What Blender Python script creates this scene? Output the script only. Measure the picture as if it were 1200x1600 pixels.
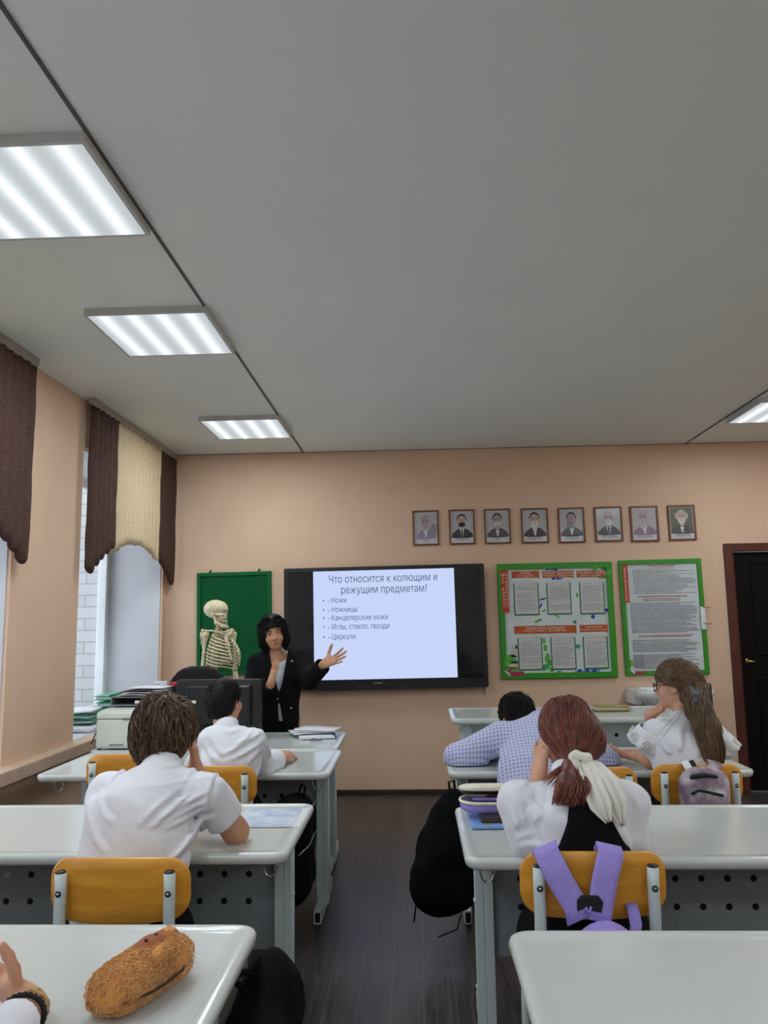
import bpy, bmesh, math, random
import numpy as np
from mathutils import Vector, Matrix
from mathutils.geometry import delaunay_2d_cdt

# ------------------------------------------------------------------ scene, camera, light
for o in list(bpy.data.objects):
    bpy.data.objects.remove(o, do_unlink=True)
SC = bpy.context.scene
COL = SC.collection
rnd = random.Random(7)
nrng = np.random.RandomState(5)

F_PX = 1223.0
CAM_H = 1.45
D_WALL = 6.83          # front wall
X_LEFT, X_RIGHT, Y_BACK, CEIL = -2.19, 3.70, -5.6, 2.947

def _unit(v):
    v = np.array(v, float)
    return v / np.linalg.norm(v)

_ry = _unit([(650 - 600) / F_PX, (800 - 968) / F_PX, -1.0])
_rz = np.array([(469 - 600) / F_PX, (800 + 8058) / F_PX, -1.0])
_rz = _rz - _ry * (_rz @ _ry)
_rz = _unit(_rz)
_rx = np.cross(_ry, _rz)
ROT = np.stack([_rx, _ry, _rz], 1)          # world -> camera

cam_d = bpy.data.cameras.new('camera')
cam = bpy.data.objects.new('camera', cam_d)
COL.objects.link(cam)
cam_d.sensor_fit = 'VERTICAL'
cam_d.sensor_height = 36.0
cam_d.lens = 36.0 * F_PX / 1600.0
cam_d.clip_start = 0.02
_m = Matrix(ROT.T.tolist()).to_4x4()
_m.translation = Vector((0, 0, CAM_H))
cam.matrix_world = _m
SC.camera = cam

world = bpy.data.worlds.new('overcast_sky')
SC.world = world
world.use_nodes = True
_bg = world.node_tree.nodes['Background']
_bg.inputs[0].default_value = (0.82, 0.90, 1.0, 1)
_bg.inputs[1].default_value = 1.9
SC.view_settings.view_transform = 'Standard'
SC.view_settings.look = 'None'
SC.view_settings.gamma = 1.0
SC.view_settings.use_curve_mapping = False
SC.view_settings.exposure = 0.35
TUBE_POWER = 92.0

def at(px, py, y):
    """world point at depth y that the photograph shows at (px, py)"""
    r = ROT.T @ np.array([(px - 600) / F_PX, (800 - py) / F_PX, -1.0])
    p = r * (y / r[1])
    return np.array([p[0], p[1], p[2] + CAM_H])

def atz(px, py, z):
    r = ROT.T @ np.array([(px - 600) / F_PX, (800 - py) / F_PX, -1.0])
    p = r * ((z - CAM_H) / r[2])
    return np.array([p[0], p[1], z])

# ------------------------------------------------------------------ materials
def lin(c):
    return tuple(((x / 255.0) / 12.92 if x <= 10 else ((x / 255.0 + 0.055) / 1.055) ** 2.4) for x in c[:3])

class NT:
    def __init__(s, name):
        s.m = bpy.data.materials.new(name)
        s.m.use_nodes = True
        s.t = s.m.node_tree
        s.b = s.t.nodes['Principled BSDF']
        s.out = s.t.nodes['Material Output']
    def n(s, typ, **kw):
        nd = s.t.nodes.new(typ)
        for k, v in kw.items():
            setattr(nd, k, v)
        return nd
    def l(s, a, b):
        s.t.links.new(a, b)
    def math(s, op, a, b=None):
        nd = s.n('ShaderNodeMath', operation=op)
        for i, v in enumerate((a, b)):
            if v is None: continue
            if isinstance(v, (int, float)): nd.inputs[i].default_value = v
            else: s.l(v, nd.inputs[i])
        return nd.outputs[0]

def setb(b, **kw):
    for k, v in kw.items():
        if k in b.inputs: b.inputs[k].default_value = v

def mat(name, col, rough=0.5, metal=0.0, col2=None, nscale=20.0, stretch=(1, 1, 1), bump=0.0, bscale=None,
        spec=0.5, coat=0.0, sheen=0.0, trans=0.0, lo=0.35, hi=0.65, rvar=0.0, detail=3.0):
    """principled material with a noise that varies colour and bump"""
    N = NT(name); b = N.b
    c1 = lin(col); b.inputs['Base Color'].default_value = (*c1, 1)
    setb(b, **{'Roughness': rough, 'Metallic': metal, 'Specular IOR Level': spec, 'Coat Weight': coat,
               'Sheen Weight': sheen, 'Transmission Weight': trans, 'Coat Roughness': 0.08})
    tc = N.n('ShaderNodeTexCoord')
    mp = N.n('ShaderNodeMapping'); mp.inputs['Scale'].default_value = stretch
    N.l(tc.outputs['Object'], mp.inputs['Vector'])
    nz = N.n('ShaderNodeTexNoise'); nz.inputs['Scale'].default_value = nscale; nz.inputs['Detail'].default_value = detail
    N.l(mp.outputs[0], nz.inputs['Vector'])
    c2 = lin(col2) if col2 else tuple(x * 0.93 for x in c1)
    rp = N.n('ShaderNodeValToRGB')
    rp.color_ramp.elements[0].position = lo; rp.color_ramp.elements[0].color = (*c1, 1)
    rp.color_ramp.elements[1].position = hi; rp.color_ramp.elements[1].color = (*c2, 1)
    N.l(nz.outputs[0], rp.inputs[0]); N.l(rp.outputs[0], b.inputs['Base Color'])
    if rvar:
        N.l(N.math('ADD', N.math('MULTIPLY', nz.outputs[0], rvar), rough - rvar / 2), b.inputs['Roughness'])
    if bump:
        n2 = N.n('ShaderNodeTexNoise'); n2.inputs['Scale'].default_value = bscale or nscale; n2.inputs['Detail'].default_value = 4
        N.l(mp.outputs[0], n2.inputs['Vector'])
        bp = N.n('ShaderNodeBump'); bp.inputs['Strength'].default_value = bump; bp.inputs['Distance'].default_value = 0.01
        N.l(n2.outputs[0], bp.inputs['Height']); N.l(bp.outputs[0], b.inputs['Normal'])
    return N.m

def emis(name, col, strength):
    N = NT(name)
    e = N.n('ShaderNodeEmission'); e.inputs[0].default_value = (*lin(col), 1); e.inputs[1].default_value = strength
    N.l(e.outputs[0], N.out.inputs[0])
    return N.m

def floor_mat():
    N = NT('dark_laminate_planks'); b = N.b
    tc = N.n('ShaderNodeTexCoord')
    sw = N.n('ShaderNodeMapping'); sw.inputs['Rotation'].default_value = (0, 0, math.pi / 2)
    N.l(tc.outputs['Object'], sw.inputs['Vector'])
    br = N.n('ShaderNodeTexBrick'); br.offset = 0.37
    br.inputs['Scale'].default_value = 1.0
    br.inputs['Brick Width'].default_value = 1.25; br.inputs['Row Height'].default_value = 0.125
    br.inputs['Mortar Size'].default_value = 0.0016; br.inputs['Mortar Smooth'].default_value = 0.4
    br.inputs['Color1'].default_value = (0, 0, 0, 1); br.inputs['Color2'].default_value = (1, 1, 1, 1)
    br.inputs['Mortar'].default_value = (0.5, 0.5, 0.5, 1)
    N.l(sw.outputs[0], br.inputs['Vector'])
    mp = N.n('ShaderNodeMapping'); mp.inputs['Scale'].default_value = (26, 1.6, 1)
    N.l(tc.outputs['Object'], mp.inputs['Vector'])
    ad = N.n('ShaderNodeVectorMath', operation='ADD')
    sc = N.n('ShaderNodeVectorMath', operation='SCALE'); sc.inputs['Scale'].default_value = 17.0
    N.l(br.outputs['Color'], sc.inputs[0]); N.l(mp.outputs[0], ad.inputs[0]); N.l(sc.outputs[0], ad.inputs[1])
    nz = N.n('ShaderNodeTexNoise'); nz.inputs['Scale'].default_value = 2.2; nz.inputs['Detail'].default_value = 8
    nz.inputs['Distortion'].default_value = 1.1
    N.l(ad.outputs[0], nz.inputs['Vector'])
    rp = N.n('ShaderNodeValToRGB')
    rp.color_ramp.elements[0].position = 0.34; rp.color_ramp.elements[0].color = (*lin((38, 35, 35)), 1)
    rp.color_ramp.elements[1].position = 0.66; rp.color_ramp.elements[1].color = (*lin((78, 71, 68)), 1)
    N.l(nz.outputs[0], rp.inputs[0])
    mx = N.n('ShaderNodeMix', data_type='RGBA', blend_type='MULTIPLY'); mx.inputs[0].default_value = 0.5
    N.l(rp.outputs[0], mx.inputs[6])
    r2 = N.n('ShaderNodeValToRGB'); r2.color_ramp.elements[0].color = (0.6, 0.6, 0.6, 1)
    N.l(br.outputs['Color'], r2.inputs[0]); N.l(r2.outputs[0], mx.inputs[7])
    m2 = N.n('ShaderNodeMix', data_type='RGBA'); m2.inputs[7].default_value = (*lin((96, 90, 88)), 1)
    N.l(br.outputs['Fac'], m2.inputs[0]); N.l(mx.outputs[2], m2.inputs[6]); N.l(m2.outputs[2], b.inputs['Base Color'])
    N.l(N.math('ADD', N.math('MULTIPLY', nz.outputs[0], 0.25), 0.26), b.inputs['Roughness'])
    bp = N.n('ShaderNodeBump'); bp.inputs['Strength'].default_value = 0.15; bp.inputs['Distance'].default_value = 0.003
    N.l(nz.outputs[0], bp.inputs['Height']); N.l(bp.outputs[0], b.inputs['Normal'])
    return N.m

def brick_mat():
    N = NT('white_silicate_brick'); b = N.b
    tc = N.n('ShaderNodeTexCoord')
    sw = N.n('ShaderNodeMapping'); sw.inputs['Rotation'].default_value = (math.pi / 2, 0, 0)
    N.l(tc.outputs['Object'], sw.inputs['Vector'])
    br = N.n('ShaderNodeTexBrick')
    br.inputs['Scale'].default_value = 1.0; br.inputs['Brick Width'].default_value = 0.26; br.inputs['Row Height'].default_value = 0.1
    br.inputs['Mortar Size'].default_value = 0.006
    br.inputs['Color1'].default_value = (*lin((184, 186, 186)), 1); br.inputs['Color2'].default_value = (*lin((194, 196, 196)), 1)
    br.inputs['Mortar'].default_value = (*lin((158, 159, 160)), 1)
    N.l(sw.outputs[0], br.inputs['Vector']); N.l(br.outputs['Color'], b.inputs['Base Color'])
    b.inputs['Roughness'].default_value = 0.9
    return N.m

def dots_mat():
    """pale blue shirting with a regular print of small darker dots"""
    N = NT('blue_dotted_cotton'); b = N.b
    tc = N.n('ShaderNodeTexCoord'); sp = N.n('ShaderNodeSeparateXYZ'); N.l(tc.outputs['Object'], sp.inputs[0])
    yz = N.math('ADD', N.math('MULTIPLY', sp.outputs[2], 0.75), N.math('MULTIPLY', sp.outputs[1], 0.5))
    u = N.math('SINE', N.math('MULTIPLY', N.math('ADD', sp.outputs[0], yz), 190))
    v = N.math('SINE', N.math('MULTIPLY', N.math('SUBTRACT', sp.outputs[0], yz), 190))
    d = N.math('MULTIPLY', N.math('MULTIPLY', u, v), 1.0)
    rp = N.n('ShaderNodeValToRGB')
    rp.color_ramp.elements[0].position = 0.32; rp.color_ramp.elements[0].color = (*lin((190, 194, 228)), 1)
    rp.color_ramp.elements[1].position = 0.55; rp.color_ramp.elements[1].color = (*lin((132, 134, 178)), 1)
    N.l(d, rp.inputs[0]); N.l(rp.outputs[0], b.inputs['Base Color'])
    setb(b, **{'Roughness': 0.85, 'Sheen Weight': 0.2})
    return N.m

def diffuser_mat():
    """prismatic lamp cover, lit by the four tubes behind it"""
    N = NT('lit_lamp_diffuser')
    tc = N.n('ShaderNodeTexCoord'); sp = N.n('ShaderNodeSeparateXYZ'); N.l(tc.outputs['Object'], sp.inputs[0])
    x = sp.outputs[0]
    tot = None
    for c in (-0.21, -0.07, 0.07, 0.21):
        q = N.math('DIVIDE', N.math('SUBTRACT', x, c), 0.034)
        g = N.math('POWER', 2.718, N.math('MULTIPLY', N.math('MULTIPLY', q, q), -1.0))
        tot = g if tot is None else N.math('ADD', tot, g)
    e = N.n('ShaderNodeEmission'); e.inputs[0].default_value = (0.90, 0.965, 1.0, 1)
    N.l(N.math('ADD', N.math('MULTIPLY', tot, 0.42), 0.46), e.inputs[1])
    N.l(e.outputs[0], N.out.inputs[0])
    return N.m

def glass_mat():
    N = NT('clear_window_glass')
    t = N.n('ShaderNodeBsdfTransparent'); g = N.n('ShaderNodeBsdfGlossy'); g.inputs['Roughness'].default_value = 0.02
    mx = N.n('ShaderNodeMixShader'); mx.inputs[0].default_value = 0.06
    N.l(t.outputs[0], mx.inputs[1]); N.l(g.outputs[0], mx.inputs[2]); N.l(mx.outputs[0], N.out.inputs[0])
    return N.m

M = {}
M['wall'] = mat('peach_wall_paint', (220, 188, 162), 0.85, nscale=3, col2=(216, 183, 157), bump=0.05, bscale=160)
M['ceil'] = mat('white_ceiling_sheet', (232, 238, 236), 0.55, nscale=1.5, col2=(229, 235, 233), spec=0.3)
M['wallback'] = mat('bounce_back_wall_paint', (236, 230, 222), 0.85, nscale=3)  # unseen back wall, made paler to bounce more light forward
M['floor'] = floor_mat()
M['brick'] = brick_mat()
M['reveal'] = mat('white_reveal_plaster', (200, 202, 208), 0.7, nscale=4, col2=(195, 197, 203), bump=0.03, bscale=80)
M['pvc'] = mat('white_pvc', (225, 229, 233), 0.3, nscale=5)
M['glass'] = glass_mat()
M['sill'] = mat('painted_sill_board', (206, 180, 158), 0.5, nscale=8, col2=(197, 168, 146))
M['base'] = mat('dark_skirting', (52, 38, 33), 0.5)
M['gap'] = mat('dark_seam', (92, 90, 88), 0.8)
M['doorframe'] = mat('reddish_brown_frame', (88, 38, 26), 0.45, nscale=12, stretch=(6, 6, 0.6), col2=(74, 30, 21))
M['doorleaf'] = mat('almost_black_door', (12, 8, 7), 0.6, nscale=10, stretch=(6, 6, 0.6), col2=(10, 7, 6), spec=0.15)
M['brass'] = mat('brass', (215, 180, 110), 0.25, 1.0)
M['lampframe'] = mat('lamp_frame_grey', (196, 198, 198), 0.5)
M['diffuser'] = diffuser_mat()
M['tube'] = emis('lit_led_tube', (242, 252, 255), TUBE_POWER)
M['brownblind'] = mat('brown_blind_fabric', (84, 54, 44), 0.85, nscale=14, stretch=(1, 2, 6), col2=(64, 40, 33), bump=0.5, bscale=30)
M['creamblind'] = mat('cream_blind_fabric', (222, 203, 168), 0.85, nscale=30, stretch=(1, 3, 3), col2=(206, 184, 146), bump=0.35, bscale=60)
M['rail'] = mat('blind_rail', (170, 160, 148), 0.4)
M['desktop'] = mat('white_moulded_plastic', (204, 208, 206), 0.16, nscale=3, col2=(199, 203, 201), spec=0.5, rvar=0.05)
M['steel'] = mat('painted_steel_blue_grey', (204, 216, 218), 0.42, nscale=6, col2=(198, 210, 212))
M['panel'] = mat('charcoal_panel', (150, 158, 163), 0.5, nscale=60, col2=(143, 151, 156))
M['panelpale'] = mat('pale_grey_panel', (164, 176, 178), 0.5, nscale=30)
M['hole'] = mat('dark_hole', (12, 12, 13), 0.9)
M['plug'] = mat('pale_plug', (190, 196, 198), 0.5)
M['chrome'] = mat('chrome', (200, 203, 205), 0.18, 1.0)
M['ply'] = mat('amber_plywood', (230, 164, 58), 0.34, nscale=7, stretch=(0.6, 4, 5), col2=(212, 142, 44), coat=0.25, bump=0.03)
M['plyedge'] = mat('plywood_edge', (190, 140, 70), 0.6)
M['black'] = mat('black_plastic', (22, 23, 25), 0.38, nscale=40)
M['blackmatte'] = mat('black_matte', (20, 20, 22), 0.7, nscale=40)
M['screen'] = mat('black_glass_screen', (16, 18, 21), 0.12, nscale=4)
M['slide'] = emis('lit_slide', (204, 219, 255), 0.74)
M['slidetext'] = emis('lit_slide_text', (86, 102, 138), 0.72)
M['logo'] = mat('pale_logo_print', (150, 155, 160), 0.5)
M['chalk'] = mat('green_chalkboard', (8, 86, 44), 0.7, nscale=3, col2=(9, 78, 42), spec=0.15)
M['chalkframe'] = mat('green_board_frame', (10, 98, 48), 0.6, spec=0.2)
M['bone'] = mat('ivory_bone_plastic', (226, 214, 184), 0.55, nscale=25, col2=(205, 188, 150), lo=0.4, hi=0.75)
M['bonedark'] = mat('cartilage_tan', (188, 148, 104), 0.6)
M['ofabric'] = mat('black_office_mesh', (30, 31, 35), 0.9, nscale=120, bump=0.2)
M['printer'] = mat('grey_white_printer', (214, 216, 208), 0.5, nscale=6)
M['greyp'] = mat('grey_plastic', (118, 126, 134), 0.4)
M['paper'] = mat('white_paper', (232, 233, 240), 0.8, nscale=4)
M['greenfolder'] = mat('green_card_folder', (96, 178, 142), 0.55, nscale=8, col2=(82, 162, 126))
M['redp'] = mat('red_plastic', (190, 34, 48), 0.35)
M['darkred'] = mat('dark_red_cover', (120, 36, 34), 0.5)
M['bluep'] = mat('blue_plastic', (44, 70, 160), 0.35)
M['bluesheet'] = mat('blue_printed_sheet', (170, 190, 222), 0.3, nscale=14, col2=(214, 222, 234), lo=0.4, hi=0.6)
M['skin'] = mat('skin_light', (214, 164, 136), 0.5, nscale=18, col2=(205, 150, 122), spec=0.35)
M['skintan'] = mat('skin_tan', (206, 154, 122), 0.5, nscale=18, col2=(194, 140, 108), spec=0.35)
M['lip'] = mat('lip', (166, 92, 84), 0.45)
M['eyewhite'] = mat('eye_white', (225, 222, 218), 0.25)
M['iris'] = mat('dark_iris', (34, 22, 16), 0.2)
M['browhair'] = mat('eyebrow_dark', (40, 28, 22), 0.8)
M['whitecloth'] = mat('white_cotton', (226, 227, 236), 0.85, nscale=30, col2=(221, 222, 231), sheen=0.2, bump=0.12, bscale=60)
M['offwhite'] = mat('off_white_satin', (226, 224, 216), 0.6, nscale=30, col2=(220, 217, 208), sheen=0.3, bump=0.12, bscale=50)
M['dots'] = dots_mat()
M['blackcloth'] = mat('black_suiting', (14, 15, 17), 0.9, nscale=60, col2=(11, 12, 14), bump=0.1, spec=0.2)
M['greyshirt'] = mat('pale_grey_blouse', (196, 200, 206), 0.8, nscale=30, bump=0.1)
M['hairblack'] = mat('hair_black', (13, 12, 12), 0.6, nscale=60, col2=(20, 17, 16), stretch=(1, 1, 0.2), spec=0.25)
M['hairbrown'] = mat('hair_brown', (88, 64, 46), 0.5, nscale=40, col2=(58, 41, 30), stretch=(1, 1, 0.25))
M['hairbrownl'] = mat('hair_brown_pale', (136, 102, 74), 0.5, nscale=40, col2=(92, 66, 47))  # lighter strands scattered at random through the brown hair
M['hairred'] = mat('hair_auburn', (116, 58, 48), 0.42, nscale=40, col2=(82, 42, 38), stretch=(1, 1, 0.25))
M['hairredl'] = mat('hair_auburn_pale', (164, 94, 70), 0.42, nscale=40, col2=(124, 66, 50))  # lighter tone for random strands and wisps of the auburn hair
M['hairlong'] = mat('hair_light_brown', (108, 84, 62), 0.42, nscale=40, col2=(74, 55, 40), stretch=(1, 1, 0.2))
M['hairlongl'] = mat('hair_light_brown_pale', (160, 126, 92), 0.42, nscale=40, col2=(112, 84, 60))  # lighter tone for random strands and thin locks of the long hair
M['bag'] = mat('black_nylon', (8, 8, 10), 0.9, nscale=70, bump=0.3, spec=0.12)
M['purple'] = mat('lilac_canvas', (160, 144, 222), 0.8, nscale=90, col2=(152, 136, 214), bump=0.15, bscale=300)
M['greypurple'] = mat('marbled_mauve_nylon', (196, 182, 194), 0.55, nscale=11, col2=(112, 92, 112), lo=0.4, hi=0.6, bump=0.1)
M['fur'] = mat('caramel_plush', (222, 152, 74), 0.9, nscale=40, col2=(204, 138, 66), sheen=0.4)
M['furl'] = mat('caramel_plush_tip', (236, 182, 108), 0.9, nscale=40, sheen=0.4)
M['patch'] = mat('reddish_brown_patch', (150, 86, 58), 0.85)
M['zip'] = mat('dark_zip', (50, 34, 24), 0.6)
M['cream'] = mat('cream_fabric', (228, 222, 204), 0.8, nscale=40)
M['bookdark'] = mat('dark_plum_cover', (72, 56, 62), 0.5)
M['bookblue'] = mat('sky_blue_cover', (112, 158, 222), 0.4, nscale=12, col2=(150, 184, 226))
M['gold'] = mat('olive_gold_cover', (150, 140, 84), 0.45)
M['boardgreen'] = mat('bright_green_frame', (46, 142, 26), 0.4)
M['boardpaper'] = mat('pale_board_print', (205, 212, 216), 0.35, nscale=8, col2=(194, 206, 206))
M['orange'] = mat('rust_orange_label', (186, 84, 24), 0.45, nscale=6, col2=(170, 72, 20))
M['orangered'] = mat('rust_red_label', (182, 52, 18), 0.45)
M['labeltext'] = mat('pale_label_text', (240, 214, 170), 0.6)
M['whitetext'] = mat('white_label_text', (238, 232, 226), 0.6)
M['pocket'] = mat('pocket_paper', (198, 199, 200), 0.3, nscale=5)
M['pocketframe'] = mat('dark_green_edging', (20, 110, 74), 0.4)
M['inkgrey'] = mat('grey_print', (140, 140, 144), 0.7)
M['inkviolet'] = mat('violet_grey_print', (116, 108, 140), 0.7)
M['inkred'] = mat('dark_red_print', (150, 46, 66), 0.7)
M['pgreen'] = mat('leaf_green_print', (92, 176, 44), 0.5, nscale=20, col2=(60, 140, 40))
M['pblue'] = mat('deep_blue_print', (28, 52, 160), 0.5)
M['plightblue'] = mat('light_blue_print', (96, 146, 220), 0.5)
M['pcrimson'] = mat('crimson_print', (160, 30, 72), 0.5)
M['pbeige'] = mat('beige_print', (206, 184, 158), 0.5)
M['pteal'] = mat('teal_green_print', (48, 158, 96), 0.5)
M['pline'] = mat('pale_green_line', (150, 190, 160), 0.6)
M['pframe'] = mat('brown_picture_frame', (128, 78, 46), 0.45, nscale=12, col2=(108, 62, 36))
M['pmat'] = mat('portrait_paper', (206, 206, 214), 0.2, nscale=5, coat=0.3)
for nm, c in dict(pg1=(178, 178, 182), pg2=(146, 140, 160), pg3=(96, 100, 84), psk=(196, 170, 150), psk2=(174, 150, 150), psuit=(48, 44, 50),
                  psuit2=(84, 78, 84), psuit3=(72, 50, 58), phair=(44, 38, 38), pgrey=(176, 172, 172), pwhite=(206, 202, 202), plil=(140, 110, 138)).items():
    M[nm] = mat('portrait_ink_' + nm, c, 0.35, nscale=60, coat=0.2)
M['ceramic'] = mat('white_glazed_ceramic', (226, 232, 236), 0.12, nscale=4)
M['braid'] = mat('braided_beige_cord', (196, 160, 116), 0.7, nscale=200)
M['glassdark'] = mat('dark_lens', (30, 34, 44), 0.1)
M['shoe'] = mat('dark_shoe', (20, 19, 19), 0.5)
M['metalgrey'] = mat('dark_grey_metal', (90, 96, 100), 0.4, 0.4)

# ------------------------------------------------------------------ object helpers
def link(o):
    COL.objects.link(o); return o

def thing(name, label, cat, loc=(0, 0, 0), rz=0.0, group=None):
    o = link(bpy.data.objects.new(name, None))
    o.empty_display_size = 0.1
    o.location = loc; o.rotation_euler = (0, 0, rz)
    return tag(o, label, cat, group)

def tag(o, label, cat, group=None):
    o['label'] = label; o['category'] = cat
    if group: o['group'] = group
    return o

def struct(o):
    o['kind'] = 'structure'; return o

def dup(root, loc, rz=0.0, label=None, group=None, parent=None):
    def rec(o, par):
        c = o.copy(); COL.objects.link(c)
        if par is not None: c.parent = par
        for ch in o.children: rec(ch, c)
        return c
    r = rec(root, None)
    r.location = loc; r.rotation_euler = (0, 0, rz)
    if label: r['label'] = label
    if group: r['group'] = group
    return r

def V(*a): return np.array(a, float)
def unit(v):
    v = np.asarray(v, float); return v / (np.linalg.norm(v) + 1e-12)
def perp(d):
    d = unit(d); a = V(0, 0, 1) if abs(d[2]) < 0.9 else V(1, 0, 0)
    u = unit(np.cross(d, a)); return u, np.cross(d, u)

class MB:
    """collects shapes and links them as one mesh object"""
    def __init__(s): s.v = []; s.f = []; s.m = []; s.sm = []
    def add(s, vs, fs, m=0, smooth=False):
        k = len(s.v)
        s.v.extend([tuple(map(float, p)) for p in vs])
        for f in fs:
            s.f.append(tuple(int(i) + k for i in f)); s.m.append(m); s.sm.append(smooth)
        return s
    def box(s, c, size, m=0, rz=0.0, R=None):
        c = V(*c); hx, hy, hz = [q / 2 for q in size]
        if R is None:
            cz, sz = math.cos(rz), math.sin(rz); R = np.array([[cz, -sz, 0], [sz, cz, 0], [0, 0, 1]])
        P = [c + R @ V(x * hx, y * hy, z * hz) for z in (-1, 1) for x, y in ((-1, -1), (1, -1), (1, 1), (-1, 1))]
        return s.add(P, [(3, 2, 1, 0), (4, 5, 6, 7), (0, 1, 5, 4), (1, 2, 6, 5), (2, 3, 7, 6), (3, 0, 4, 7)], m)
    def tube(s, pts, r, n=8, m=0, closed=False, caps=True, flat=None):
        pts = [np.asarray(p, float) for p in pts]; L = len(pts)
        rs = r if hasattr(r, '__len__') else [r] * L
        vs = []; pu = None
        for i in range(L):
            a = pts[(i - 1) % L] if (i or closed) else pts[i]; b = pts[(i + 1) % L] if (i < L - 1 or closed) else pts[i]
            d = unit(b - a)
            if pu is None: u, w = perp(d)
            else:
                u = unit(pu - d * (pu @ d)); w = np.cross(d, u)
            pu = u
            for k in range(n):
                t = 2 * math.pi * k / n
                vs.append(pts[i] + rs[i] * (u * math.cos(t) + w * math.sin(t)))
        fs = []
        for i in range(L if closed else L - 1):
            j = (i + 1) % L
            for k in range(n):
                fs.append((i * n + k, i * n + (k + 1) % n, j * n + (k + 1) % n, j * n + k))
        if caps and not closed:
            fs.append(tuple(range(n - 1, -1, -1))); fs.append(tuple((L - 1) * n + k for k in range(n)))
        return s.add(vs, fs, m, True)
    def cyl(s, a, b, r0, r1=None, n=16, m=0):
        return s.tube([a, b], [r0, r0 if r1 is None else r1], n, m)
    def ell(s, c, r, m=0, n=16, R=None):
        c = V(*c); r = r if hasattr(r, '__len__') else (r, r, r)
        vs = []; fs = []; h = n // 2
        for i in range(h + 1):
            th = math.pi * i / h
            for k in range(n):
                ph = 2 * math.pi * k / n
                p = V(r[0] * math.sin(th) * math.cos(ph), r[1] * math.sin(th) * math.sin(ph), r[2] * math.cos(th))
                vs.append(c + (R @ p if R is not None else p))
        for i in range(h):
            for k in range(n):
                fs.append((i * n + k, (i + 1) * n + k, (i + 1) * n + (k + 1) % n, i * n + (k + 1) % n))
        return s.add(vs, fs, m, True)
    def loft(s, rings, m=0, caps=True, smooth=True, closed=True):
        n = len(rings[0]); vs = [p for r in rings for p in r]; fs = []
        for i in range(len(rings) - 1):
            for k in range(n if closed else n - 1):
                fs.append((i * n + k, i * n + (k + 1) % n, (i + 1) * n + (k + 1) % n, (i + 1) * n + k))
        if caps:
            fs.append(tuple(range(n - 1, -1, -1))); fs.append(tuple((len(rings) - 1) * n + k for k in range(n)))
        return s.add(vs, fs, m, smooth)
    def prism(s, poly, o, u, w, th, m=0, smooth=False):
        """flat outline (in u, w) given a thickness th along u x w"""
        o = V(*o); u = V(*u); w = V(*w); nrm = np.cross(u, w)
        a = [o + u * p[0] + w * p[1] for p in poly]; b = [p + nrm * th for p in a]
        return s.loft([a, b], m, True, smooth)
    def sheet(s, rows, th, m=0):
        """grid of points given a thickness"""
        rows = [[np.asarray(p, float) for p in r] for r in rows]
        A = np.array(rows); nu, nv = A.shape[:2]
        du = np.gradient(A, axis=0); dv = np.gradient(A, axis=1)
        N = np.cross(du, dv); N /= (np.linalg.norm(N, axis=2, keepdims=True) + 1e-9)
        vs = list((A + N * th / 2).reshape(-1, 3)) + list((A - N * th / 2).reshape(-1, 3)); q = nu * nv; fs = []
        for i in range(nu - 1):
            for j in range(nv - 1):
                a, b, c, d = i * nv + j, (i + 1) * nv + j, (i + 1) * nv + j + 1, i * nv + j + 1
                fs.append((a, b, c, d)); fs.append((q + d, q + c, q + b, q + a))
        edge = [i * nv for i in range(nu)] + [(nu - 1) * nv + j for j in range(1, nv)] + [i * nv + nv - 1 for i in range(nu - 2, -1, -1)] + [j for j in range(nv - 2, 0, -1)]
        for k in range(len(edge)):
            a, b = edge[k], edge[(k + 1) % len(edge)]
            fs.append((a, q + a, q + b, b))
        return s.add(vs, fs, m, True)
    def text(s, body, size, o, u, w, m=0, align='LEFT', extrude=0.0, spacing=1.0, line=1.0):
        cu = bpy.data.curves.new('t', 'FONT'); cu.body = body; cu.size = size; cu.align_x = align
        cu.extrude = extrude; cu.space_character = spacing; cu.space_line = line
        cu.resolution_u = 3; cu.fill_mode = 'NONE'
        ob = bpy.data.objects.new('t', cu); COL.objects.link(ob)
        dg = bpy.context.evaluated_depsgraph_get(); dg.update()
        me = bpy.data.meshes.new_from_object(ob.evaluated_get(dg))
        o = V(*o); u = V(*u); w = V(*w)
        # fill the outlines by winding number (overlapping strokes of one letter stay solid)
        p2 = [q.co.xy.copy() for q in me.vertices]; es = [tuple(e.vertices) for e in me.edges]
        if es:
            a = np.array([p2[e[0]] for e in es]); b = np.array([p2[e[1]] for e in es])
            sw = np.array([(e[1] < e[0]) != (abs(e[1] - e[0]) > 1) for e in es]); a[sw], b[sw] = b[sw].copy(), a[sw].copy()
            Vt, _, Ft, *_r = delaunay_2d_cdt(p2, es, [], 0, 1e-6)
            Q = np.array([tuple(q) for q in Vt]); keep = []
            for f in Ft:
                c = Q[list(f)].mean(0)
                up = (a[:, 1] <= c[1]) & (b[:, 1] > c[1]); dn = (a[:, 1] > c[1]) & (b[:, 1] <= c[1])
                cr = (b[:, 0] - a[:, 0]) * (c[1] - a[:, 1]) - (c[0] - a[:, 0]) * (b[:, 1] - a[:, 1])
                if (up & (cr > 0)).sum() - (dn & (cr < 0)).sum() != 0: keep.append(tuple(f))
            s.add([o + u * q[0] + w * q[1] for q in Q], keep, m)
        bpy.data.objects.remove(ob, do_unlink=True); bpy.data.curves.remove(cu); bpy.data.meshes.remove(me)
        return s
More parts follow.
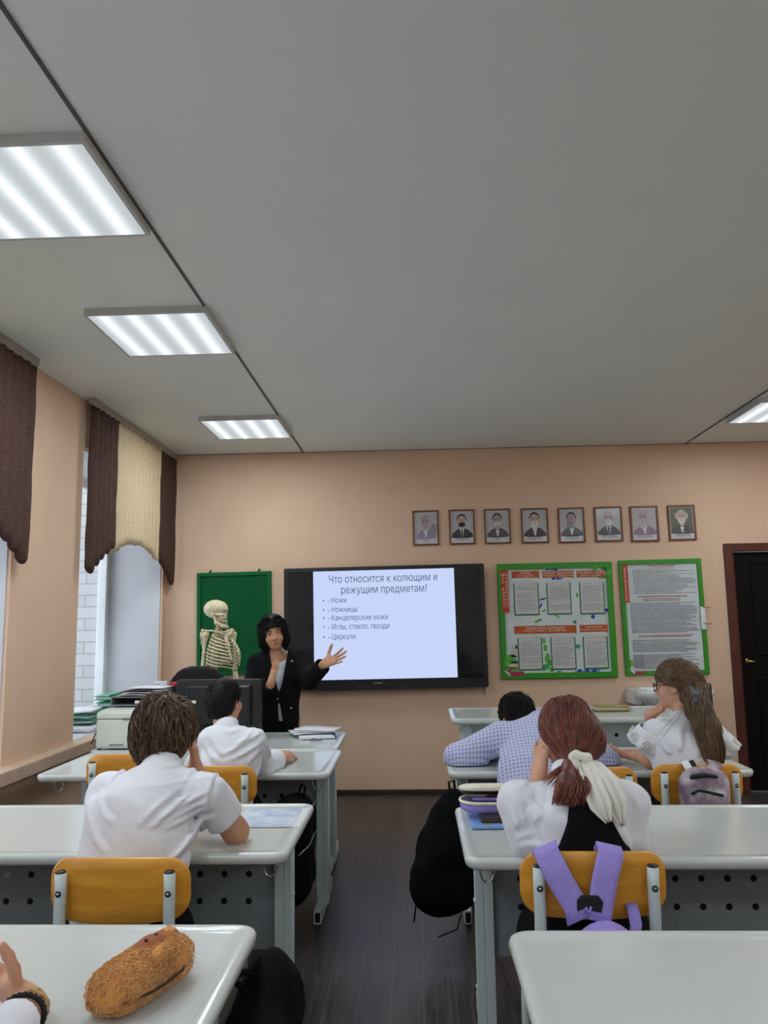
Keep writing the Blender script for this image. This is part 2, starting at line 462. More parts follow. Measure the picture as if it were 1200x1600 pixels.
    def build(s, name, mats, parent=None, world=False, bevel=0.0, seg=2, label=None):
        if not isinstance(mats, (list, tuple)): mats = [mats]
        vs = s.v
        if world and parent is not None:
            off = V(0, 0, 0); p = parent
            while p is not None:
                off = off + V(*p.location); p = p.parent
            vs = [tuple(V(*q) - off) for q in vs]
        me = bpy.data.meshes.new(name)
        me.from_pydata(vs, [], s.f); me.update()
        for m in mats: me.materials.append(M[m] if isinstance(m, str) else m)
        me.polygons.foreach_set('material_index', s.m); me.polygons.foreach_set('use_smooth', s.sm)
        bm = bmesh.new(); bm.from_mesh(me); bmesh.ops.recalc_face_normals(bm, faces=bm.faces); bm.to_mesh(me); bm.free()
        o = link(bpy.data.objects.new(name, me))
        if parent is not None: o.parent = parent
        if bevel:
            b = o.modifiers.new('bevel', 'BEVEL'); b.width = bevel; b.segments = seg; b.limit_method = 'ANGLE'; b.angle_limit = math.radians(40)
            b.harden_normals = False
        if label: o['label'] = label
        return o

def rrect(w, h, r, n=6):
    """rounded rectangle outline, counter-clockwise, centred"""
    r = min(r, w / 2 - 1e-4, h / 2 - 1e-4); out = []
    for cx, cy, a0 in ((w / 2 - r, h / 2 - r, 0), (-w / 2 + r, h / 2 - r, 90), (-w / 2 + r, -h / 2 + r, 180), (w / 2 - r, -h / 2 + r, 270)):
        for k in range(n + 1):
            a = math.radians(a0 + 90 * k / n); out.append((cx + r * math.cos(a), cy + r * math.sin(a)))
    return out

# ------------------------------------------------------------------ signed-distance modelling (bodies, cloth, bags)
class Sdf:
    def __init__(s): s.ops = []; s.lo = V(9, 9, 9); s.hi = V(-9, -9, -9)
    def _bb(s, *ps):
        for p, r in ps:
            s.lo = np.minimum(s.lo, p - r); s.hi = np.maximum(s.hi, p + r)
    def cap(s, a, b, ra, rb=None, k=0.02, op='u', flat=1.0, n=None):
        a = V(*a); b = V(*b); rb = ra if rb is None else rb; ba = b - a; L2 = ba @ ba + 1e-9
        nn = unit(n) if n is not None else None
        def f(P):
            q = P - a; t = np.clip(q @ ba / L2, 0, 1); q = q - t[:, None] * ba; r = ra + (rb - ra) * t
            if nn is not None:
                q = q + np.outer(q @ nn, nn) * (1 / flat - 1); return (np.sqrt((q * q).sum(1)) - r) * flat
            return np.sqrt((q * q).sum(1)) - r
        s.ops.append((op, f, k))
        if op == 'u': s._bb((a, ra), (b, rb))
        return s
    def chain(s, pts, rs, k=0.02, **kw):
        for i in range(len(pts) - 1): s.cap(pts[i], pts[i + 1], rs[i], rs[i + 1], k, **kw)
        return s
    def ell(s, c, r, k=0.02, op='u', R=None):
        c = V(*c); r = V(*r)
        def f(P):
            q = P - c
            if R is not None: q = q @ R
            k0 = np.sqrt(((q / r) ** 2).sum(1)); k1 = np.sqrt(((q / (r * r)) ** 2).sum(1)) + 1e-6
            return k0 * (k0 - 1) / k1
        s.ops.append((op, f, k))
        if op == 'u': s._bb((c, r.max()))
        return s
    def box(s, c, h, rad=0.02, k=0.02, op='u', R=None):
        c = V(*c); h = V(*h)
        def f(P):
            q = P - c
            if R is not None: q = q @ R
            q = np.abs(q) - (h - rad)
            return np.sqrt((np.maximum(q, 0) ** 2).sum(1)) + np.minimum(q.max(1), 0) - rad
        s.ops.append((op, f, k))
        if op == 'u': s._bb((c, np.linalg.norm(h) if R is not None else h))
        return s
    def plane(s, p, n, k=0.004):
        """keep only the side that n points away from"""
        p = V(*p); n = unit(n)
        s.ops.append(('i', lambda P: (P - p) @ n, k)); return s
    def fn(s, f, op='i', k=0.004): s.ops.append((op, f, k)); return s
    def fold(s, a, b, w, amp, k=0.0):
        a = V(*a); b = V(*b); ba = b - a; L2 = ba @ ba + 1e-9
        def f(P):
            q = P - a; t = np.clip(q @ ba / L2, 0, 1); q = q - t[:, None] * ba
            return -amp * np.exp(-(q * q).sum(1) / (w * w)) * np.sin(np.pi * np.clip(t * 0.9 + 0.05, 0, 1))
        s.ops.append(('d', f, 0)); return s
    def crease(s, pts, w, amp, ylim=None):
        """cloth crease on the side that faces the room's back: runs along pts, measured in x and z"""
        Q = [V(p[0], p[2]) for p in pts]; yl = max(p[1] for p in pts) + 0.02 if ylim is None else ylim
        def f(P):
            X = P[:, [0, 2]]; d = np.zeros(len(P)); best = np.full(len(P), 9.0); tt = np.zeros(len(P)); n = len(Q) - 1
            for i in range(n):
                ba = Q[i + 1] - Q[i]; t = np.clip((X - Q[i]) @ ba / (ba @ ba + 1e-9), 0, 1); r = X - Q[i] - t[:, None] * ba
                e = np.sqrt((r * r).sum(1)); sg = np.sign(ba[0] * r[:, 1] - ba[1] * r[:, 0]); m = e < np.abs(best)
                best = np.where(m, e * sg, best); tt = np.where(m, (i + t) / n, tt)
            u = best / w
            g = np.exp(-u * u) - 0.75 * np.exp(-(u - 1.5) ** 2)
            return np.where(P[:, 1] < yl, -amp * g * np.sin(np.pi * np.clip(0.06 + tt * 0.88, 0, 1)) ** 0.6, 0)
        s.ops.append(('d', f, 0)); return s
    def wave(s, amp, freq, d, seed=0, c=None, rad=1.0):
        """soft cloth waves running across direction d"""
        d = unit(d); u, w = perp(d); ph = seed * 1.7
        def f(P):
            x = P @ d; y = P @ u; z = P @ w
            g = np.sin(freq * x + 2.1 * np.sin(freq * 0.31 * y + ph) + 1.6 * np.sin(freq * 0.23 * z + 2 * ph) + ph) * (0.6 + 0.4 * np.sin(freq * 0.17 * (y + z) + ph))
            if c is not None: g = g * np.exp(-((P - c) ** 2).sum(1) / rad ** 2)
            return amp * g
        s.ops.append(('d', f, 0)); return s
    def ev(s, P, skip=None):
        d = np.full(len(P), 9.0)
        for i, (op, f, k) in enumerate(s.ops):
            if skip is not None and skip[i]: continue
            e = f(P)
            if op == 'u':
                h = np.maximum(k - np.abs(d - e), 0) / k; d = np.minimum(d, e) - h * h * k * 0.25
            elif op == 's':
                e = -e; h = np.maximum(k - np.abs(d - e), 0) / k; d = np.maximum(d, e) + h * h * k * 0.25
            elif op == 'i':
                h = np.maximum(k - np.abs(d - e), 0) / k; d = np.maximum(d, e) + h * h * k * 0.25
            else: d = d + e
        return d
    def grad(s, P):
        e = 1e-3; g = np.stack([s.ev(P + e * V(*a)) - s.ev(P - e * V(*a)) for a in ((1, 0, 0), (0, 1, 0), (0, 0, 1))], 1)
        return g / (np.linalg.norm(g, axis=1, keepdims=True) + 1e-9)
    def mesh(s, h, B=12):
        lo = s.lo - 4 * h - 0.01; n = np.ceil((s.hi + 4 * h + 0.01 - lo) / h).astype(int)
        nb = np.ceil(n / B).astype(int); n = nb * B + 1
        F = np.empty(n, np.float32)
        bi = np.stack(np.meshgrid(*[np.arange(q) for q in nb], indexing='ij'), -1).reshape(-1, 3)
        C = lo + (bi + 0.5) * B * h; half = B * h * 0.87
        per = np.stack([f(C) if op == 'u' else np.zeros(len(C)) for op, f, k in s.ops], 1)
        isu = np.array([o[0] == 'u' for o in s.ops]); kk = np.array([o[2] for o in s.ops])
        d = s.ev(C); base = np.where(isu, per, 9).min(1)
        act = np.abs(d) < half * 1.5 + 0.02
        g = np.stack(np.meshgrid(*[np.arange(B + 1)] * 3, indexing='ij'), -1).reshape(-1, 3) * h
        for q in range(len(C)):
            i, j, k = bi[q] * B
            if not act[q]: F[i:i + B + 1, j:j + B + 1, k:k + B + 1] = d[q]
        for q in range(len(C)):
            i, j, k = bi[q] * B
            if act[q]:
                skip = isu & (per[q] > base[q] + 2 * half * 1.3 + kk + 0.01)
                F[i:i + B + 1, j:j + B + 1, k:k + B + 1] = s.ev(lo + bi[q] * B * h + g, skip).reshape(B + 1, B + 1, B + 1)
        S = F < 0
        cnt = np.zeros(np.array(F.shape) - 1, np.int8)
        for a in (0, 1):
            for b in (0, 1):
                for c in (0, 1): cnt += S[a:F.shape[0] - 1 + a, b:F.shape[1] - 1 + b, c:F.shape[2] - 1 + c]
        I = np.argwhere((cnt > 0) & (cnt < 8)); ids = np.full(cnt.shape, -1, np.int32); ids[tuple(I.T)] = np.arange(len(I))
        acc = np.zeros((len(I), 3)); num = np.zeros(len(I))
        cor = [V(a, b, c).astype(int) for a in (0, 1) for b in (0, 1) for c in (0, 1)]
        for x in range(8):
            for y in range(x + 1, 8):
                if np.abs(cor[x] - cor[y]).sum() != 1: continue
                va = F[tuple((I + cor[x]).T)]; vb = F[tuple((I + cor[y]).T)]; cr = (va < 0) != (vb < 0)
                t = np.where(cr, va / np.where(va - vb == 0, 1, va - vb), 0)
                acc += np.where(cr[:, None], cor[x] + t[:, None] * (cor[y] - cor[x]), 0); num += cr
        P = lo + (I + acc / np.maximum(num, 1)[:, None]) * h
        quads = []
        for ax in range(3):
            o1, o2 = [(1, 2), (2, 0), (0, 1)][ax]
            sl = [slice(None)] * 3; sh = [slice(None)] * 3; sl[ax] = slice(0, -1); sh[ax] = slice(1, None)
            A = S[tuple(sl)]; Bq = S[tuple(sh)]; E = np.argwhere(A != Bq)
            ok = (E[:, o1] > 0) & (E[:, o2] > 0) & (E[:, o1] < cnt.shape[o1]) & (E[:, o2] < cnt.shape[o2]); E = E[ok]
            if not len(E): continue
            fl = A[tuple(E.T)]
            def cell(d1, d2):
                e = E.copy(); e[:, o1] -= d1; e[:, o2] -= d2; return ids[tuple(e.T)]
            q = np.stack([cell(1, 1), cell(0, 1), cell(0, 0), cell(1, 0)], 1)
            q = np.where(fl[:, None], q, q[:, ::-1]); quads.append(q)
        Q = np.concatenate(quads) if quads else np.zeros((0, 4), int)
        Q = Q[(Q >= 0).all(1)]
        return P, Q
    def into(s, mb, h, m=0):
        P, Q = s.mesh(h); mb.add(P, Q, m, True); return mb

def strands(mb, sdf, starts, flow, steps, step, r, mats=(0,), lift=0.001, jitter=0.15, cling=1.0, taper=True):
    """thin locks that run over a form: starts (N,3), flow(P) gives the direction"""
    P = np.array(starts, float); N = len(P); path = [P.copy()]
    jit = nrng.normal(0, jitter, (N, 3))
    lf = lift * (0.3 + nrng.rand(N))
    for i in range(steps):
        d = flow(P) + jit
        if cling > 0:
            g = sdf.grad(P); d = d - g * (d * g).sum(1, keepdims=True) * cling
        d /= (np.linalg.norm(d, axis=1, keepdims=True) + 1e-9)
        P = P + d * step
        if cling > 0:
            e = sdf.ev(P); P = P - g * ((e - lf) * cling)[:, None]
        path.append(P.copy())
    A = np.array(path)                                     # steps+1, N, 3
    for k in range(N):
        pts = A[:, k]; L = len(pts)
        rr = [r * (1 - 0.75 * (i / (L - 1)) ** 2 if taper else 1) for i in range(L)]
        mb.tube(pts, rr, 3, mats[nrng.randint(len(mats))], caps=False)
    return mb

def on_surface(sdf, n, lo, hi, keep=None, it=6):
    P = nrng.rand(n * 3, 3) * (np.array(hi) - lo) + lo
    for _ in range(it): P = P - sdf.grad(P) * sdf.ev(P)[:, None]
    ok = (np.abs(sdf.ev(P)) < 0.003) & (P > np.array(lo) - 0.02).all(1) & (P < np.array(hi) + 0.02).all(1)
    P = P[ok]
    if keep is not None: P = P[keep(P)]
    return P[:n]

# ================================================================== the setting
def slab(name, c, size, m, **kw):
    return struct(MB().box(c, size).build(name, m, **kw))

X0, X1, Y0, Y1, H0 = X_LEFT, X_RIGHT, Y_BACK, D_WALL, CEIL
slab('floor', ((X0 + X1) / 2, (Y0 + Y1) / 2, -0.05), (X1 - X0 + 0.9, Y1 - Y0 + 0.4, 0.1), 'floor')
slab('ceiling', ((X0 + X1) / 2, (Y0 + Y1) / 2, H0 + 0.05), (X1 - X0 + 0.9, Y1 - Y0 + 0.4, 0.1), 'ceil')
slab('trim_1', (-0.978, (Y0 + Y1) / 2, H0 - 0.003), (0.011, Y1 - Y0, 0.006), 'gap')
slab('trim_2', (2.395, (Y0 + Y1) / 2, H0 - 0.003), (0.011, Y1 - Y0, 0.006), 'gap')
slab('trim_3', ((X0 + X1) / 2, Y1 - 0.003, H0 - 0.002), (X1 - X0, 0.006, 0.004), 'gap')

DX0, DX1, DZ = 2.715, 3.52, 1.99            # door opening
w = MB()
w.box(((X0 + DX0) / 2, Y1 + 0.1, H0 / 2), (DX0 - X0, 0.2, H0))
w.box(((DX0 + DX1) / 2, Y1 + 0.1, (H0 + DZ) / 2), (DX1 - DX0, 0.2, H0 - DZ))
w.box(((DX1 + X1) / 2, Y1 + 0.1, H0 / 2), (X1 - DX1, 0.2, H0))
struct(w.build('wall_front', 'wall'))
slab('wall_right', (X1 + 0.1, (Y0 + Y1) / 2, H0 / 2), (0.2, Y1 - Y0 + 0.4, H0), 'wall')
slab('wall_back', ((X0 + X1) / 2, Y0 - 0.1, H0 / 2), (X1 - X0, 0.2, H0), 'wallback')

WT = 0.47                                    # left wall up to the window frames
WINS = [(5.03, 6.73), (2.36, 4.16), (-0.4, 1.4), (-3.0, -1.2), (-5.4, -3.7)]  # last two windows are unseen, added to brighten the room
WZ0, WZ1 = 0.71, 2.62
w = MB(); xm = X0 - WT / 2; prev = Y1 + 0.2
for y0, y1 in WINS:
    w.box((xm, (y1 + prev) / 2, H0 / 2), (WT, prev - y1, H0)); prev = y0
    w.box((xm, (y0 + y1) / 2, WZ0 / 2), (WT, y1 - y0, WZ0))
    w.box((xm, (y0 + y1) / 2, (WZ1 + H0) / 2), (WT, y1 - y0, H0 - WZ1))
w.box((xm, (Y0 + prev) / 2, H0 / 2), (WT, prev - Y0, H0))
struct(w.build('wall_left', 'wall'))
for i, (y0, y1) in enumerate(WINS):
    t = 0.006
    w = MB()                                   # white plastered reveal
    w.box((xm - 0.01, y1 - t / 2, (WZ0 + WZ1) / 2), (WT - 0.02, t, WZ1 - WZ0)); w.box((xm - 0.01, y0 + t / 2, (WZ0 + WZ1) / 2), (WT - 0.02, t, WZ1 - WZ0))
    w.box((xm - 0.01, (y0 + y1) / 2, WZ1 - t / 2), (WT - 0.02, y1 - y0 - 2 * t, t)); w.box((xm - 0.01, (y0 + y1) / 2, WZ0 + t / 2), (WT - 0.02, y1 - y0 - 2 * t, t))
    struct(w.build('trim_%d' % (10 + i), 'reveal'))
    fr = MB(); fx = X0 - WT - 0.035; ft = 0.075
    for yy in (y0 + ft / 2, y1 - ft / 2, (y0 + y1) / 2 - 0.02): fr.box((fx, yy, (WZ0 + WZ1) / 2), (0.07, ft, WZ1 - WZ0))
    for zz in (WZ0 + ft / 2, WZ1 - ft / 2): fr.box((fx, (y0 + y1) / 2, zz), (0.066, y1 - y0, ft))
    for yy in (y0 + ft + 0.012, y1 - ft - 0.012): fr.box((fx + 0.01, yy, (WZ0 + WZ1) / 2), (0.075, 0.02, WZ1 - WZ0 - 0.1))
    wf = struct(fr.build('window_%d' % (i + 1), 'pvc', bevel=0.006))
    MB().box((fx, (y0 + y1) / 2, (WZ0 + WZ1) / 2), (0.008, y1 - y0 - 0.12, WZ1 - WZ0 - 0.12)).build('pane', 'glass', wf)
    # outer brick jambs of the thick wall
    ox = X0 - WT - 0.07 - 0.19
    b = MB()
    b.box((ox, y1 + 0.06, 1.6), (0.38, 0.14, 2.6)); b.box((ox, y0 - 0.06, 1.6), (0.38, 0.14, 2.6))
    b.box((ox, (y0 + y1) / 2, WZ0 - 0.06), (0.38, y1 - y0 - 0.02, 0.1))
    struct(b.build('wall_outer_%d' % (i + 1), 'brick'))

# long painted board running under the windows
slab('trim_4', (X0 + 0.028, (Y0 + Y1) / 2, 0.674), (0.11, Y1 - Y0 - 0.01, 0.078), 'sill', bevel=0.008)
slab('baseboard_front', ((X0 + 2.64) / 2, Y1 - 0.009, 0.02), (2.64 - X0, 0.018, 0.04), 'base', bevel=0.004)
slab('baseboard_left', (X0 + 0.009, (Y0 + Y1) / 2, 0.02), (0.018, Y1 - Y0 - 0.04, 0.04), 'base', bevel=0.004)
slab('baseboard_right', (X1 - 0.009, (Y0 + Y1) / 2, 0.02), (0.018, Y1 - Y0 - 0.04, 0.04), 'base', bevel=0.004)

d = MB(); fw = 0.068
d.box((DX0 - fw / 2 + 0.004, Y1 - 0.01, (DZ + fw) / 2), (fw, 0.03, DZ + fw)); d.box((DX1 + fw / 2, Y1 - 0.01, (DZ + fw) / 2), (fw, 0.03, DZ + fw))
d.box(((DX0 + DX1) / 2, Y1 - 0.01, DZ + fw / 2), (DX1 - DX0, 0.03, fw))
d.box((DX0 + 0.012, Y1 + 0.08, DZ / 2), (0.02, 0.16, DZ)); d.box((DX1 - 0.012, Y1 + 0.08, DZ / 2), (0.02, 0.16, DZ))
struct(d.build('trim_5', 'doorframe', bevel=0.005))
leaf = MB().box(((DX0 + DX1) / 2, Y1 + 0.045, DZ / 2), (DX1 - DX0 - 0.045, 0.045, DZ - 0.01))
for zc, zh in ((1.5, 0.8), (0.55, 0.75)):
    leaf.loft([[(((DX0 + DX1) / 2) + a * s_, Y1 + 0.022 - dy, zc + b * s_) for a, b in rrect(0.5, zh, 0.01, 1)] for s_, dy in ((1.0, 0), (0.97, 0.008), (0.93, 0.002))], 0, True, False)
door = struct(leaf.build('door_1', 'doorleaf'))
hz = at(1172, 1033, Y1)[2]
hd = MB(); hx = DX0 + 0.075
hd.cyl((hx, Y1 + 0.022, hz), (hx, Y1 - 0.03, hz), 0.011, n=12); hd.ell((hx, Y1 + 0.018, hz), (0.015, 0.006, 0.022))
hd.tube([(hx, Y1 - 0.03, hz), (hx + 0.02, Y1 - 0.034, hz), (hx + 0.055, Y1 - 0.03, hz - 0.004)], [0.011, 0.009, 0.007], 10)
hd.build('door_handle', 'brass', door, label='brass lever handle')

# ------------------------------------------------------------------ ceiling lamps
def ceiling_lamp(label):
    r = thing('ceiling_lamp', label, 'lamp', group='square LED ceiling lamps')
    o = MB(); S = 0.596; z0, z1 = -0.034, 0.0
    out = rrect(S, S, 0.004, 1); inn = rrect(S - 0.03, S - 0.03, 0.003, 1)
    o.loft([[(a, b, z1) for a, b in out], [(a, b, z0) for a, b in out], [(a, b, z0) for a, b in inn], [(a, b, z0 + 0.006) for a, b in inn]], 0, True, False)
    o.build('housing', 'lampframe', r)
    MB().box((0, 0, z0 + 0.002), (S - 0.031, S - 0.031, 0.006)).build('diffuser', 'diffuser', r)
    for c in (-0.21, -0.07, 0.07, 0.21):
        t = MB()
        t.prism(rrect(0.019, 0.535, 0.009, 3), (c, 0, z0 - 0.0012), (-1, 0, 0), (0, 1, 0), -0.001)
        t.build('tube', 'tube', r)
    return r
lamp = ceiling_lamp('largest square ceiling lamp, at the top left, cut by the left edge of the photo')
lamp.location = (-1.279, 2.475, H0)
for p, lab in (((-1.263, 3.815), 'square ceiling lamp above the gap between the two blinds, second in the left row'),
               ((-1.266, 5.825), 'square ceiling lamp nearest the front wall in the left row'),
               ((2.722, 5.695), 'square ceiling lamp at the right edge of the photo, near the door'),
               ((2.722, 3.815), 'square ceiling lamp of the right row, second from the front wall, outside the photo'),
               ((2.722, 2.475), 'square ceiling lamp of the right row, third from the front wall, outside the photo'),
               ((-1.263, 0.4), 'square ceiling lamp of the left row, overhead behind the camera, outside the photo'),
               ((2.722, 0.4), 'square ceiling lamp of the right row, overhead by the camera, outside the photo'),
               ((-1.263, -1.6), 'added fill lamp of the left row, second behind the camera, outside the photo'),  # unseen lamps from here on are added to light the room
               ((2.722, -1.6), 'added fill lamp of the right row, second behind the camera, outside the photo'),
               ((-1.263, -3.6), 'added fill lamp of the left row, far behind by the back wall, outside the photo'),
               ((0.72, -1.6), 'added fill lamp midway between the rows behind the camera, outside the photo'),  # middle pair added only for more light from behind
               ((0.72, -3.6), 'added fill lamp midway between the rows by the back wall, outside the photo'),
               ((2.722, -3.6), 'added fill lamp of the right row, far behind by the back wall, outside the photo')):
    l2 = dup(lamp, (p[0], p[1], H0), 0, lab)

# ------------------------------------------------------------------ vertical blinds
def blind(y0, y1, label, all_brown=False):
    xb = -2.125; zt = 2.885
    r = thing('vertical_blind', label, 'blind', (xb, (y0 + y1) / 2, zt), 0)
    o = MB(); L = y1 - y0
    o.box((0, 0, 0.042), (0.042, L + 0.03, 0.036))
    o.box((0.012, 0, 0.02), (0.012, L + 0.03, 0.01))
    ra = o.build('rail', 'rail', r, bevel=0.003)
    n = int(round(L / 0.086)); pit = L / n
    nb = max(4, int(n * 0.24))
    hg = MB()
    for k in range(n):
        yy = -L / 2 + pit * (k + 0.5)
        e = min(k, n - 1 - k)
        brown = e < nb
        if brown:
            zb = 1.765 + (2.0 - 1.765) * (e / nb) ** 0.9
        else:
            t = (k - nb) / max(1, n - 1 - 2 * nb); zb = 1.95 + 0.085 * math.sin(math.pi * t) ** 0.7
        H = zb - zt; half = 0.0455; ang = math.radians(20)
        rows = []
        nz = 14
        for i in range(nz + 1):
            f = i / nz; row = []
            for j in range(7):
                u = (j / 6 - 0.5) * 2
                bot = H + (0.035 * (abs(u) ** 2.5) if brown else 0.004 * u * (1 if k < n / 2 else -1) * 3)
                z = bot * f
                cur = 0.006 * (1 - u * u) + 0.0022 * math.sin(13 * f + k * 2.1) + 0.0012 * math.sin(29 * f + k)
                row.append((math.sin(ang) * u * half + cur, yy + math.cos(ang) * u * half, z + 0.012))
            rows.append(row)
        MB().sheet(rows, 0.0012).build('slat', 'brownblind' if brown else 'creamblind', r)
        hg.box((0.006, yy, 0.016), (0.014, 0.03, 0.016))
    hg.build('hanger', 'rail', r)
    return r
blind(4.99, 6.80, 'vertical blind of brown and cream slats over the window behind the printer')
blind(2.36, 4.19, 'brown vertical blind at the left edge of the photo, cut off by it')

# ================================================================== front wall fittings
def board_on_wall(name, label, cat, tl, tr, br_, bl, depth, rot=None):
    """root at the centre of the four photographed corners; returns root, width, height, in-plane axes"""
    P = [at(*q, D_WALL - depth) for q in (tl, tr, br_, bl)]
    c = sum(P) / 4
    wd = (np.linalg.norm(P[1] - P[0]) + np.linalg.norm(P[2] - P[3])) / 2
    ht = (np.linalg.norm(P[3] - P[0]) + np.linalg.norm(P[2] - P[1])) / 2
    a = unit((P[1] - P[0]) + (P[2] - P[3])); ang = math.atan2(a[2], a[0]) if rot is None else rot
    r = thing(name, label, cat, (c[0], D_WALL, c[2]))
    u = V(math.cos(ang), 0, math.sin(ang)); wv = V(-math.sin(ang), 0, math.cos(ang))
    return r, wd, ht, u, wv

def flat(mb, poly, u, wv, y, m, th=0.0006):
    """thin layer of print standing at distance y in front of the wall"""
    return mb.prism(poly, V(0, -y, 0), u, wv, th, m)

def frame_mb(wd, ht, fw, d0, d1, u, wv, bev=0.004):
    o = MB(); O = rrect(wd, ht, 0.003, 1); I = rrect(wd - 2 * fw, ht - 2 * fw, 0.002, 1)
    pt = lambda q, y: V(0, -y, 0) + u * q[0] + wv * q[1]
    Ob = rrect(wd - 2 * bev, ht - 2 * bev, 0.003, 1)
    return o.loft([[pt(q, 0) for q in O], [pt(q, d1 - bev) for q in O], [pt(q, d1) for q in Ob], [pt(q, d1) for q in I], [pt(q, d0) for q in I]], 0, False, False)

# green chalkboard
r, wd, ht, u, wv = board_on_wall('chalkboard', 'small plain green chalkboard on the wall behind the skeleton', 'chalkboard', (308.5, 896), (424, 891.5), (424, 1054), (306, 1056), 0.03)
frame_mb(wd, ht, 0.03, 0.018, 0.032, u, wv).build('frame', 'chalkframe', r)
flat(MB(), rrect(wd - 0.05, ht - 0.05, 0.002, 1), u, wv, 0.001, 0, 0.018).build('writing_surface', 'chalk', r)
for sx in (-0.33, 0.33):
    MB().prism([(-0.012, -0.01), (0.012, -0.01), (0.016, 0.016), (-0.004, 0.018)], V(0, -0.006, 0) + u * sx * wd + wv * (ht / 2 + 0.006), u, wv, 0.006).build('hanger', 'chalkframe', r)

# interactive display
r, wd, ht, u, wv = board_on_wall('interactive_display', 'large black interactive display showing a pale slide with a list', 'display', (443.5, 888.5), (755.5, 880.5), (764, 1073), (445, 1080), 0.09)
pt = lambda a, b, y: V(0, -y, 0) + u * a + wv * b
o = MB(); O = rrect(wd, ht, 0.012, 3); sb = 0.055
I = [(q[0] * (wd - 0.07) / wd, q[1] * (ht - 0.11) / ht + 0.024) for q in O]
Bk = [(q[0] * 0.96, q[1] * 0.94) for q in O]
o.loft([[pt(*q, 0.0) for q in Bk], [pt(*q, 0.045) for q in Bk], [pt(*q, 0.052) for q in O], [pt(*q, 0.086) for q in O], [pt(q[0] * 0.996, q[1] * 0.994, 0.09) for q in O], [pt(*q, 0.09) for q in I], [pt(*q, 0.084) for q in I]], 0, True, False)
r.location.y -= 0.012
o.build('housing', 'black', r)
scw, sch = wd - 0.072, ht - 0.112
MB().prism([(q[0] * scw / wd, q[1] * sch / ht + 0.024) for q in O], V(0, -0.0835, 0), u, wv, 0.002).build('screen', 'screen', r)
# slide, placed from its four corners in the photograph
rootp = V(*r.location)
SP = [at(*q, D_WALL - 0.086) - rootp for q in ((490, 893), (709, 888), (715, 1058), (491, 1063))]
sx0, sx1 = (SP[0] @ u + SP[3] @ u) / 2, (SP[1] @ u + SP[2] @ u) / 2
sz0, sz1 = (SP[3] @ wv + SP[2] @ wv) / 2, (SP[0] @ wv + SP[1] @ wv) / 2
sl = MB().prism([(sx0, sz0), (sx1, sz0), (sx1, sz1), (sx0, sz1)], V(0, -0.0856, 0), u, wv, 0.0008).build('slide', 'slide', r)
ty = -0.0871
def line(px, py, body, size, align='LEFT'):
    p = at(px, py, D_WALL - 0.0871) - rootp; t = MB()
    t.text(body, size, V(0, ty, 0) + u * (p @ u) + wv * (p @ wv), u * 0.755, wv, 0, align, spacing=1.0); t.build('slide_text', 'slidetext', sl)
line(598.5, 909, 'Что относится к колющим и', 0.091, 'CENTER'); line(600, 926, 'режущим предметам?', 0.091, 'CENTER')
for k, (yy, body) in enumerate(((942.5, '- Ножи'), (957, '- Ножницы'), (970, '- Канцелярские ножи'), (984, '- Иглы, стекло, гвозди'), (999.5, '- Циркули'))):
    line(504 + k * 0.2, yy, '•  ' + body, 0.0655)
lg = MB()
for k in range(7): lg.box(pt(0.0 + 0.011 * k - 0.1, -ht / 2 + 0.052, 0.0905), (0.007, 0.001, 0.010 if k not in (0, 3) else 0.013))
lg.build('logo', 'logo', r)
pp = MB()
for a in (-0.235, 0.135):
    pp.box(pt(a, -ht / 2 + 0.022, 0.0905), (0.006, 0.002, 0.034), 0); pp.box(pt(a + 0.03, -ht / 2 + 0.022, 0.0905), (0.016, 0.002, 0.010), 0)
pp.build('port', 'metalgrey', r)
br = MB(); br.box(pt(wd / 2 - 0.01, -ht / 2 - 0.025, 0.01), (0.022, 0.04, 0.07)); br.build('wall_bracket', 'lampframe', r, bevel=0.003)

# ------------------------------------------------------------------ eight portraits
def ellp(cx, cy, rx, ry, n=22, a0=0, a1=360):
    return [(cx + rx * math.cos(math.radians(a0 + (a1 - a0) * k / (n if a1 - a0 < 360 else n))), cy + ry * math.sin(math.radians(a0 + (a1 - a0) * k / n))) for k in range(n + (1 if a1 - a0 < 360 else 0))]

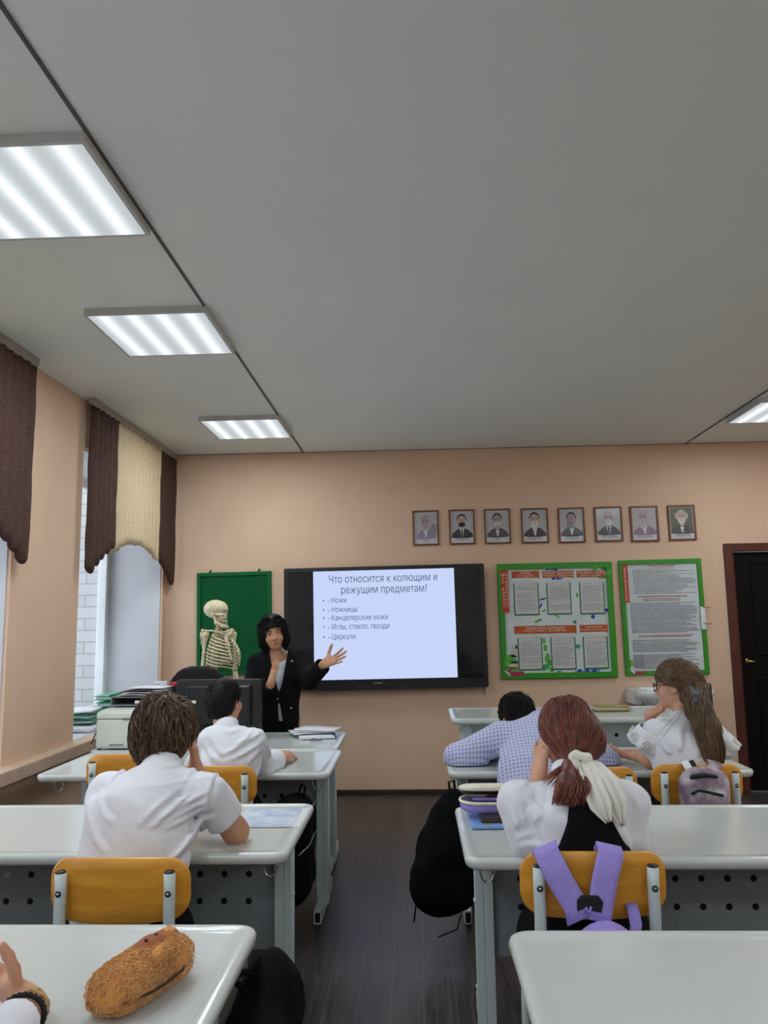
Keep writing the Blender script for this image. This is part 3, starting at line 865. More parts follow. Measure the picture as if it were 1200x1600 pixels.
def portrait(px, label, bg, skin, suit, hair, style, seed):
    x0, y0, x1, y1 = px
    r, wd, ht, u, wv = board_on_wall('framed_portrait', label, 'portrait', (x0, y0), (x1 - 1.5, y0 - 1.3), (x1 + 0.5, y1 - 1), (x0 + 1.5, y1), 0.02)
    r['group'] = 'portraits in a row above the boards'
    frame_mb(wd, ht, 0.014, 0.006, 0.02, u, wv, 0.003).build('frame', 'pframe', r)
    o = MB(); mats = ['pmat', bg, skin, suit, hair, 'pwhite', 'phair', 'inkgrey']
    w2, h2 = wd - 0.028, ht - 0.028
    L = [0.006]
    def lay(poly, m): flat(o, poly, u, wv, L[0], m, 0.0004); L[0] += 0.00035
    lay(rrect(w2, h2, 0.001, 1), 0)
    b0 = -h2 / 2 + 0.045
    lay([(-w2 / 2 + 0.008, b0), (w2 / 2 - 0.008, b0), (w2 / 2 - 0.008, h2 / 2 - 0.008), (-w2 / 2 + 0.008, h2 / 2 - 0.008)], 1)
    S = w2 / 0.163; dx = style.get('dx', 0) * S; hy = 0.043 * S
    P = lambda pts: [(x * S, y * S) for x, y in pts]
    sh = style.get('sh', 1.0)
    if style.get('side'): lay(P([(0.02, -0.05), (0.075, -0.05), (0.078, 0.02), (0.04, 0.03)]), 7)
    if style.get('backhair'): lay(ellp(dx + 0.004 * S, hy + 0.004 * S, 0.046 * S, 0.056 * S), 4)
    lay(P([(-0.078 * sh, b0 / S + 0.004), (-0.07 * sh, -0.05), (-0.04, -0.022), (-0.015, -0.01), (0.02, -0.01), (0.045, -0.022), (0.074 * sh, -0.05), (0.08 * sh, b0 / S + 0.004), (0.04, b0 / S - 0.004), (-0.04, b0 / S - 0.004)]), 3)
    lay(P([(-0.018, -0.012), (0.018, -0.012), (0.004, -0.07), (-0.002, -0.07)]), 5)
    if style.get('tie'): lay(P([(-0.006, -0.02), (0.006, -0.02), (0.004, -0.065), (-0.004, -0.065)]), 6)
    if style.get('bow'): lay(P([(-0.02, -0.016), (0, -0.022), (0.02, -0.016), (0.02, -0.03), (0, -0.024), (-0.02, -0.03)]), 6)
    lay(P([(-0.016 + dx / S, 0.02), (0.016 + dx / S, 0.02), (0.014, -0.016), (-0.014, -0.016)]), 2)
    lay(ellp(dx, hy, 0.034 * S, 0.047 * S), 2)
    hr = style.get('hair', 'top')
    if hr == 'top': lay(ellp(dx, hy + 0.002 * S, 0.037 * S, 0.050 * S, 18, 0, 180) + ellp(dx, hy + 0.006 * S, 0.030 * S, 0.032 * S, 12, 172, 8), 4)
    if hr == 'sides':
        for sg in (-1, 1): lay(ellp(dx + sg * 0.036 * S, hy + 0.004 * S, 0.008 * S, 0.022 * S), 4)
    if hr == 'one': lay(ellp(dx + 0.032 * S, hy, 0.012 * S, 0.036 * S), 4)
    bd = style.get('beard', 0)
    if bd: lay(ellp(dx + style.get('bx', 0) * S, hy - 0.02 * S - bd * S / 2, 0.026 * S, (0.012 + bd / 2) * S), style.get('bm', 4))
    if style.get('must'): lay(ellp(dx + style.get('bx', 0) * S, hy - 0.018 * S, 0.018 * S, 0.007 * S), style.get('bm', 4))
    fx = dx + style.get('fx', 0) * S
    for sg in (-1, 1):
        lay(ellp(fx + sg * 0.013 * S, hy + 0.004 * S, 0.006 * S, 0.0026 * S, 10), 6); lay(ellp(fx + sg * 0.013 * S, hy + 0.012 * S, 0.008 * S, 0.002 * S, 10), 6)
    lay(P([(fx / S - 0.003, 0.05), (fx / S + 0.001, 0.05), (fx / S + 0.005, 0.034), (fx / S - 0.006, 0.034)]), 7)
    lay(ellp(fx, hy - 0.026 * S, 0.009 * S, 0.002 * S, 10), 6)
    q = -w2 * 0.3 * style.get('cap', 1)
    while q < w2 * 0.3 * style.get('cap', 1):
        ln = 0.006 + 0.008 * rnd.random(); lay([(q, -h2 / 2 + 0.024), (q + ln, -h2 / 2 + 0.024), (q + ln, -h2 / 2 + 0.029), (q, -h2 / 2 + 0.029)], 6); q += ln + 0.003
    lay([(-0.014, -h2 / 2 + 0.014), (0.014, -h2 / 2 + 0.014), (0.014, -h2 / 2 + 0.018), (-0.014, -h2 / 2 + 0.018)], 7)
    o.build('print', mats, r)
portrait((644, 798, 686, 852.5), 'framed portrait of a person in a pale wig, first from the left', 'pg1', 'psk2', 'pg2', 'pgrey', dict(backhair=1, side=1, cap=0.4, sh=0.85, hair='sides'), 1)
portrait((701, 796.5, 742.5, 851), 'framed portrait of a dark-haired bearded person in a suit and tie, second from the left', 'pg1', 'psk', 'psuit', 'phair', dict(beard=0.012, must=1, tie=1), 2)
portrait((756, 795.5, 798.5, 850), 'framed portrait of a person with moustache and bow tie, third from the left', 'pg1', 'psk2', 'psuit2', 'phair', dict(must=1, bm=5, bow=1, beard=0.008, cap=0.25), 3)
portrait((814, 794.5, 857.5, 849), 'framed portrait of a white-bearded person in a dark coat, fourth from the left', 'pg1', 'psk', 'psuit3', 'phair', dict(beard=0.03, bm=5, must=1), 4)
portrait((872, 793.5, 914.5, 848.5), 'framed portrait of a person with a long grey goatee looking left, fifth from the left', 'pg1', 'psk2', 'psuit', 'phair', dict(beard=0.036, bm=7, bx=-0.01, fx=-0.01), 5)
portrait((929, 792, 973.5, 846.5), 'framed portrait of a bald person with a broad white beard, sixth from the left', 'pg1', 'psk2', 'psuit2', 'pgrey', dict(hair='sides', beard=0.02, bm=5, tie=1, must=1), 6)
portrait((985, 791, 1030, 846.5), 'framed mauve portrait of a person with a long beard turned left, seventh from the left', 'pgrey', 'psk2', 'plil', 'pgrey', dict(hair='one', beard=0.044, bm=4, bx=-0.014, fx=-0.012), 7)
portrait((1044, 789.5, 1088, 844.5), 'framed portrait with a dark green background, eighth and nearest the door', 'pg3', 'psk', 'psuit2', 'pgrey', dict(hair='sides', beard=0.016, bm=5, must=1, bow=1), 8)

# ------------------------------------------------------------------ information boards
MATS_B = ['boardpaper', 'orange', 'orangered', 'labeltext', 'whitetext', 'pgreen', 'pblue', 'plightblue', 'pcrimson', 'pbeige', 'pteal', 'pline', 'hole', 'inkgrey', 'inkviolet', 'inkred']
mi = {m: i for i, m in enumerate(MATS_B)}
class Printed:
    """layers of print placed by the photographed pixel"""
    def __init__(s, r, u, wv, y): s.o = MB(); s.r = V(*r.location); s.u = u; s.w = wv; s.y = y; s.k = 0
    def uv(s, px, py):
        p = at(px, py, D_WALL - s.y) - s.r; return p @ s.u, p @ s.w
    def lay(s, poly, m, up=None):
        flat(s.o, poly, s.u, s.w, s.y + (up or 0) + s.k * 0.000002, mi[m] if isinstance(m, str) else m, 0.0005); s.k += 1
    def quad(s, px0, py0, px1, py1, m, up=0.0006):
        a = s.uv(px0, py0); b = s.uv(px1, py1); s.lay([(a[0], b[1]), (b[0], b[1]), (b[0], a[1]), (a[0], a[1])], m, up)
    def ell(s, px, py, rx, ry, m, up=0.0006, ang=0):
        a = s.uv(px, py); k = 0.0055; c, q = math.cos(ang), math.sin(ang)
        s.lay([(a[0] + (x * c - y * q) * k, a[1] + (x * q + y * c) * k) for x, y in ellp(0, 0, rx, ry, 16)], m, up)
    def text(s, px, py, body, size, m, align='CENTER', up=0.0046, turn=False):
        a = s.uv(px, py); uu, ww = (s.u, s.w) if not turn else (s.w, -s.u)
        s.o.text(body, size, V(0, -(s.y + up), 0) + s.u * a[0] + s.w * a[1], uu, ww, mi[m], align)
    def lines(s, px0, py0, px1, py1, n, m, ragged=0.35, up=0.0008, hgt=0.45, skew=(0, 0)):
        pit = (py1 - py0) / n
        for i in range(n):
            y = py0 + pit * (i + 0.2); x = px0 + skew[0] * i; e = px1 + skew[0] * i - (px1 - px0) * ragged * rnd.random() ** 2
            while x < e - 1:
                ln = min(1.2 + 3.4 * rnd.random(), e - x); sl = skew[1] * (x - px0)
                s.quad(x, y + sl, x + ln, y + pit * hgt + sl, m, up); x += ln + 0.7

# board of six pockets
r, wd, ht, u, wv = board_on_wall('information_board', 'green framed board with six document pockets and orange headings', 'notice board', (776.5, 881), (955.5, 877.5), (967, 1058.5), (784, 1062), 0.03)
frame_mb(wd, ht, 0.05, 0.014, 0.03, u, wv, 0.006).build('frame', 'boardgreen', r, label='bright green frame')
P = Printed(r, u, wv, 0.014)
flat(P.o, rrect(wd - 0.1, ht - 0.1, 0.002, 1), u, wv, 0.004, 0, 0.0102)
for k in range(46):      # faint line drawings of the background print
    x, y = 795 + 155 * rnd.random(), 893 + 158 * rnd.random(); a = rnd.random() * 360
    ar = ellp(0, 0, 5 + 7 * rnd.random(), 3 + 8 * rnd.random(), 10, a, a + 150)
    c = P.uv(x, y); kk = 0.0055
    P.o.tube([V(0, -0.0145, 0) + u * (c[0] + q[0] * kk) + wv * (c[1] + q[1] * kk) for q in ar if abs(c[0] + q[0] * kk) < wd / 2 - 0.055 and abs(c[1] + q[1] * kk) < ht / 2 - 0.055] or [V(0, -0.0145, 0), V(0, -0.0145, 0.001)], 0.0012, 4, mi['pline'])
for x, y, m, rx in ((856, 889, 'pblue', 4), (862, 889.5, 'plightblue', 5), (868, 889.5, 'pblue', 3), (865, 904, 'pblue', 3), (872, 904, 'pblue', 3), (876, 904, 'plightblue', 3)): P.ell(x, y, rx, 2.2, m)
for x, y, rx, ry, a, m in ((848, 936, 6, 1.4, 0.25, 'pblue'), (845, 946, 4, 1.4, 1.05, 'pblue'), (850, 954, 3.6, 1.3, 0.55, 'pgreen'), (841, 970, 7, 1.9, 0.4, 'pgreen'), (870, 962.5, 4.5, 1.2, -0.5, 'pgreen'),
                           (948, 953.5, 3, 3, 0, 'pblue'), (926.5, 963.5, 3.2, 3.2, 0, 'pblue'), (898, 972, 3, 3, 0, 'pteal'), (903, 1010, 3.6, 3.6, 0, 'pteal'), (901.5, 929.5, 2, 3.6, 0, 'pgreen'),
                           (850, 1001, 2.4, 5, 0, 'pgreen'), (852, 1013, 3, 6, 0, 'pgreen'), (855, 1028, 4, 8, 0, 'pgreen'), (853, 1043, 5, 6, 0, 'pteal'), (859, 1036, 4, 5, 0, 'pgreen'), (851, 1022, 2.4, 5.5, -0.4, 'pocket'),
                           (856, 1049, 5, 3, 0.2, 'boardpaper'), (874, 1051, 4, 3, 0, 'pteal'), (862, 1046, 4, 4, 0, 'pgreen'), (900, 1051, 5, 2.4, 0.2, 'plightblue'), (906, 1049, 4, 3.6, 0, 'pblue'), (912, 1050, 3.4, 2.8, 0, 'plightblue'),
                           (917.5, 1048, 3.4, 3.4, 0, 'pblue'), (924, 1049, 2.8, 3, 0, 'plightblue'), (929, 1048.5, 3.6, 3.2, 0, 'pblue'), (935, 1047, 3, 2.6, 0, 'plightblue'), (957, 1008, 3, 5, 0, 'pgreen'), (958, 1037, 2.6, 3.4, 0, 'pgreen')):
    P.ell(x, y, rx, ry, m if m in mi else 'boardpaper', 0.0006, a)
# leaves at the upper right, microscope and books at the lower left
for x, y, rx, ry, a in ((929.5, 888, 3, 6, -0.2), (945, 889, 7, 3, -0.35), (941, 901, 7, 3.2, 0.1), (951, 895, 3, 6, -0.5)): P.ell(x, y, rx, ry, 'pgreen', 0.0172 if y < 888.5 or x > 948 else 0.0006, a)
P.ell(795, 1033, 7, 10, 'pgreen', 0.0165); P.quad(797, 1043, 809, 1048, 'pgreen', 0.0166)
P.lay([P.uv(*q) for q in ((805, 1010), (808, 1009), (808, 1023), (801, 1024))][::-1], 'pbeige', 0.0167)
P.ell(806.5, 1011, 1.6, 3, 'hole', 0.0168); P.ell(802, 1025, 5, 1.8, 'hole', 0.0168, -0.25); P.ell(802, 1032, 5.5, 2, 'pteal', 0.0168); P.ell(803, 1035, 7, 1.4, 'hole', 0.0169)
P.ell(802, 1040, 7.6, 3.6, 'pbeige', 0.0168); P.ell(801, 1043.5, 7.6, 0.9, 'hole', 0.0169)
P.lay([P.uv(*q) for q in ((788, 1048), (800, 1057), (819, 1054.5), (818, 1048.5), (799, 1050), (797, 1046))][::-1], 'pcrimson', 0.017)
P.lay([P.uv(*q) for q in ((788, 1049), (797, 1057), (796, 1051), (790, 1047.5))][::-1], 'boardpaper', 0.0172)
# vertical title strip
a, b = P.uv(782.5, 890.5), P.uv(796.5, 957)
P.lay([(a[0], b[1]), (b[0] - 0.004, b[1]), (b[0] - 0.006, a[1]), (a[0] - 0.006, a[1])], 'orangered', 0.0166)
for i, ch in enumerate('МАС БИОЛОГ'): P.text(784.8 + i * 0.38, 900.5 + i * 5.55, ch, 0.030, 'whitetext', 'CENTER', 0.0178)
for i, ch in enumerate('ЮНЫЙ БИОЛОГ'[:4] + 'БИОЛОГ'): P.text(790.6 + i * 0.30, 900 + i * 5.55, ch, 0.030, 'labeltext', 'CENTER', 0.0178)
# headings
for x0, y0, x1, y1, t1, t2 in ((799, 893, 842.5, 902.5, 'ПЛАНЫ', 'И ЗАДАЧИ'), (847, 892.5, 896.5, 902, 'КАБИНЕТ БИОЛОГИИ', 'ПРАВИЛА ПОВЕДЕНИЯ'), (900.5, 892, 945, 901.5, 'ЭТО ВАЖНО ВСЕМ', 'ЗНАТЬ ТЫ МОГ'),
                               (803, 978.5, 901, 989, 'РАСПИСАНИЕ, КАЛЕНДАРЬ', 'ПОДГОТОВКА К ЭКЗАМЕНАМ'), (905.5, 976.5, 950, 987, 'ВСЕРОССИЙСКАЯ', 'ПО БИОЛОГИИ И НЕ ТОЛЬКО')):
    P.quad(x0, y0, x1, y1, 'orange', 0.0008); P.quad(x0 + 0.5, y1, x0 + 1.8, y1 + 1.6, 'hole', 0.0007); P.quad(x1 - 1.8, y1, x1 - 0.5, y1 + 1.6, 'hole', 0.0007)
    xm_ = (x0 + x1) / 2; sz = min(0.024, 0.26 * (x1 - x0) / 50 / max(len(t1), len(t2)) * 1.55)
    P.text(xm_, y0 + 4.2, t1, sz, 'whitetext'); P.text(xm_, y0 + 8.4, t2, sz, 'labeltext')
P.o.build('print', MATS_B, r)
pk = [((801.5, 908), (840, 907.5), (844, 961), (804.5, 962)), ((853, 908), (890.5, 906.5), (894, 959.5), (856, 961)), ((904.5, 906.5), (943, 906), (946, 959), (907, 960.5)),
      ((808, 993), (846.5, 992), (848.5, 1047), (811, 1048)), ((859, 992.5), (898, 991.5), (901.5, 1046), (863, 1047)), ((909, 991.5), (948, 990.5), (952, 1045), (914, 1045.5))]
for q in pk:
    o = MB(); c = [P.uv(*z) for z in q]
    cx = (c[0][0] + c[3][0]) / 2; ex = (c[1][0] + c[2][0]) / 2; top = (c[0][1] + c[1][1]) / 2; bot = (c[2][1] + c[3][1]) / 2
    e = 0.012
    for poly in ([(cx, bot), (ex, bot), (ex, bot + e), (cx, bot + e)], [(cx, bot + e), (cx + e * 0.7, bot + e), (cx + e * 0.7, top - 0.02), (cx, top - 0.02)], [(ex - e * 0.7, bot + e), (ex, bot + e), (ex, top - 0.02), (ex - e * 0.7, top - 0.02)]):
        flat(o, poly, u, wv, 0.0144, 0, 0.004)
    flat(o, [(cx + 0.006, bot + 0.008), (ex - 0.006, bot + 0.008), (ex - 0.006, top), (cx + 0.006, top)], u, wv, 0.0145, 1, 0.002)
    yy = top - 0.03; n = 0
    while yy > bot + 0.03:
        hgt = 0.004
        if n == 0: segs = [(0.2, 0.42), (0.62, 0.86)]
        elif rnd.random() < 0.12: segs = []
        else: segs = [(0.12 + 0.06 * (rnd.random() < 0.2), 0.9 - 0.4 * rnd.random() ** 3)]
        for s0, s1 in segs:
            xx = cx + (ex - cx) * s0
            while xx < cx + (ex - cx) * s1:
                ln = 0.006 + 0.02 * rnd.random(); flat(o, [(xx, yy), (xx + ln, yy), (xx + ln, yy + hgt), (xx, yy + hgt)], u, wv, 0.0166, 2, 0.0003); xx += ln + 0.004
        yy -= 0.0092 if n else 0.022; n += 1
    o.build('document_pocket', ['pocketframe', 'pocket', 'inkgrey'], r)

# board of rules
r, wd, ht, u, wv = board_on_wall('information_board', 'green framed board filled with printed rules, beside the door', 'notice board', (966.5, 876), (1094, 872), (1111.5, 1053.5), (979.5, 1056), 0.03)
frame_mb(wd, ht, 0.036, 0.014, 0.03, u, wv, 0.006).build('frame', 'boardgreen', r, label='bright green frame')
P = Printed(r, u, wv, 0.014)
flat(P.o, rrect(wd - 0.074, ht - 0.074, 0.002, 1), u, wv, 0.004, 0, 0.0102)
sk = (0.62, -0.035)
def shift(py): return (py - 880) * 0.082
for (y0, y1, n, m, x0, x1, rg) in ((883, 886, 1, 'inkred', 1012, 1055, 0.05), (886.6, 888.6, 1, 'inkred', 1016, 1052, 0.05), (890, 929, 17, 'inkviolet', 987, 1085, 0.5), (931, 934.5, 1, 'inkred', 992, 1070, 0.05), (935, 940, 2, 'inkred', 999, 1062, 0.1),
                                   (942, 990, 22, 'inkviolet', 979, 1083, 0.3), (992, 997, 2, 'inkred', 988, 1076, 0.08), (999.5, 1020, 9, 'inkviolet', 978, 1082, 0.3), (1022, 1046, 11, 'inkviolet', 990, 1080, 0.35)):
    pit = (y1 - y0) / n
    for i in range(n):
        yy = y0 + pit * i; s_ = shift(yy)
        P.lines(x0 + s_, yy, x1 + s_, yy + pit, 1, m if rnd.random() < 0.7 or m == 'inkred' else 'inkgrey', rg, 0.0008, 0.42, (0, -0.02))
for i in range(6): P.quad(989 + i * 0.3, 1023 + i * 3.6, 1005 + i * 0.3, 1025.4 + i * 3.6, 'inkgrey', 0.0009)
a, b = P.uv(971.5, 883), P.uv(984.5, 941)
P.lay([(a[0], b[1]), (b[0] - 0.004, b[1]), (b[0] - 0.008, a[1]), (a[0], a[1])], 'orangered', 0.0166)
P.text(979.5, 939, 'ИНСТРУКЦИЯ ПО ТЕХНИКЕ', 0.021, 'whitetext', 'LEFT', 0.0222, True); P.text(984.2, 939, 'БЕЗОПАСНОСТИ', 0.021, 'labeltext', 'LEFT', 0.0222, True)
P.ell(985, 1036, 3.2, 5, 'pgreen', 0.0166); P.lay([P.uv(*q) for q in ((985, 1049.5), (992, 1054), (1010, 1051), (1009, 1048.5), (993, 1049))][::-1], 'pcrimson', 0.0168)
P.lay([P.uv(*q) for q in ((984, 1047), (991, 1053.5), (991, 1049.5), (987, 1045.5))][::-1], 'boardpaper', 0.0169)
P.o.build('print', MATS_B, r)

# small latch plate fixed at the edge of the rules board
c = (at(1096, 947, D_WALL - 0.033) + at(1102, 984, D_WALL - 0.033)) / 2
r = thing('latch_plate', 'small white plastic plate with two dark pegs at the right edge of the rules board', 'latch', (c[0], D_WALL, c[2]))
MB().box((0, -0.031, 0), (0.04, 0.004, 0.19)).build('plate', 'pvc', r, bevel=0.002)
for z in (0.09, -0.045):
    MB().tube([(0.0, -0.034, z), (0.024, -0.034, z), (0.066, -0.034, z - 0.002)], 0.0055, 8).build('peg', 'bonedark', r)

# ------------------------------------------------------------------ washbasin
r = thing('washbasin', 'white ceramic washbasin on the front wall behind the long-haired girl', 'sink', (2.07, 6.6, 0))
o = MB(); zt = 0.862; bw, bd = 0.60, 0.44; cy = 6.83 - bd / 2 - 6.6
outl = lambda s_, z: [(q[0] * s_ - 0.02, q[1] * s_ + cy, z) for q in rrect(bw, bd, 0.06, 5)]
inl = lambda sx, sy, z, dy=-0.02: [(q[0] * sx - 0.02, q[1] * sy + cy + dy, z) for q in rrect(bw, bd, 0.18, 5)]
o.loft([inl(0.34, 0.34, zt - 0.215), inl(0.55, 0.6, zt - 0.17), outl(0.90, zt - 0.075), outl(0.98, zt - 0.05), outl(1.0, zt - 0.03), outl(1.0, zt - 0.006), outl(0.985, zt), inl(0.84, 0.78, zt), inl(0.8, 0.74, zt - 0.012), inl(0.62, 0.6, zt - 0.09), inl(0.2, 0.2, zt - 0.125)], 0)
for sx in (-1, 1): o.box((sx * (bw / 2 - 0.03) - 0.02, 6.83 - 6.6 - 0.14, zt - 0.07), (0.055, 0.27, 0.10))
o.build('bowl', 'ceramic', r)
MB().box((-0.02 - bw / 2 + 0.055, cy - bd / 2 + 0.02, zt + 0.001), (0.012, 0.02, 0.004)).build('overflow_slot', 'hole', r)
MB().tube([(0.23, 0.1, 0.84), (0.23, 0.1, 0.45), (0.2, 0.14, 0.4), (0.2, 0.22, 0.4)], 0.016, 10).build('waste_pipe', 'pvc', r)
tp = MB(); tp.cyl((-0.02, 0.17, zt), (-0.02, 0.17, zt + 0.09), 0.018, 0.015, 12); tp.tube([(-0.02, 0.17, zt + 0.08), (-0.02, 0.1, zt + 0.1), (-0.02, 0.04, zt + 0.085)], [0.013, 0.012, 0.011], 10)
tp.build('tap', 'chrome', r)

# ================================================================== desks
def desk(label, loc, w=1.40, d=0.68, h=0.75, pale=False, plugs=(), rz=0.0, group='white topped school desks'):
    r = thing('school_desk', label, 'desk', (loc[0], loc[1], 0), rz, group)
    o = MB(); T = 0.034
    def ring(ins, z, rad=0.055): return [(a, b, h + z) for a, b in rrect(w - 2 * ins, d - 2 * ins, max(rad - ins, 0.008), 7)]
    o.loft([ring(0.03, -T + 0.006), ring(0.012, -T), ring(0.004, -T + 0.006), ring(0.0, -0.012), ring(0.004, -0.003), ring(0.012, 0), ring(0.03, 0), ring(0.033, -0.0012), ring(0.037, -0.0026), ring(0.06, -0.003)], 0, True, True)
    o.build('tabletop', 'desktop', r)
    cy = 0.13 if not pale else -0.16; sg = 1
    for sx in (-1, 1):
        x = sx * (w / 2 - 0.085)
        c = MB(); cw, cd, z0, z1 = 0.058, 0.085, 0.03, h - T + 0.002
        prof = [(-cw / 2, -cd / 2), (-0.004, -cd / 2), (-0.002, -cd / 2 + 0.003), (0.002, -cd / 2 + 0.003), (0.004, -cd / 2), (cw / 2, -cd / 2), (cw / 2, cd / 2), (-cw / 2, cd / 2)]
        c.loft([[(x + a, cy + b, z0) for a, b in prof], [(x + a, cy + b, z1) for a, b in prof]], 0, True, False)
        for zz in (0.2, 0.48): c.cyl((x + sx * cw / 2, cy, zz), (x + sx * (cw / 2 + 0.006), cy, zz), 0.008, n=8)
        leg = c.build('leg', 'steel', r)
        ft = MB(); y0, y1 = cy - 0.25, cy + 0.27; fw, fh = 0.036, 0.058
        ft.box((x, (y0 + y1) / 2, 0.012 + fh / 2), (fw, y1 - y0, fh))
        for yy in (y0 + 0.04, y1 - 0.04): ft.cyl((x, yy, 0.0), (x, yy, 0.014), 0.014, n=10)
        ft.box((x, y0 - 0.0006, 0.012 + fh / 2), (fw - 0.012, 0.002, fh - 0.014), 1)
        ft.build('foot', ['steel', 'hole'], r)
        hk = MB(); hy = -d / 2 + 0.12; hx = x + sx * 0.012
        hk.tube([(hx - 0.022, hy, h - T + 0.004), (hx - 0.022, hy, h - T - 0.04), (hx - 0.014, hy, h - T - 0.06), (hx, hy, h - T - 0.068), (hx + 0.014, hy, h - T - 0.06), (hx + 0.022, hy, h - T - 0.04), (hx + 0.022, hy, h - T + 0.004)], 0.0032, 6)
        hk.build('bag_hook', 'chrome', r)
    p = MB(); pw = w - 0.17 - 0.058; pz0, pz1 = (0.30, h - T) if not pale else (h - 0.50, h - T - 0.005)
    yb = cy - (0.0 if not pale else 0.04)
    p.box((0, yb, (pz0 + pz1) / 2), (pw, 0.016, pz1 - pz0))
    if pale:
        p.box((0, yb + 0.0, pz1 - 0.012), (pw + 0.03, 0.05, 0.024))
    for zz in (pz0 + 0.008, pz1 - 0.006): p.box((0, yb + 0.012, zz), (pw, 0.03, 0.012))
    n = int((pw - 0.08) / 0.0885); k0 = -(n - 1) / 2
    for row in range(3):
        for k in range(n):
            hx, hz = (k0 + k) * 0.0885, h - 0.105 - row * 0.092
            m = 2 if (k, row) in plugs else 1
            q = [(hx + 0.0115 * math.cos(a), yb - 0.0085 - (0.002 if m == 2 else 0), hz + 0.0115 * math.sin(a)) for a in [2 * math.pi * j / 12 for j in range(12)]]
            q2 = [(x_, yb - 0.007, z_) for x_, y_, z_ in q]
            p.loft([q2, q], m, True, False)
    p.build('modesty_panel', ['panelpale' if pale else 'panel', 'hole', 'plug'], r)
    return r
desk('white topped desk at the lower left, carrying the furry pencil case', (-1.078, 1.60))
desk('white topped desk at the lower right with nothing on it, nearest of the right row', (0.89, 1.565))
desk('white topped desk under the elbow of the boy with tousled brown hair', (-1.105, 2.82), plugs=((1, 0), (1, 1), (2, 0)))
desk('white topped desk of the girl with the white bow, holding the open pencil case', (0.83, 2.76), plugs=((2, 2), (12, 0), (11, 1)))
desk('white topped desk on the left under the arms of the short-haired boy in white', (-1.115, 4.085))
desk('white topped desk on the right that the boy in the dotted shirt lies on', (0.835, 4.085), plugs=((2, 0), (5, 0), (6, 0), (7, 0), (8, 0), (8, 1), (2, 1)))
desk('white topped desk in front of the teacher, holding monitor and printer', (-1.15, 4.78))
desk('taller pale desk at the front right with a pale grey panel, standing by the wall', (0.885, 4.76), d=0.56, h=0.90, pale=True)

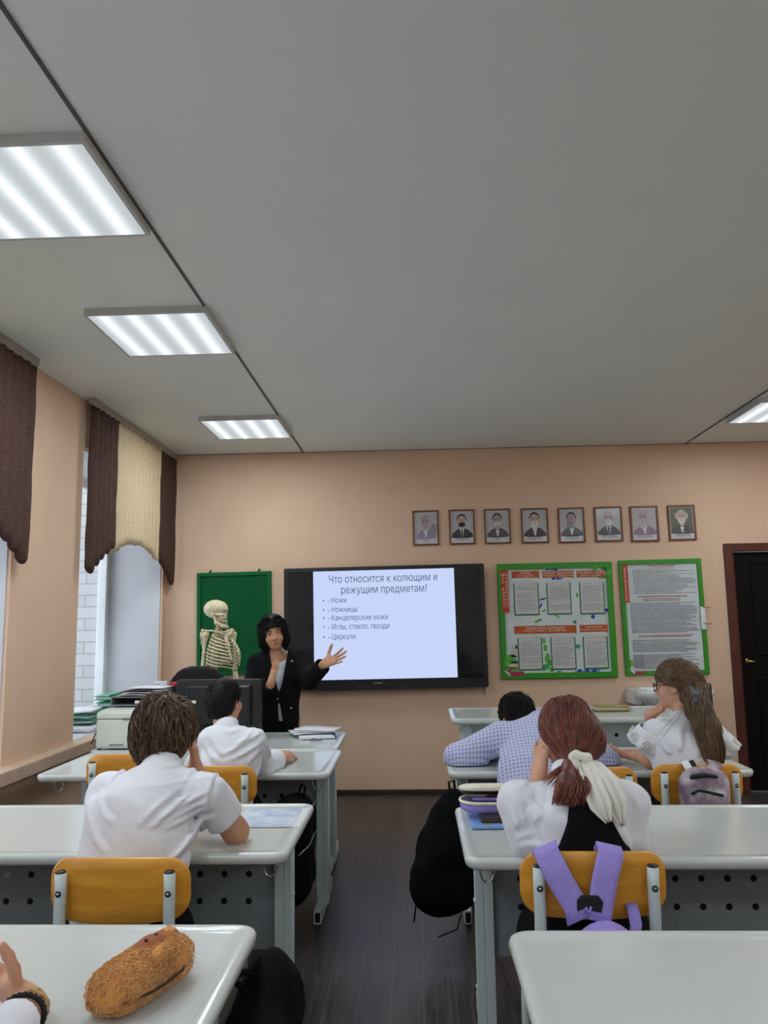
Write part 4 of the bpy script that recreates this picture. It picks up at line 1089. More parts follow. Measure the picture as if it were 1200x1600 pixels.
# ================================================================== chairs
def chair(label, loc, rz=0.0, zoff=0.0):
    r = thing('school_chair', label, 'chair', (loc[0], loc[1], 0), rz, 'amber plywood school chairs')
    zb = 0.738 + zoff; W, Hh = 0.386, 0.156
    def bent(poly, y0, m_y):     # bend a panel around the sitter
        return [(x, y0 + m_y * (x / (W / 2)) ** 2 * 0.028 - 0.12 * (z - zb) * 0.6, z) for x, z in poly]
    pl = [(a, zb + b + (0.008 * (1 - (a / (W / 2)) ** 2) if b > 0 else -0.010 * (1 - (a / (W / 2)) ** 2))) for a, b in rrect(W, Hh, 0.055, 8)]
    # subdivide along the long edges so the bend is smooth
    fine = []
    for i in range(len(pl)):
        a, b = pl[i], pl[(i + 1) % len(pl)]; n = max(1, int(math.hypot(b[0] - a[0], b[1] - a[1]) / 0.03))
        for k in range(n):
            t = k / n; x = a[0] + (b[0] - a[0]) * t; z = a[1] + (b[1] - a[1]) * t
            if n > 1 and abs(b[1] - a[1]) < 0.02: z = zb + (Hh / 2 + 0.008 * (1 - (x / (W / 2)) ** 2)) * (1 if z > zb else -1) - (0.002 * (1 - (x / (W / 2)) ** 2) if z < zb else 0)
            fine.append((x, z))
    def grid(y0, off):
        rings = []
        for s_ in (1.0, 0.97, 0.6, 0.25): rings.append([(x * s_, z * s_ + zb * (1 - s_)) for x, z in fine])
        return [bent(q, y0 + off, 1) for q in rings]
    y0 = -0.212
    A = grid(y0, 0.0); B = grid(y0, 0.012)
    A[0] = [(x, y + 0.003, z) for x, y, z in A[0]]; B[0] = [(x, y - 0.003, z) for x, y, z in B[0]]
    o = MB(); o.loft(A[::-1] + B, 0, True, True); o.build('backrest', 'ply', r)
    # seat
    s = MB(); zs = 0.445 + zoff; SW, SD = 0.39, 0.38
    q = rrect(SW, SD, 0.06, 6)
    def seat_ring(k, z): return [(a * k, b * k + 0.02, z + 0.012 * (b * k / (SD / 2)) ** 2 * (1 if b < 0 else -0.6) + 0.006 * (a * k / (SW / 2)) ** 2) for a, b in q]
    s.loft([seat_ring(0.3, zs - 0.006), seat_ring(0.97, zs - 0.006), seat_ring(1.0, zs), seat_ring(0.98, zs + 0.006), seat_ring(0.6, zs + 0.004), seat_ring(0.3, zs + 0.003)], 0, True, True)
    s.build('seat', 'ply', r)
    for sx in (-1, 1):
        x = sx * 0.148
        up = MB(); zt = zb + Hh / 2 - 0.026
        pts = [(x, -0.165, zs - 0.012), (x, -0.195, zs + 0.06), (x, -0.214, zs + 0.14), (x, y0 - 0.0145 + 0.003, zb - 0.06), (x, y0 - 0.0158 + (0.148 / 0.193) ** 2 * 0.028 - 0.01, zb), (x, y0 - 0.0158 + (0.148 / 0.193) ** 2 * 0.028 - 0.01 - 0.004, zt)]
        up.tube(pts, 0.0155, 12)
        ub = up.build('upright', 'steel', r)
        cp = MB(); e = V(*pts[-1]); cp.cyl(e, e + V(0, 0, 0.004), 0.0152, 0.0135, 12); cp.build('end_cap', 'black', ub)
        sc = MB(); e = V(*pts[-2]); sc.ell(e + V(0, -0.0155, 0.0), (0.0085, 0.004, 0.0085)); sc.ell(e + V(0, -0.0175, 0.0), (0.0045, 0.003, 0.0045), 1); sc.build('screw', ['black', 'chrome'], ub)
        MB().tube([(x, -0.165, zs - 0.014), (x, -0.2, 0.2), (x * 1.06, -0.235, 0.012)], 0.0125, 10).build('leg', 'steel', r)
        MB().tube([(x, 0.15, zs - 0.014), (x, 0.175, 0.2), (x * 1.06, 0.19, 0.012)], 0.0125, 10).build('leg', 'steel', r)
    f = MB()
    for sx in (-1, 1): f.tube([(sx * 0.148, -0.165, zs - 0.016), (sx * 0.148, 0.16, zs - 0.016)], 0.0115, 8)
    for yy in (-0.14, 0.14): f.tube([(-0.148, yy, zs - 0.018), (0.148, yy, zs - 0.018)], 0.0105, 8)
    f.build('seat_frame', 'steel', r)
    return r
chair('amber plywood chair at the back of the boy with tousled brown hair', (-0.820, 2.405))
chair('amber plywood chair with the lilac backpack hanging over it', (0.457, 2.405), zoff=0.012)
chair('empty amber plywood chair showing beyond the left shoulder of the boy with tousled hair', (-1.315, 3.80), zoff=0.045)
chair('amber plywood chair behind the short-haired boy in white', (-0.905, 3.72), zoff=0.005)
chair('amber plywood chair of the boy in the dotted shirt, mostly hidden by the red-haired girl', (0.745, 3.72), zoff=-0.012)
chair('amber plywood chair of the long-haired girl, holding the mauve backpack', (1.187, 3.71), zoff=0.0)

# office chair behind the teacher's desk
oc = at(309, 1080, 5.45)
r = thing('office_chair', 'black office chair with rounded back behind the monitor', 'chair', (oc[0], 5.52, 0))
S = Sdf(); S.box((0, -0.06, 0.86), (0.235, 0.03, 0.285), 0.03, 0.02)
S.fn(lambda P: np.abs(P[:, 0]) - (0.245 * np.sqrt(np.clip(1 - np.clip((P[:, 2] - 0.86) / 0.30, 0, 1) ** 2.6, 0.0, 1))), 'i', 0.02)
S.fn(lambda P: 0.5 * P[:, 0] ** 2 - 0.01, 'd')
S.into(MB(), 0.012).build('backrest', 'ofabric', r)
S = Sdf(); S.box((0, 0.2, 0.48), (0.25, 0.24, 0.05), 0.045); S.into(MB(), 0.014).build('seat', 'ofabric', r)
MB().tube([(0, -0.02, 0.60), (0, 0.02, 0.46), (0, 0.2, 0.43)], 0.025, 8).build('back_bar', 'black', r)
MB().cyl((0, 0.2, 0.1), (0, 0.2, 0.44), 0.03, 0.025).build('column', 'black', r)
for k in range(5):
    a = 2 * math.pi * k / 5 + 0.3; e = V(0.3 * math.cos(a), 0.2 + 0.3 * math.sin(a), 0.075)
    MB().tube([(0, 0.2, 0.12), e], [0.026, 0.016], 8).build('spoke', 'black', r)
    MB().ell((e[0], e[1], 0.032), (0.03, 0.03, 0.032)).build('castor', 'black', r)
for sx in (-1, 1):
    MB().tube([(sx * 0.25, 0.12, 0.46), (sx * 0.29, 0.1, 0.6), (sx * 0.29, 0.12, 0.67), (sx * 0.29, 0.3, 0.68)], [0.016, 0.016, 0.02, 0.02], 8).build('armrest', 'black', r)

# ================================================================== on the teacher's desk
mc = at(341.5, 1080, 4.74)
r = thing('computer_monitor', 'black computer monitor seen from the back, on the desk of the teacher', 'monitor', (mc[0], 4.74, 0.75))
mw, mz0, mz1 = 0.515, 0.062, 0.362
o = MB(); q = rrect(mw, mz1 - mz0, 0.012, 3); zc = (mz0 + mz1) / 2
def mr(k, y, dz=0.0): return [(a * k, y, zc + b * k + dz) for a, b in q]
o.loft([mr(1.0, 0.03), mr(1.0, 0.008), mr(0.985, 0.0), mr(0.80, -0.004), mr(0.76, -0.028), mr(0.70, -0.034), mr(0.3, -0.036)], 0, True, False)
for k in range(7): o.box((-0.06 + 0.02 * k, -0.0365, zc + 0.055), (0.012, 0.002, 0.004), 1)
o.build('housing', ['black', 'hole'], r, bevel=0.002)
MB().box((0, 0.0305, zc), (mw - 0.03, 0.002, mz1 - mz0 - 0.035)).build('screen', 'screen', r)
lp = at(300.5, 1096.5, 4.72)
MB().box((lp[0] - mc[0], -0.0385, lp[2] - 0.75), (0.054, 0.003, 0.018)).build('sticker', 'cream', r, bevel=0.002, label='cream sticker')
st = MB(); st.box((0, -0.02, 0.1), (0.07, 0.022, 0.17)); st.loft([[(a, b * 0.7 - 0.0, z) for a, b in ellp(0, 0, 0.13 * k, 0.13 * k, 24)] for z, k in ((0.0, 1.0), (0.008, 1.0), (0.014, 0.85))], 0)
st.build('stand', 'black', r)

r = thing('pole_with_knob', 'thin black rod topped by a red knob at the left of the monitor', 'rod', (at(264, 1080, 4.86)[0], 4.86, 0.75))
kz = at(272, 1069, 4.86)
MB().tube([(0, 0, 0), (0.002, 0, kz[2] - 0.75 - 0.03), (0.012, 0, kz[2] - 0.75 - 0.008), (0.03, 0, kz[2] - 0.75)], 0.007, 8).build('rod', 'black', r)
MB().ell((0.03, 0, kz[2] - 0.75), (0.026, 0.018, 0.014)).build('knob', 'redp', r, label='red knob')
MB().cyl((0, 0, 0.0), (0, 0, 0.014), 0.02, 0.016).build('base', 'black', r)

# printer
r = thing('printer', 'boxy off-white printer at the left end of the desk of the teacher', 'printer', (-1.66, 4.64, 0.75))
pw, pd, ph = 0.30, 0.375, 0.215
o = MB(); o.box((0, 0, 0.008 + (ph - 0.055) / 2), (pw, pd, ph - 0.055)); o.build('body', 'printer', r, bevel=0.012, seg=3)
o = MB()
pr = [(-pd / 2, ph - 0.045), (pd / 2, ph - 0.045), (pd / 2, ph + 0.005), (-pd / 2 + 0.09, ph), (-pd / 2, ph - 0.012)]
o.loft([[(-pw / 2, a, b) for a, b in pr], [(pw / 2, a, b) for a, b in pr]], 0, True, False)
o.build('lid', 'printer', r, bevel=0.008)
MB().box((-0.03, -pd / 2 - 0.001, 0.03), (0.08, 0.006, 0.007)).build('paper_slot', 'greyp', r)
MB().box((0.08, -pd / 2 + 0.001, ph - 0.048), (0.16, 0.006, 0.004)).build('seam', 'greyp', r)
for sx in (-1, 1):
    for sy in (-1, 1): MB().cyl((sx * 0.14, sy * 0.15, 0), (sx * 0.14, sy * 0.15, 0.01), 0.012, n=10).build('foot', 'black', r)
cb = MB(); p0 = V(-pw / 2, 0.03, 0.13)
cb.tube([p0, p0 + V(-0.03, 0, 0.012), p0 + V(-0.055, -0.01, 0.0), p0 + V(-0.07, -0.04, -0.06), p0 + V(-0.085, -0.07, -0.115), p0 + V(-0.06, -0.06, -0.095), p0 + V(0, -0.04, -0.07)], 0.0036, 6)
cb.build('cable', 'black', r, label='black power cable')

# paper tray and papers on the printer
ty = 4.72
r = thing('paper_tray', 'grey desk tray standing on top of the printer', 'tray', (-1.655, 4.72, 0.972))
o = MB(); o.box((0, 0, 0.006), (0.28, 0.21, 0.008)); o.box((0, 0.1, 0.028), (0.28, 0.008, 0.05)); o.box((-0.136, 0, 0.028), (0.008, 0.21, 0.05)); o.box((0.136, 0, 0.028), (0.008, 0.21, 0.05))
o.box((0, 0, 0.05), (0.27, 0.19, 0.006)); o.build('tray', 'greyp', r, bevel=0.003)
MB().tube([(-0.145, -0.1, 0.062), (-0.1, -0.1, 0.07), (-0.06, -0.1, 0.086), (0.0, -0.1, 0.09), (0.11, -0.1, 0.092)], 0.0045, 6).build('rim', 'black', r)
r = thing('book', 'dark red book lying in the grey tray on the printer', 'book', (-1.60, 4.70, 0.983))
MB().box((0, 0, 0.013), (0.11, 0.16, 0.022)).build('cover', 'darkred', r, bevel=0.002); MB().box((0, -0.0765, 0.013), (0.10, 0.010, 0.016)).build('pages', 'paper', r)
for k in range(4):
    r = thing('paper_sheet', ['loose white sheet on the tray above the printer, lowest of the pile', 'loose white sheet on the tray above the printer, second from the bottom', 'loose white sheet on the tray above the printer, third from the bottom', 'loose white sheet topping the pile on the tray above the printer'][k], 'paper', (-1.645 + 0.012 * k, 4.73, 1.0265 + 0.012 * k), group='sheets on the printer tray')
    o = MB(); o.sheet([[(-0.12 + 0.24 * i / 6, -0.09 + 0.18 * j / 5, 0.003 * math.sin(i * 0.8) + 0.006 + 0.002 * k * i / 6) for j in range(6)] for i in range(7)], 0.003); o.build('sheet', 'paper', r)
r = thing('paper_folder', 'white printed folder standing upright between the tray and the monitor', 'folder', (at(251, 1080, 4.87)[0], 4.87, 0.75))
zt = at(252, 1064, 4.87)[2] - 0.75
o = MB(); o.box((0, 0, zt / 2), (0.075, 0.012, zt)); o.build('cover', 'paper', r, bevel=0.001)
for k in range(5): MB().box((-0.02 + 0.008 * k, -0.0065, zt - 0.02 - 0.014 * k), (0.03, 0.001, 0.003)).build('printed_line', 'plightblue', r)

# green folders on the window sill
def folder(label, px, y, x, z, w, d, th, rz, m='greenfolder'):
    r = thing('card_folder' if m == 'greenfolder' else 'paper_stack', label, 'folder' if m == 'greenfolder' else 'paper', (x, y, z), rz, 'folders and papers on the window sill')
    o = MB(); n = 7
    for s_ in ((0, 1) if m == 'greenfolder' else (0,)):
        o.sheet([[(-w / 2 + w * i / n, -d / 2 + d * j / n, s_ * th + 0.002 * math.sin(i * 1.1 + j * 0.7 + s_ * 2 + z * 90) + (0.01 * s_ * (i / n) ** 2)) for j in range(n + 1)] for i in range(n + 1)], 0.003 if m == 'greenfolder' else th)
    if m == 'greenfolder': o.build('cover', m, r); MB().box((0, 0.0, th / 2), (w * 0.9, d * 0.94, th * 0.55)).build('sheets', 'paper', r)
    else: o.build('sheets', 'paper', r)
    return r
wz = 0.72
folder('white paper pile lying on the window sill under the green folders', 0, 5.62, -2.36, wz + 0.02, 0.24, 0.46, 0.036, 0.05, 'paper')
folder('green folder at the bottom of the left pile on the window sill', 0, 5.60, -2.37, wz + 0.056, 0.23, 0.34, 0.016, 0.1)
folder('green folder second in the left pile on the window sill', 0, 5.60, -2.36, wz + 0.090, 0.23, 0.34, 0.016, -0.05)
folder('white papers lying on top of the left pile on the window sill', 0, 5.58, -2.37, wz + 0.131, 0.2, 0.3, 0.012, 0.15, 'paper')
folder('green folder lowest in the far pile on the window sill', 0, 6.12, -2.33, wz + 0.004, 0.24, 0.36, 0.038, 0.2)
folder('green folder second from below in the far pile on the window sill', 0, 6.12, -2.34, wz + 0.065, 0.25, 0.36, 0.028, 0.0)
folder('green folder third from below in the far pile on the window sill', 0, 6.10, -2.33, wz + 0.117, 0.25, 0.37, 0.026, 0.25)
folder('green folder on top of the far pile on the window sill', 0, 6.12, -2.32, wz + 0.166, 0.26, 0.38, 0.024, 0.1)

# papers at the right end of the teacher's desk
c = V(-0.63, 4.93, 0.75)
r = thing('plastic_folder', 'blue edged clear folder under the loose sheets before the standing teacher', 'folder', c, 0.2)
MB().box((0, 0, 0.008), (0.21, 0.27, 0.012)).build('sheets', 'paper', r); MB().box((0.108, 0.0, 0.009), (0.014, 0.26, 0.016)).build('spine', 'bluep', r, label='blue spine')
MB().tube([(-0.02, -0.14, 0.006), (-0.05, -0.19, 0.004), (-0.02, -0.21, 0.004), (0.02, -0.2, 0.004)], 0.004, 6).build('cord', 'greyp', r)
for k in range(3):
    r = thing('paper_sheet', ['white sheet lowest of the loose sheets before the standing teacher', 'white sheet in the middle of the loose sheets before the standing teacher', 'white sheet lying uppermost of the loose sheets before the standing teacher'][k], 'paper', c + V(-0.03 + 0.02 * k, 0.04, 0.019 + 0.0085 * k), 0.35 - 0.25 * k, 'sheets on the desk of the teacher')
    MB().sheet([[(-0.13 + 0.26 * i / 6, -0.1 + 0.2 * j / 5, 0.004 + 0.0018 * math.sin(i)) for j in range(6)] for i in range(7)], 0.003).build('sheet', 'paper', r)

# blue printed sheet in a clear sleeve on the second left desk
P4 = [atz(380, 1291, 0.75), atz(457, 1290.5, 0.75), atz(457, 1264, 0.75), atz(392, 1265, 0.75)]
c = sum(P4) / 4
r = thing('plastic_sleeve', 'pale blue printed sheet in a clear sleeve beside the bare elbow', 'paper', (c[0], c[1], 0.7495))
MB().box((0, 0, 0.0018), (0.20, 0.25, 0.002)).build('sheet', 'bluesheet', r); MB().box((0.01, 0, 0.0006), (0.235, 0.27, 0.001)).build('sleeve', 'pvc', r)

# ================================================================== on the right desks
r = thing('book', 'sky blue book lying lowest under the open pencil case', 'book', (0.315, 2.86, 0.75), 0.03, 'books under the pencil case')
MB().box((0, 0, 0.004), (0.29, 0.2, 0.008)).build('cover', 'bookblue', r, bevel=0.002); MB().box((-0.09, -0.06, 0.0085), (0.03, 0.03, 0.001)).build('printed_badge', 'gold', r)
tx = MB()
for k in range(6): tx.box((-0.03 + 0.012 * k, -0.075, 0.0085), (0.008, 0.016, 0.001))
tx.build('printed_letters', 'cream', r)
r = thing('book', 'dark plum book between the blue book and the open pencil case', 'book', (0.35, 2.885, 0.759), 0.0, 'books under the pencil case')
MB().box((0, 0, 0.011), (0.28, 0.17, 0.02)).build('cover', 'bookdark', r, bevel=0.003); MB().box((0.0, -0.0855, 0.011), (0.03, 0.002, 0.008)).build('label', 'paper', r)
r = thing('pencil_case', 'open lilac and cream pencil case on books at the left end of the desk', 'pencil case', (0.295, 2.90, 0.781))
def pcring(k, z, dy=0.0): return [(a * k, b * k + dy, z) for a, b in rrect(0.30, 0.13, 0.06, 7)]
o = MB(); o.loft([pcring(0.93, 0.0), pcring(1.0, 0.008), pcring(1.01, 0.018), pcring(0.99, 0.030), pcring(0.94, 0.030), pcring(0.92, 0.012)], 0); o.build('body', 'purple', r)
o = MB()
def lid(k, z): return [(a * k, b * k + 0.008, z - 0.007 * (b / 0.065)) for a, b in rrect(0.31, 0.135, 0.06, 7)]
o.loft([lid(0.95, 0.066), lid(1.0, 0.068), lid(1.0, 0.077), lid(0.9, 0.083), lid(0.4, 0.086)], 0); o.build('lid', 'cream', r, label='cream lid')
o = MB(); o.tube(pcring(1.005, 0.033), 0.006, 6, closed=True); o.build('zip', 'cream', r)
MB().prism(rrect(0.272, 0.112, 0.05, 6), (0, 0, 0.010), (1, 0, 0), (0, 1, 0), 0.004).build('lining', 'zip', r)
hin = MB(); hin.sheet([[(-0.14 + 0.28 * i / 6, 0.064, 0.022 + 0.04 * j / 2) for j in range(3)] for i in range(7)], 0.004); hin.build('hinge', 'bookdark', r)
for k, (dx, dy, m) in enumerate(((-0.02, -0.03, 'purple'), (0.02, 0.0, 'bookdark'), (0.03, 0.028, 'patch'))):
    p = thing('pen', ['lilac pen lying in the open pencil case, nearest its front', 'dark pen lying in the middle of the open pencil case', 'brown pen lying at the back of the open pencil case'][k], 'pen', (0.295 + dx, 2.90 + dy, 0.781 + 0.04), 0.06 * k - 0.05)
    MB().tube([(-0.09, 0, 0), (-0.075, 0, 0), (0.065, 0, 0), (0.08, 0, 0)], [0.002, 0.006, 0.006, 0.005], 8).build('barrel', m, p); MB().box((0.05, 0, 0.006), (0.035, 0.003, 0.002)).build('clip', 'chrome', p)
r = thing('pencil_case', 'flat olive pencil case on the tall pale desk', 'pencil case', (1.14, 4.80, 0.90), 0.0)
MB().loft([[(a * k, b * k, z) for a, b in rrect(0.21, 0.11, 0.02, 4)] for z, k in ((0, 0.96), (0.006, 1.0), (0.012, 1.0))], 0).build('body', 'gold', r)
MB().loft([[(a * k, b * k, z) for a, b in rrect(0.20, 0.10, 0.02, 4)] for z, k in ((0.012, 1.0), (0.017, 1.0), (0.021, 0.95))], 0).build('top', 'cream', r)
MB().loft([[(a * k, b * k, z) for a, b in rrect(0.205, 0.105, 0.02, 4)] for z, k in ((0.021, 1.0), (0.026, 1.0), (0.029, 0.95))], 0).build('cover', 'gold', r)
MB().box((0.11, -0.02, 0.012), (0.02, 0.01, 0.006)).build('zip_pull', 'chrome', r)

# furry pencil case on the lower left desk
pa, pb = atz(183, 1548, 0.785), atz(258, 1500, 0.785); dr = unit(pb - pa); nr = V(-dr[1], dr[0], 0)
c = (pa + pb) / 2
r = thing('furry_pencil_case', 'caramel plush pencil case with a brown patch on the lower left desk', 'pencil case', (c[0], c[1], 0.75))
ang = math.atan2(dr[1], dr[0]); Rz = np.array([[math.cos(ang), -math.sin(ang), 0], [math.sin(ang), math.cos(ang), 0], [0, 0, 1]])
hl = np.linalg.norm(pb - pa) / 2
pcs = Sdf(); pcs.cap(Rz @ V(-hl, 0, 0.037), Rz @ V(hl, 0, 0.037), 0.052, 0.052, flat=0.72, n=(0, 0, 1))
pcs.cap(Rz @ V(-hl * 0.5, 0, 0.045), Rz @ V(hl * 0.9, 0, 0.045), 0.044, 0.05, 0.02, flat=0.68, n=(0, 0, 1))
pcs.plane((0, 0, 0.002), (0, 0, -1))
zl = [Rz @ V(-hl - 0.034, -0.036, 0.032), Rz @ V(-hl * 0.6, -0.057, 0.030), Rz @ V(0, -0.059, 0.030), Rz @ V(hl * 0.7, -0.057, 0.032), Rz @ V(hl + 0.036, -0.036, 0.036), Rz @ V(hl + 0.05, -0.01, 0.038)]
for i in range(5): pcs.fold(zl[i], zl[i + 1], 0.007, -0.009)
for e in ((hl * 1.15, 0.004), (hl * 0.05, -0.036)): pcs.cap(Rz @ V(e[0], e[1], 0.074), Rz @ V(e[0] + 0.004, e[1], 0.080), 0.017, 0.012, 0.012)
body = MB(); pcs.into(body, 0.004)
st0 = on_surface(pcs, 5200, pcs.lo, pcs.hi, lambda P: P[:, 2] > 0.012)
dirs = lambda P: np.tile(-dr * 0.8 + V(0, 0, -0.1), (len(P), 1)) + nrng.normal(0, 0.35, (len(P), 3)) * 0.2
strands(body, pcs, st0, dirs, 3, 0.0042, 0.0009, (0, 0, 1), lift=0.0045, jitter=0.45, cling=0.7)
fb = body.build('body', ['fur', 'furl'], r)
fp = Sdf(); fp.ell(Rz @ V(hl * 0.5, 0.008, 0.0795), (0.036, 0.024, 0.012), R=Rz); fp.into(MB(), 0.003).build('patch', 'patch', r)
for e in (0.2, 0.62): MB().ell(Rz @ V(hl * e, 0.004, 0.091), (0.004, 0.003, 0.003)).build('stitched_eye', 'zip', r)
MB().tube(zl, 0.0022, 6).build('zip', 'zip', r)

# ================================================================== bags
def backpack_body(S, c, w, d, h, lean=0.0):
    """bulging upright bag in world space, c = bottom centre"""
    c = V(*c)
    S.box(c + V(0, 0, h * 0.45), (w / 2, d / 2, h * 0.45), min(w, d) * 0.42, 0.03)
    S.box(c + V(0, -d * 0.42, h * 0.3), (w * 0.40, d * 0.22, h * 0.25), d * 0.2, 0.02)
    S.ell(c + V(0, 0, h * 0.82), (w * 0.46, d * 0.46, h * 0.2), 0.04)
    return S
r = thing('backpack', 'large black backpack in the aisle, hanging left of the open pencil case', 'backpack', (0.10, 3.68, 0.14))
S = Sdf()
S.chain([(0.155, 3.73, 0.635), (0.14, 3.72, 0.56), (0.115, 3.70, 0.42), (0.085, 3.68, 0.29)], [0.045, 0.085, 0.125, 0.135], 0.05, flat=1.0)
S.box((0.11, 3.69, 0.28), (0.13, 0.12, 0.10), 0.09, 0.05); S.cap((0.02, 3.60, 0.36), (0.03, 3.60, 0.26), 0.055, 0.06, 0.05)
S.wave(0.004, 30, (0.4, 0.2, 1), 1); S.wave(0.0025, 70, (1, 0.2, 0.6), 4); S.into(MB(), 0.009).build('body', 'bag', r, world=True)
MB().tube([(0.14, 3.75, 0.66), (0.135, 3.75, 0.705), (0.16, 3.76, 0.712), (0.165, 3.76, 0.66)], 0.006, 6).build('handle', 'bag', r, world=True)
MB().sheet([[at(*q, 3.56) + V(0, dy, 0) for dy in (0, 0.03)] for q in ((664, 1368), (656, 1372), (652, 1388), (651, 1405), (649, 1425), (647, 1441))], 0.006).build('strap', 'bag', r, world=True)
MB().tube([at(*q, 3.56) for q in ((668, 1362), (660, 1366), (662, 1376), (668, 1380))], 0.008, 6).build('buckle', 'black', r, world=True)
MB().tube([at(720, 1430, 3.6), at(714, 1452, 3.6), at(690, 1462, 3.6), at(685, 1464, 3.6)], 0.003, 5).build('cord', 'bag', r, world=True)
r = thing('backpack', 'black backpack with silver zips hanging under the left desk near the aisle', 'backpack', (-0.60, 3.78, 0.18))
S = Sdf(); S.box((-0.595, 3.80, 0.40), (0.095, 0.17, 0.22), 0.08, 0.03); S.ell((-0.585, 3.80, 0.56), (0.085, 0.15, 0.09), 0.04); S.wave(0.004, 40, (0.3, 0.4, 1), 3)
S.into(MB(), 0.010).build('body', 'bag', r, world=True)
for zz in (0.56, 0.42): MB().tube([(-0.54, 3.63, zz), (-0.5, 3.68, zz + 0.03), (-0.496, 3.78, zz + 0.045), (-0.497, 3.9, zz + 0.04)], 0.0035, 6).build('zip', 'chrome', r, world=True)
MB().tube([(-0.54, 3.76, 0.62), (-0.53, 3.76, 0.69), (-0.55, 3.78, 0.695), (-0.57, 3.78, 0.63)], 0.006, 6).build('handle', 'bag', r, world=True)
r = thing('backpack', 'black fabric bag hanging below the right end of the lower left desk', 'backpack', (-0.356, 1.86, 0.27))
S = Sdf(); S.box((-0.356, 1.86, 0.46), (0.068, 0.17, 0.19), 0.06, 0.04); S.ell((-0.352, 1.90, 0.575), (0.060, 0.15, 0.125), 0.04); S.wave(0.005, 38, (0.5, 0.3, 1), 2); S.wave(0.003, 80, (1, 0.3, 0.2), 5)
S.into(MB(), 0.009).build('body', 'bag', r, world=True)
MB().tube([(-0.36, 1.86, 0.66), (-0.385, 1.80, 0.70), (-0.40, 1.76, 0.70), (-0.36, 1.80, 0.64)], 0.007, 6).build('handle', 'bag', r, world=True)

def strap(pts, w, th, side):
    side = unit(side)
    return MB().sheet([[V(*p) - side * w / 2 * k + side * w * k * j / 4 for j in range(5)] for p, k in pts], th)
# lilac backpack over the red-haired girl's chair: the straps pass over the top of the backrest
bx = 0.457; yb = 2.17
r = thing('backpack', 'lilac canvas backpack hung by its straps over the chair back', 'backpack', (bx, 2.12, 0.26))
def hp(px, py, y): return at(px, py, y)
for a, b, cc in (((853, 1331), (875, 1375), (900, 1416)), ((953, 1330), (945, 1375), (938, 1418))):
    t = hp(a[0], a[1], 2.178); ov = t + V(0, 0.012, 0.012); bk = t + V(0, 0.04, -0.01)
    pts = [(bk + V(0, 0.004, -0.10), 1.0), (bk, 1.0), (ov, 1.0), (t + V(0, -0.012, 0.0), 1.0), (hp(*b, 2.155), 1.0), (hp(*cc, 2.145), 0.95), (hp(cc[0] + (3 if a[0] < 900 else -2), 1440, 2.13), 0.9)]
    strap(pts, 0.066, 0.007, (1, 0, 0.42 if a[0] < 900 else -0.22)).build('strap', 'purple', r, world=True)
hx = [hp(*q, 2.136) for q in ((902, 1408), (909, 1400), (936, 1401), (943, 1410), (940, 1428), (902, 1427))]
MB().loft([hx, [q + V(0, 0.012, 0) for q in hx]], 0, True, False).build('yoke_patch', 'blackmatte', r, world=True, bevel=0.002, label='black hexagonal patch')
MB().tube([hp(915, 1418, 2.128), hp(920, 1426, 2.126), hp(924, 1417, 2.128)], 0.003, 6).build('hang_loop', 'purple', r, world=True)
S = Sdf(); S.box((bx + 0.0, 2.09, 0.46), (0.105, 0.055, 0.175), 0.05, 0.03); S.ell((bx, 2.10, 0.60), (0.088, 0.06, 0.095), 0.04); S.box((bx, 2.04, 0.40), (0.085, 0.025, 0.10), 0.025, 0.02); S.wave(0.003, 50, (1, 0, 0.4), 1)
S.into(MB(), 0.008).build('body', 'purple', r, world=True)
strap([(hp(985, 1412, 2.2), 1), (hp(990, 1425, 2.18), 1), (hp(994, 1445, 2.16), 1), (hp(990, 1475, 2.15), 1)], 0.03, 0.005, (1, 0, 0.1)).build('strap', 'purple', r, world=True)
# mauve backpack on the long-haired girl's chair
r = thing('backpack', 'small marbled mauve backpack hung on the chair back', 'backpack', (1.187, 3.42, 0.36))
for a, b, cc, m in (((1071, 1194), (1078, 1204), (1086, 1216), 'paper'), ((1080, 1194), (1086, 1205), (1092, 1214), 'blackmatte'), ((1117, 1194), (1112, 1205), (1108, 1216), 'greypurple')):
    t = hp(*a, 3.484); bk = t + V(0, 0.036, -0.02)
    strap([(bk + V(0, 0, -0.06), 1.0), (bk, 1.0), (t + V(0, 0.012, 0.01), 1.0), (t + V(0, -0.012, 0), 1.0), (hp(*b, 3.462), 1.0), (hp(*cc, 3.45), 1.0)], 0.03 if m != 'greypurple' else 0.055, 0.005, (1, 0, 0.3 if a[0] < 1100 else -0.25)).build('strap', m, r, world=True)
S = Sdf(); c0 = hp(1100, 1235, 3.41); S.box(c0 + V(0, 0, -0.05), (0.098, 0.05, 0.12), 0.045, 0.03); S.ell(c0 + V(0, 0.0, 0.045), (0.078, 0.045, 0.05), 0.04); S.box(c0 + V(0, -0.045, -0.075), (0.08, 0.022, 0.075), 0.02, 0.02); S.wave(0.003, 60, (1, 0, 0.6), 2)
S.into(MB(), 0.007).build('body', 'greypurple', r, world=True)
MB().tube([hp(1075, 1222, 3.385), hp(1082, 1214, 3.37), hp(1100, 1211, 3.36), hp(1118, 1214, 3.37), hp(1124, 1222, 3.385)], 0.010, 8).build('trim', 'blackmatte', r, world=True)
MB().tube([hp(1080, 1241, 3.34), hp(1092, 1235, 3.335), hp(1108, 1238, 3.335), hp(1130, 1243, 3.345)], 0.006, 6).build('zip', 'blackmatte', r, world=True)

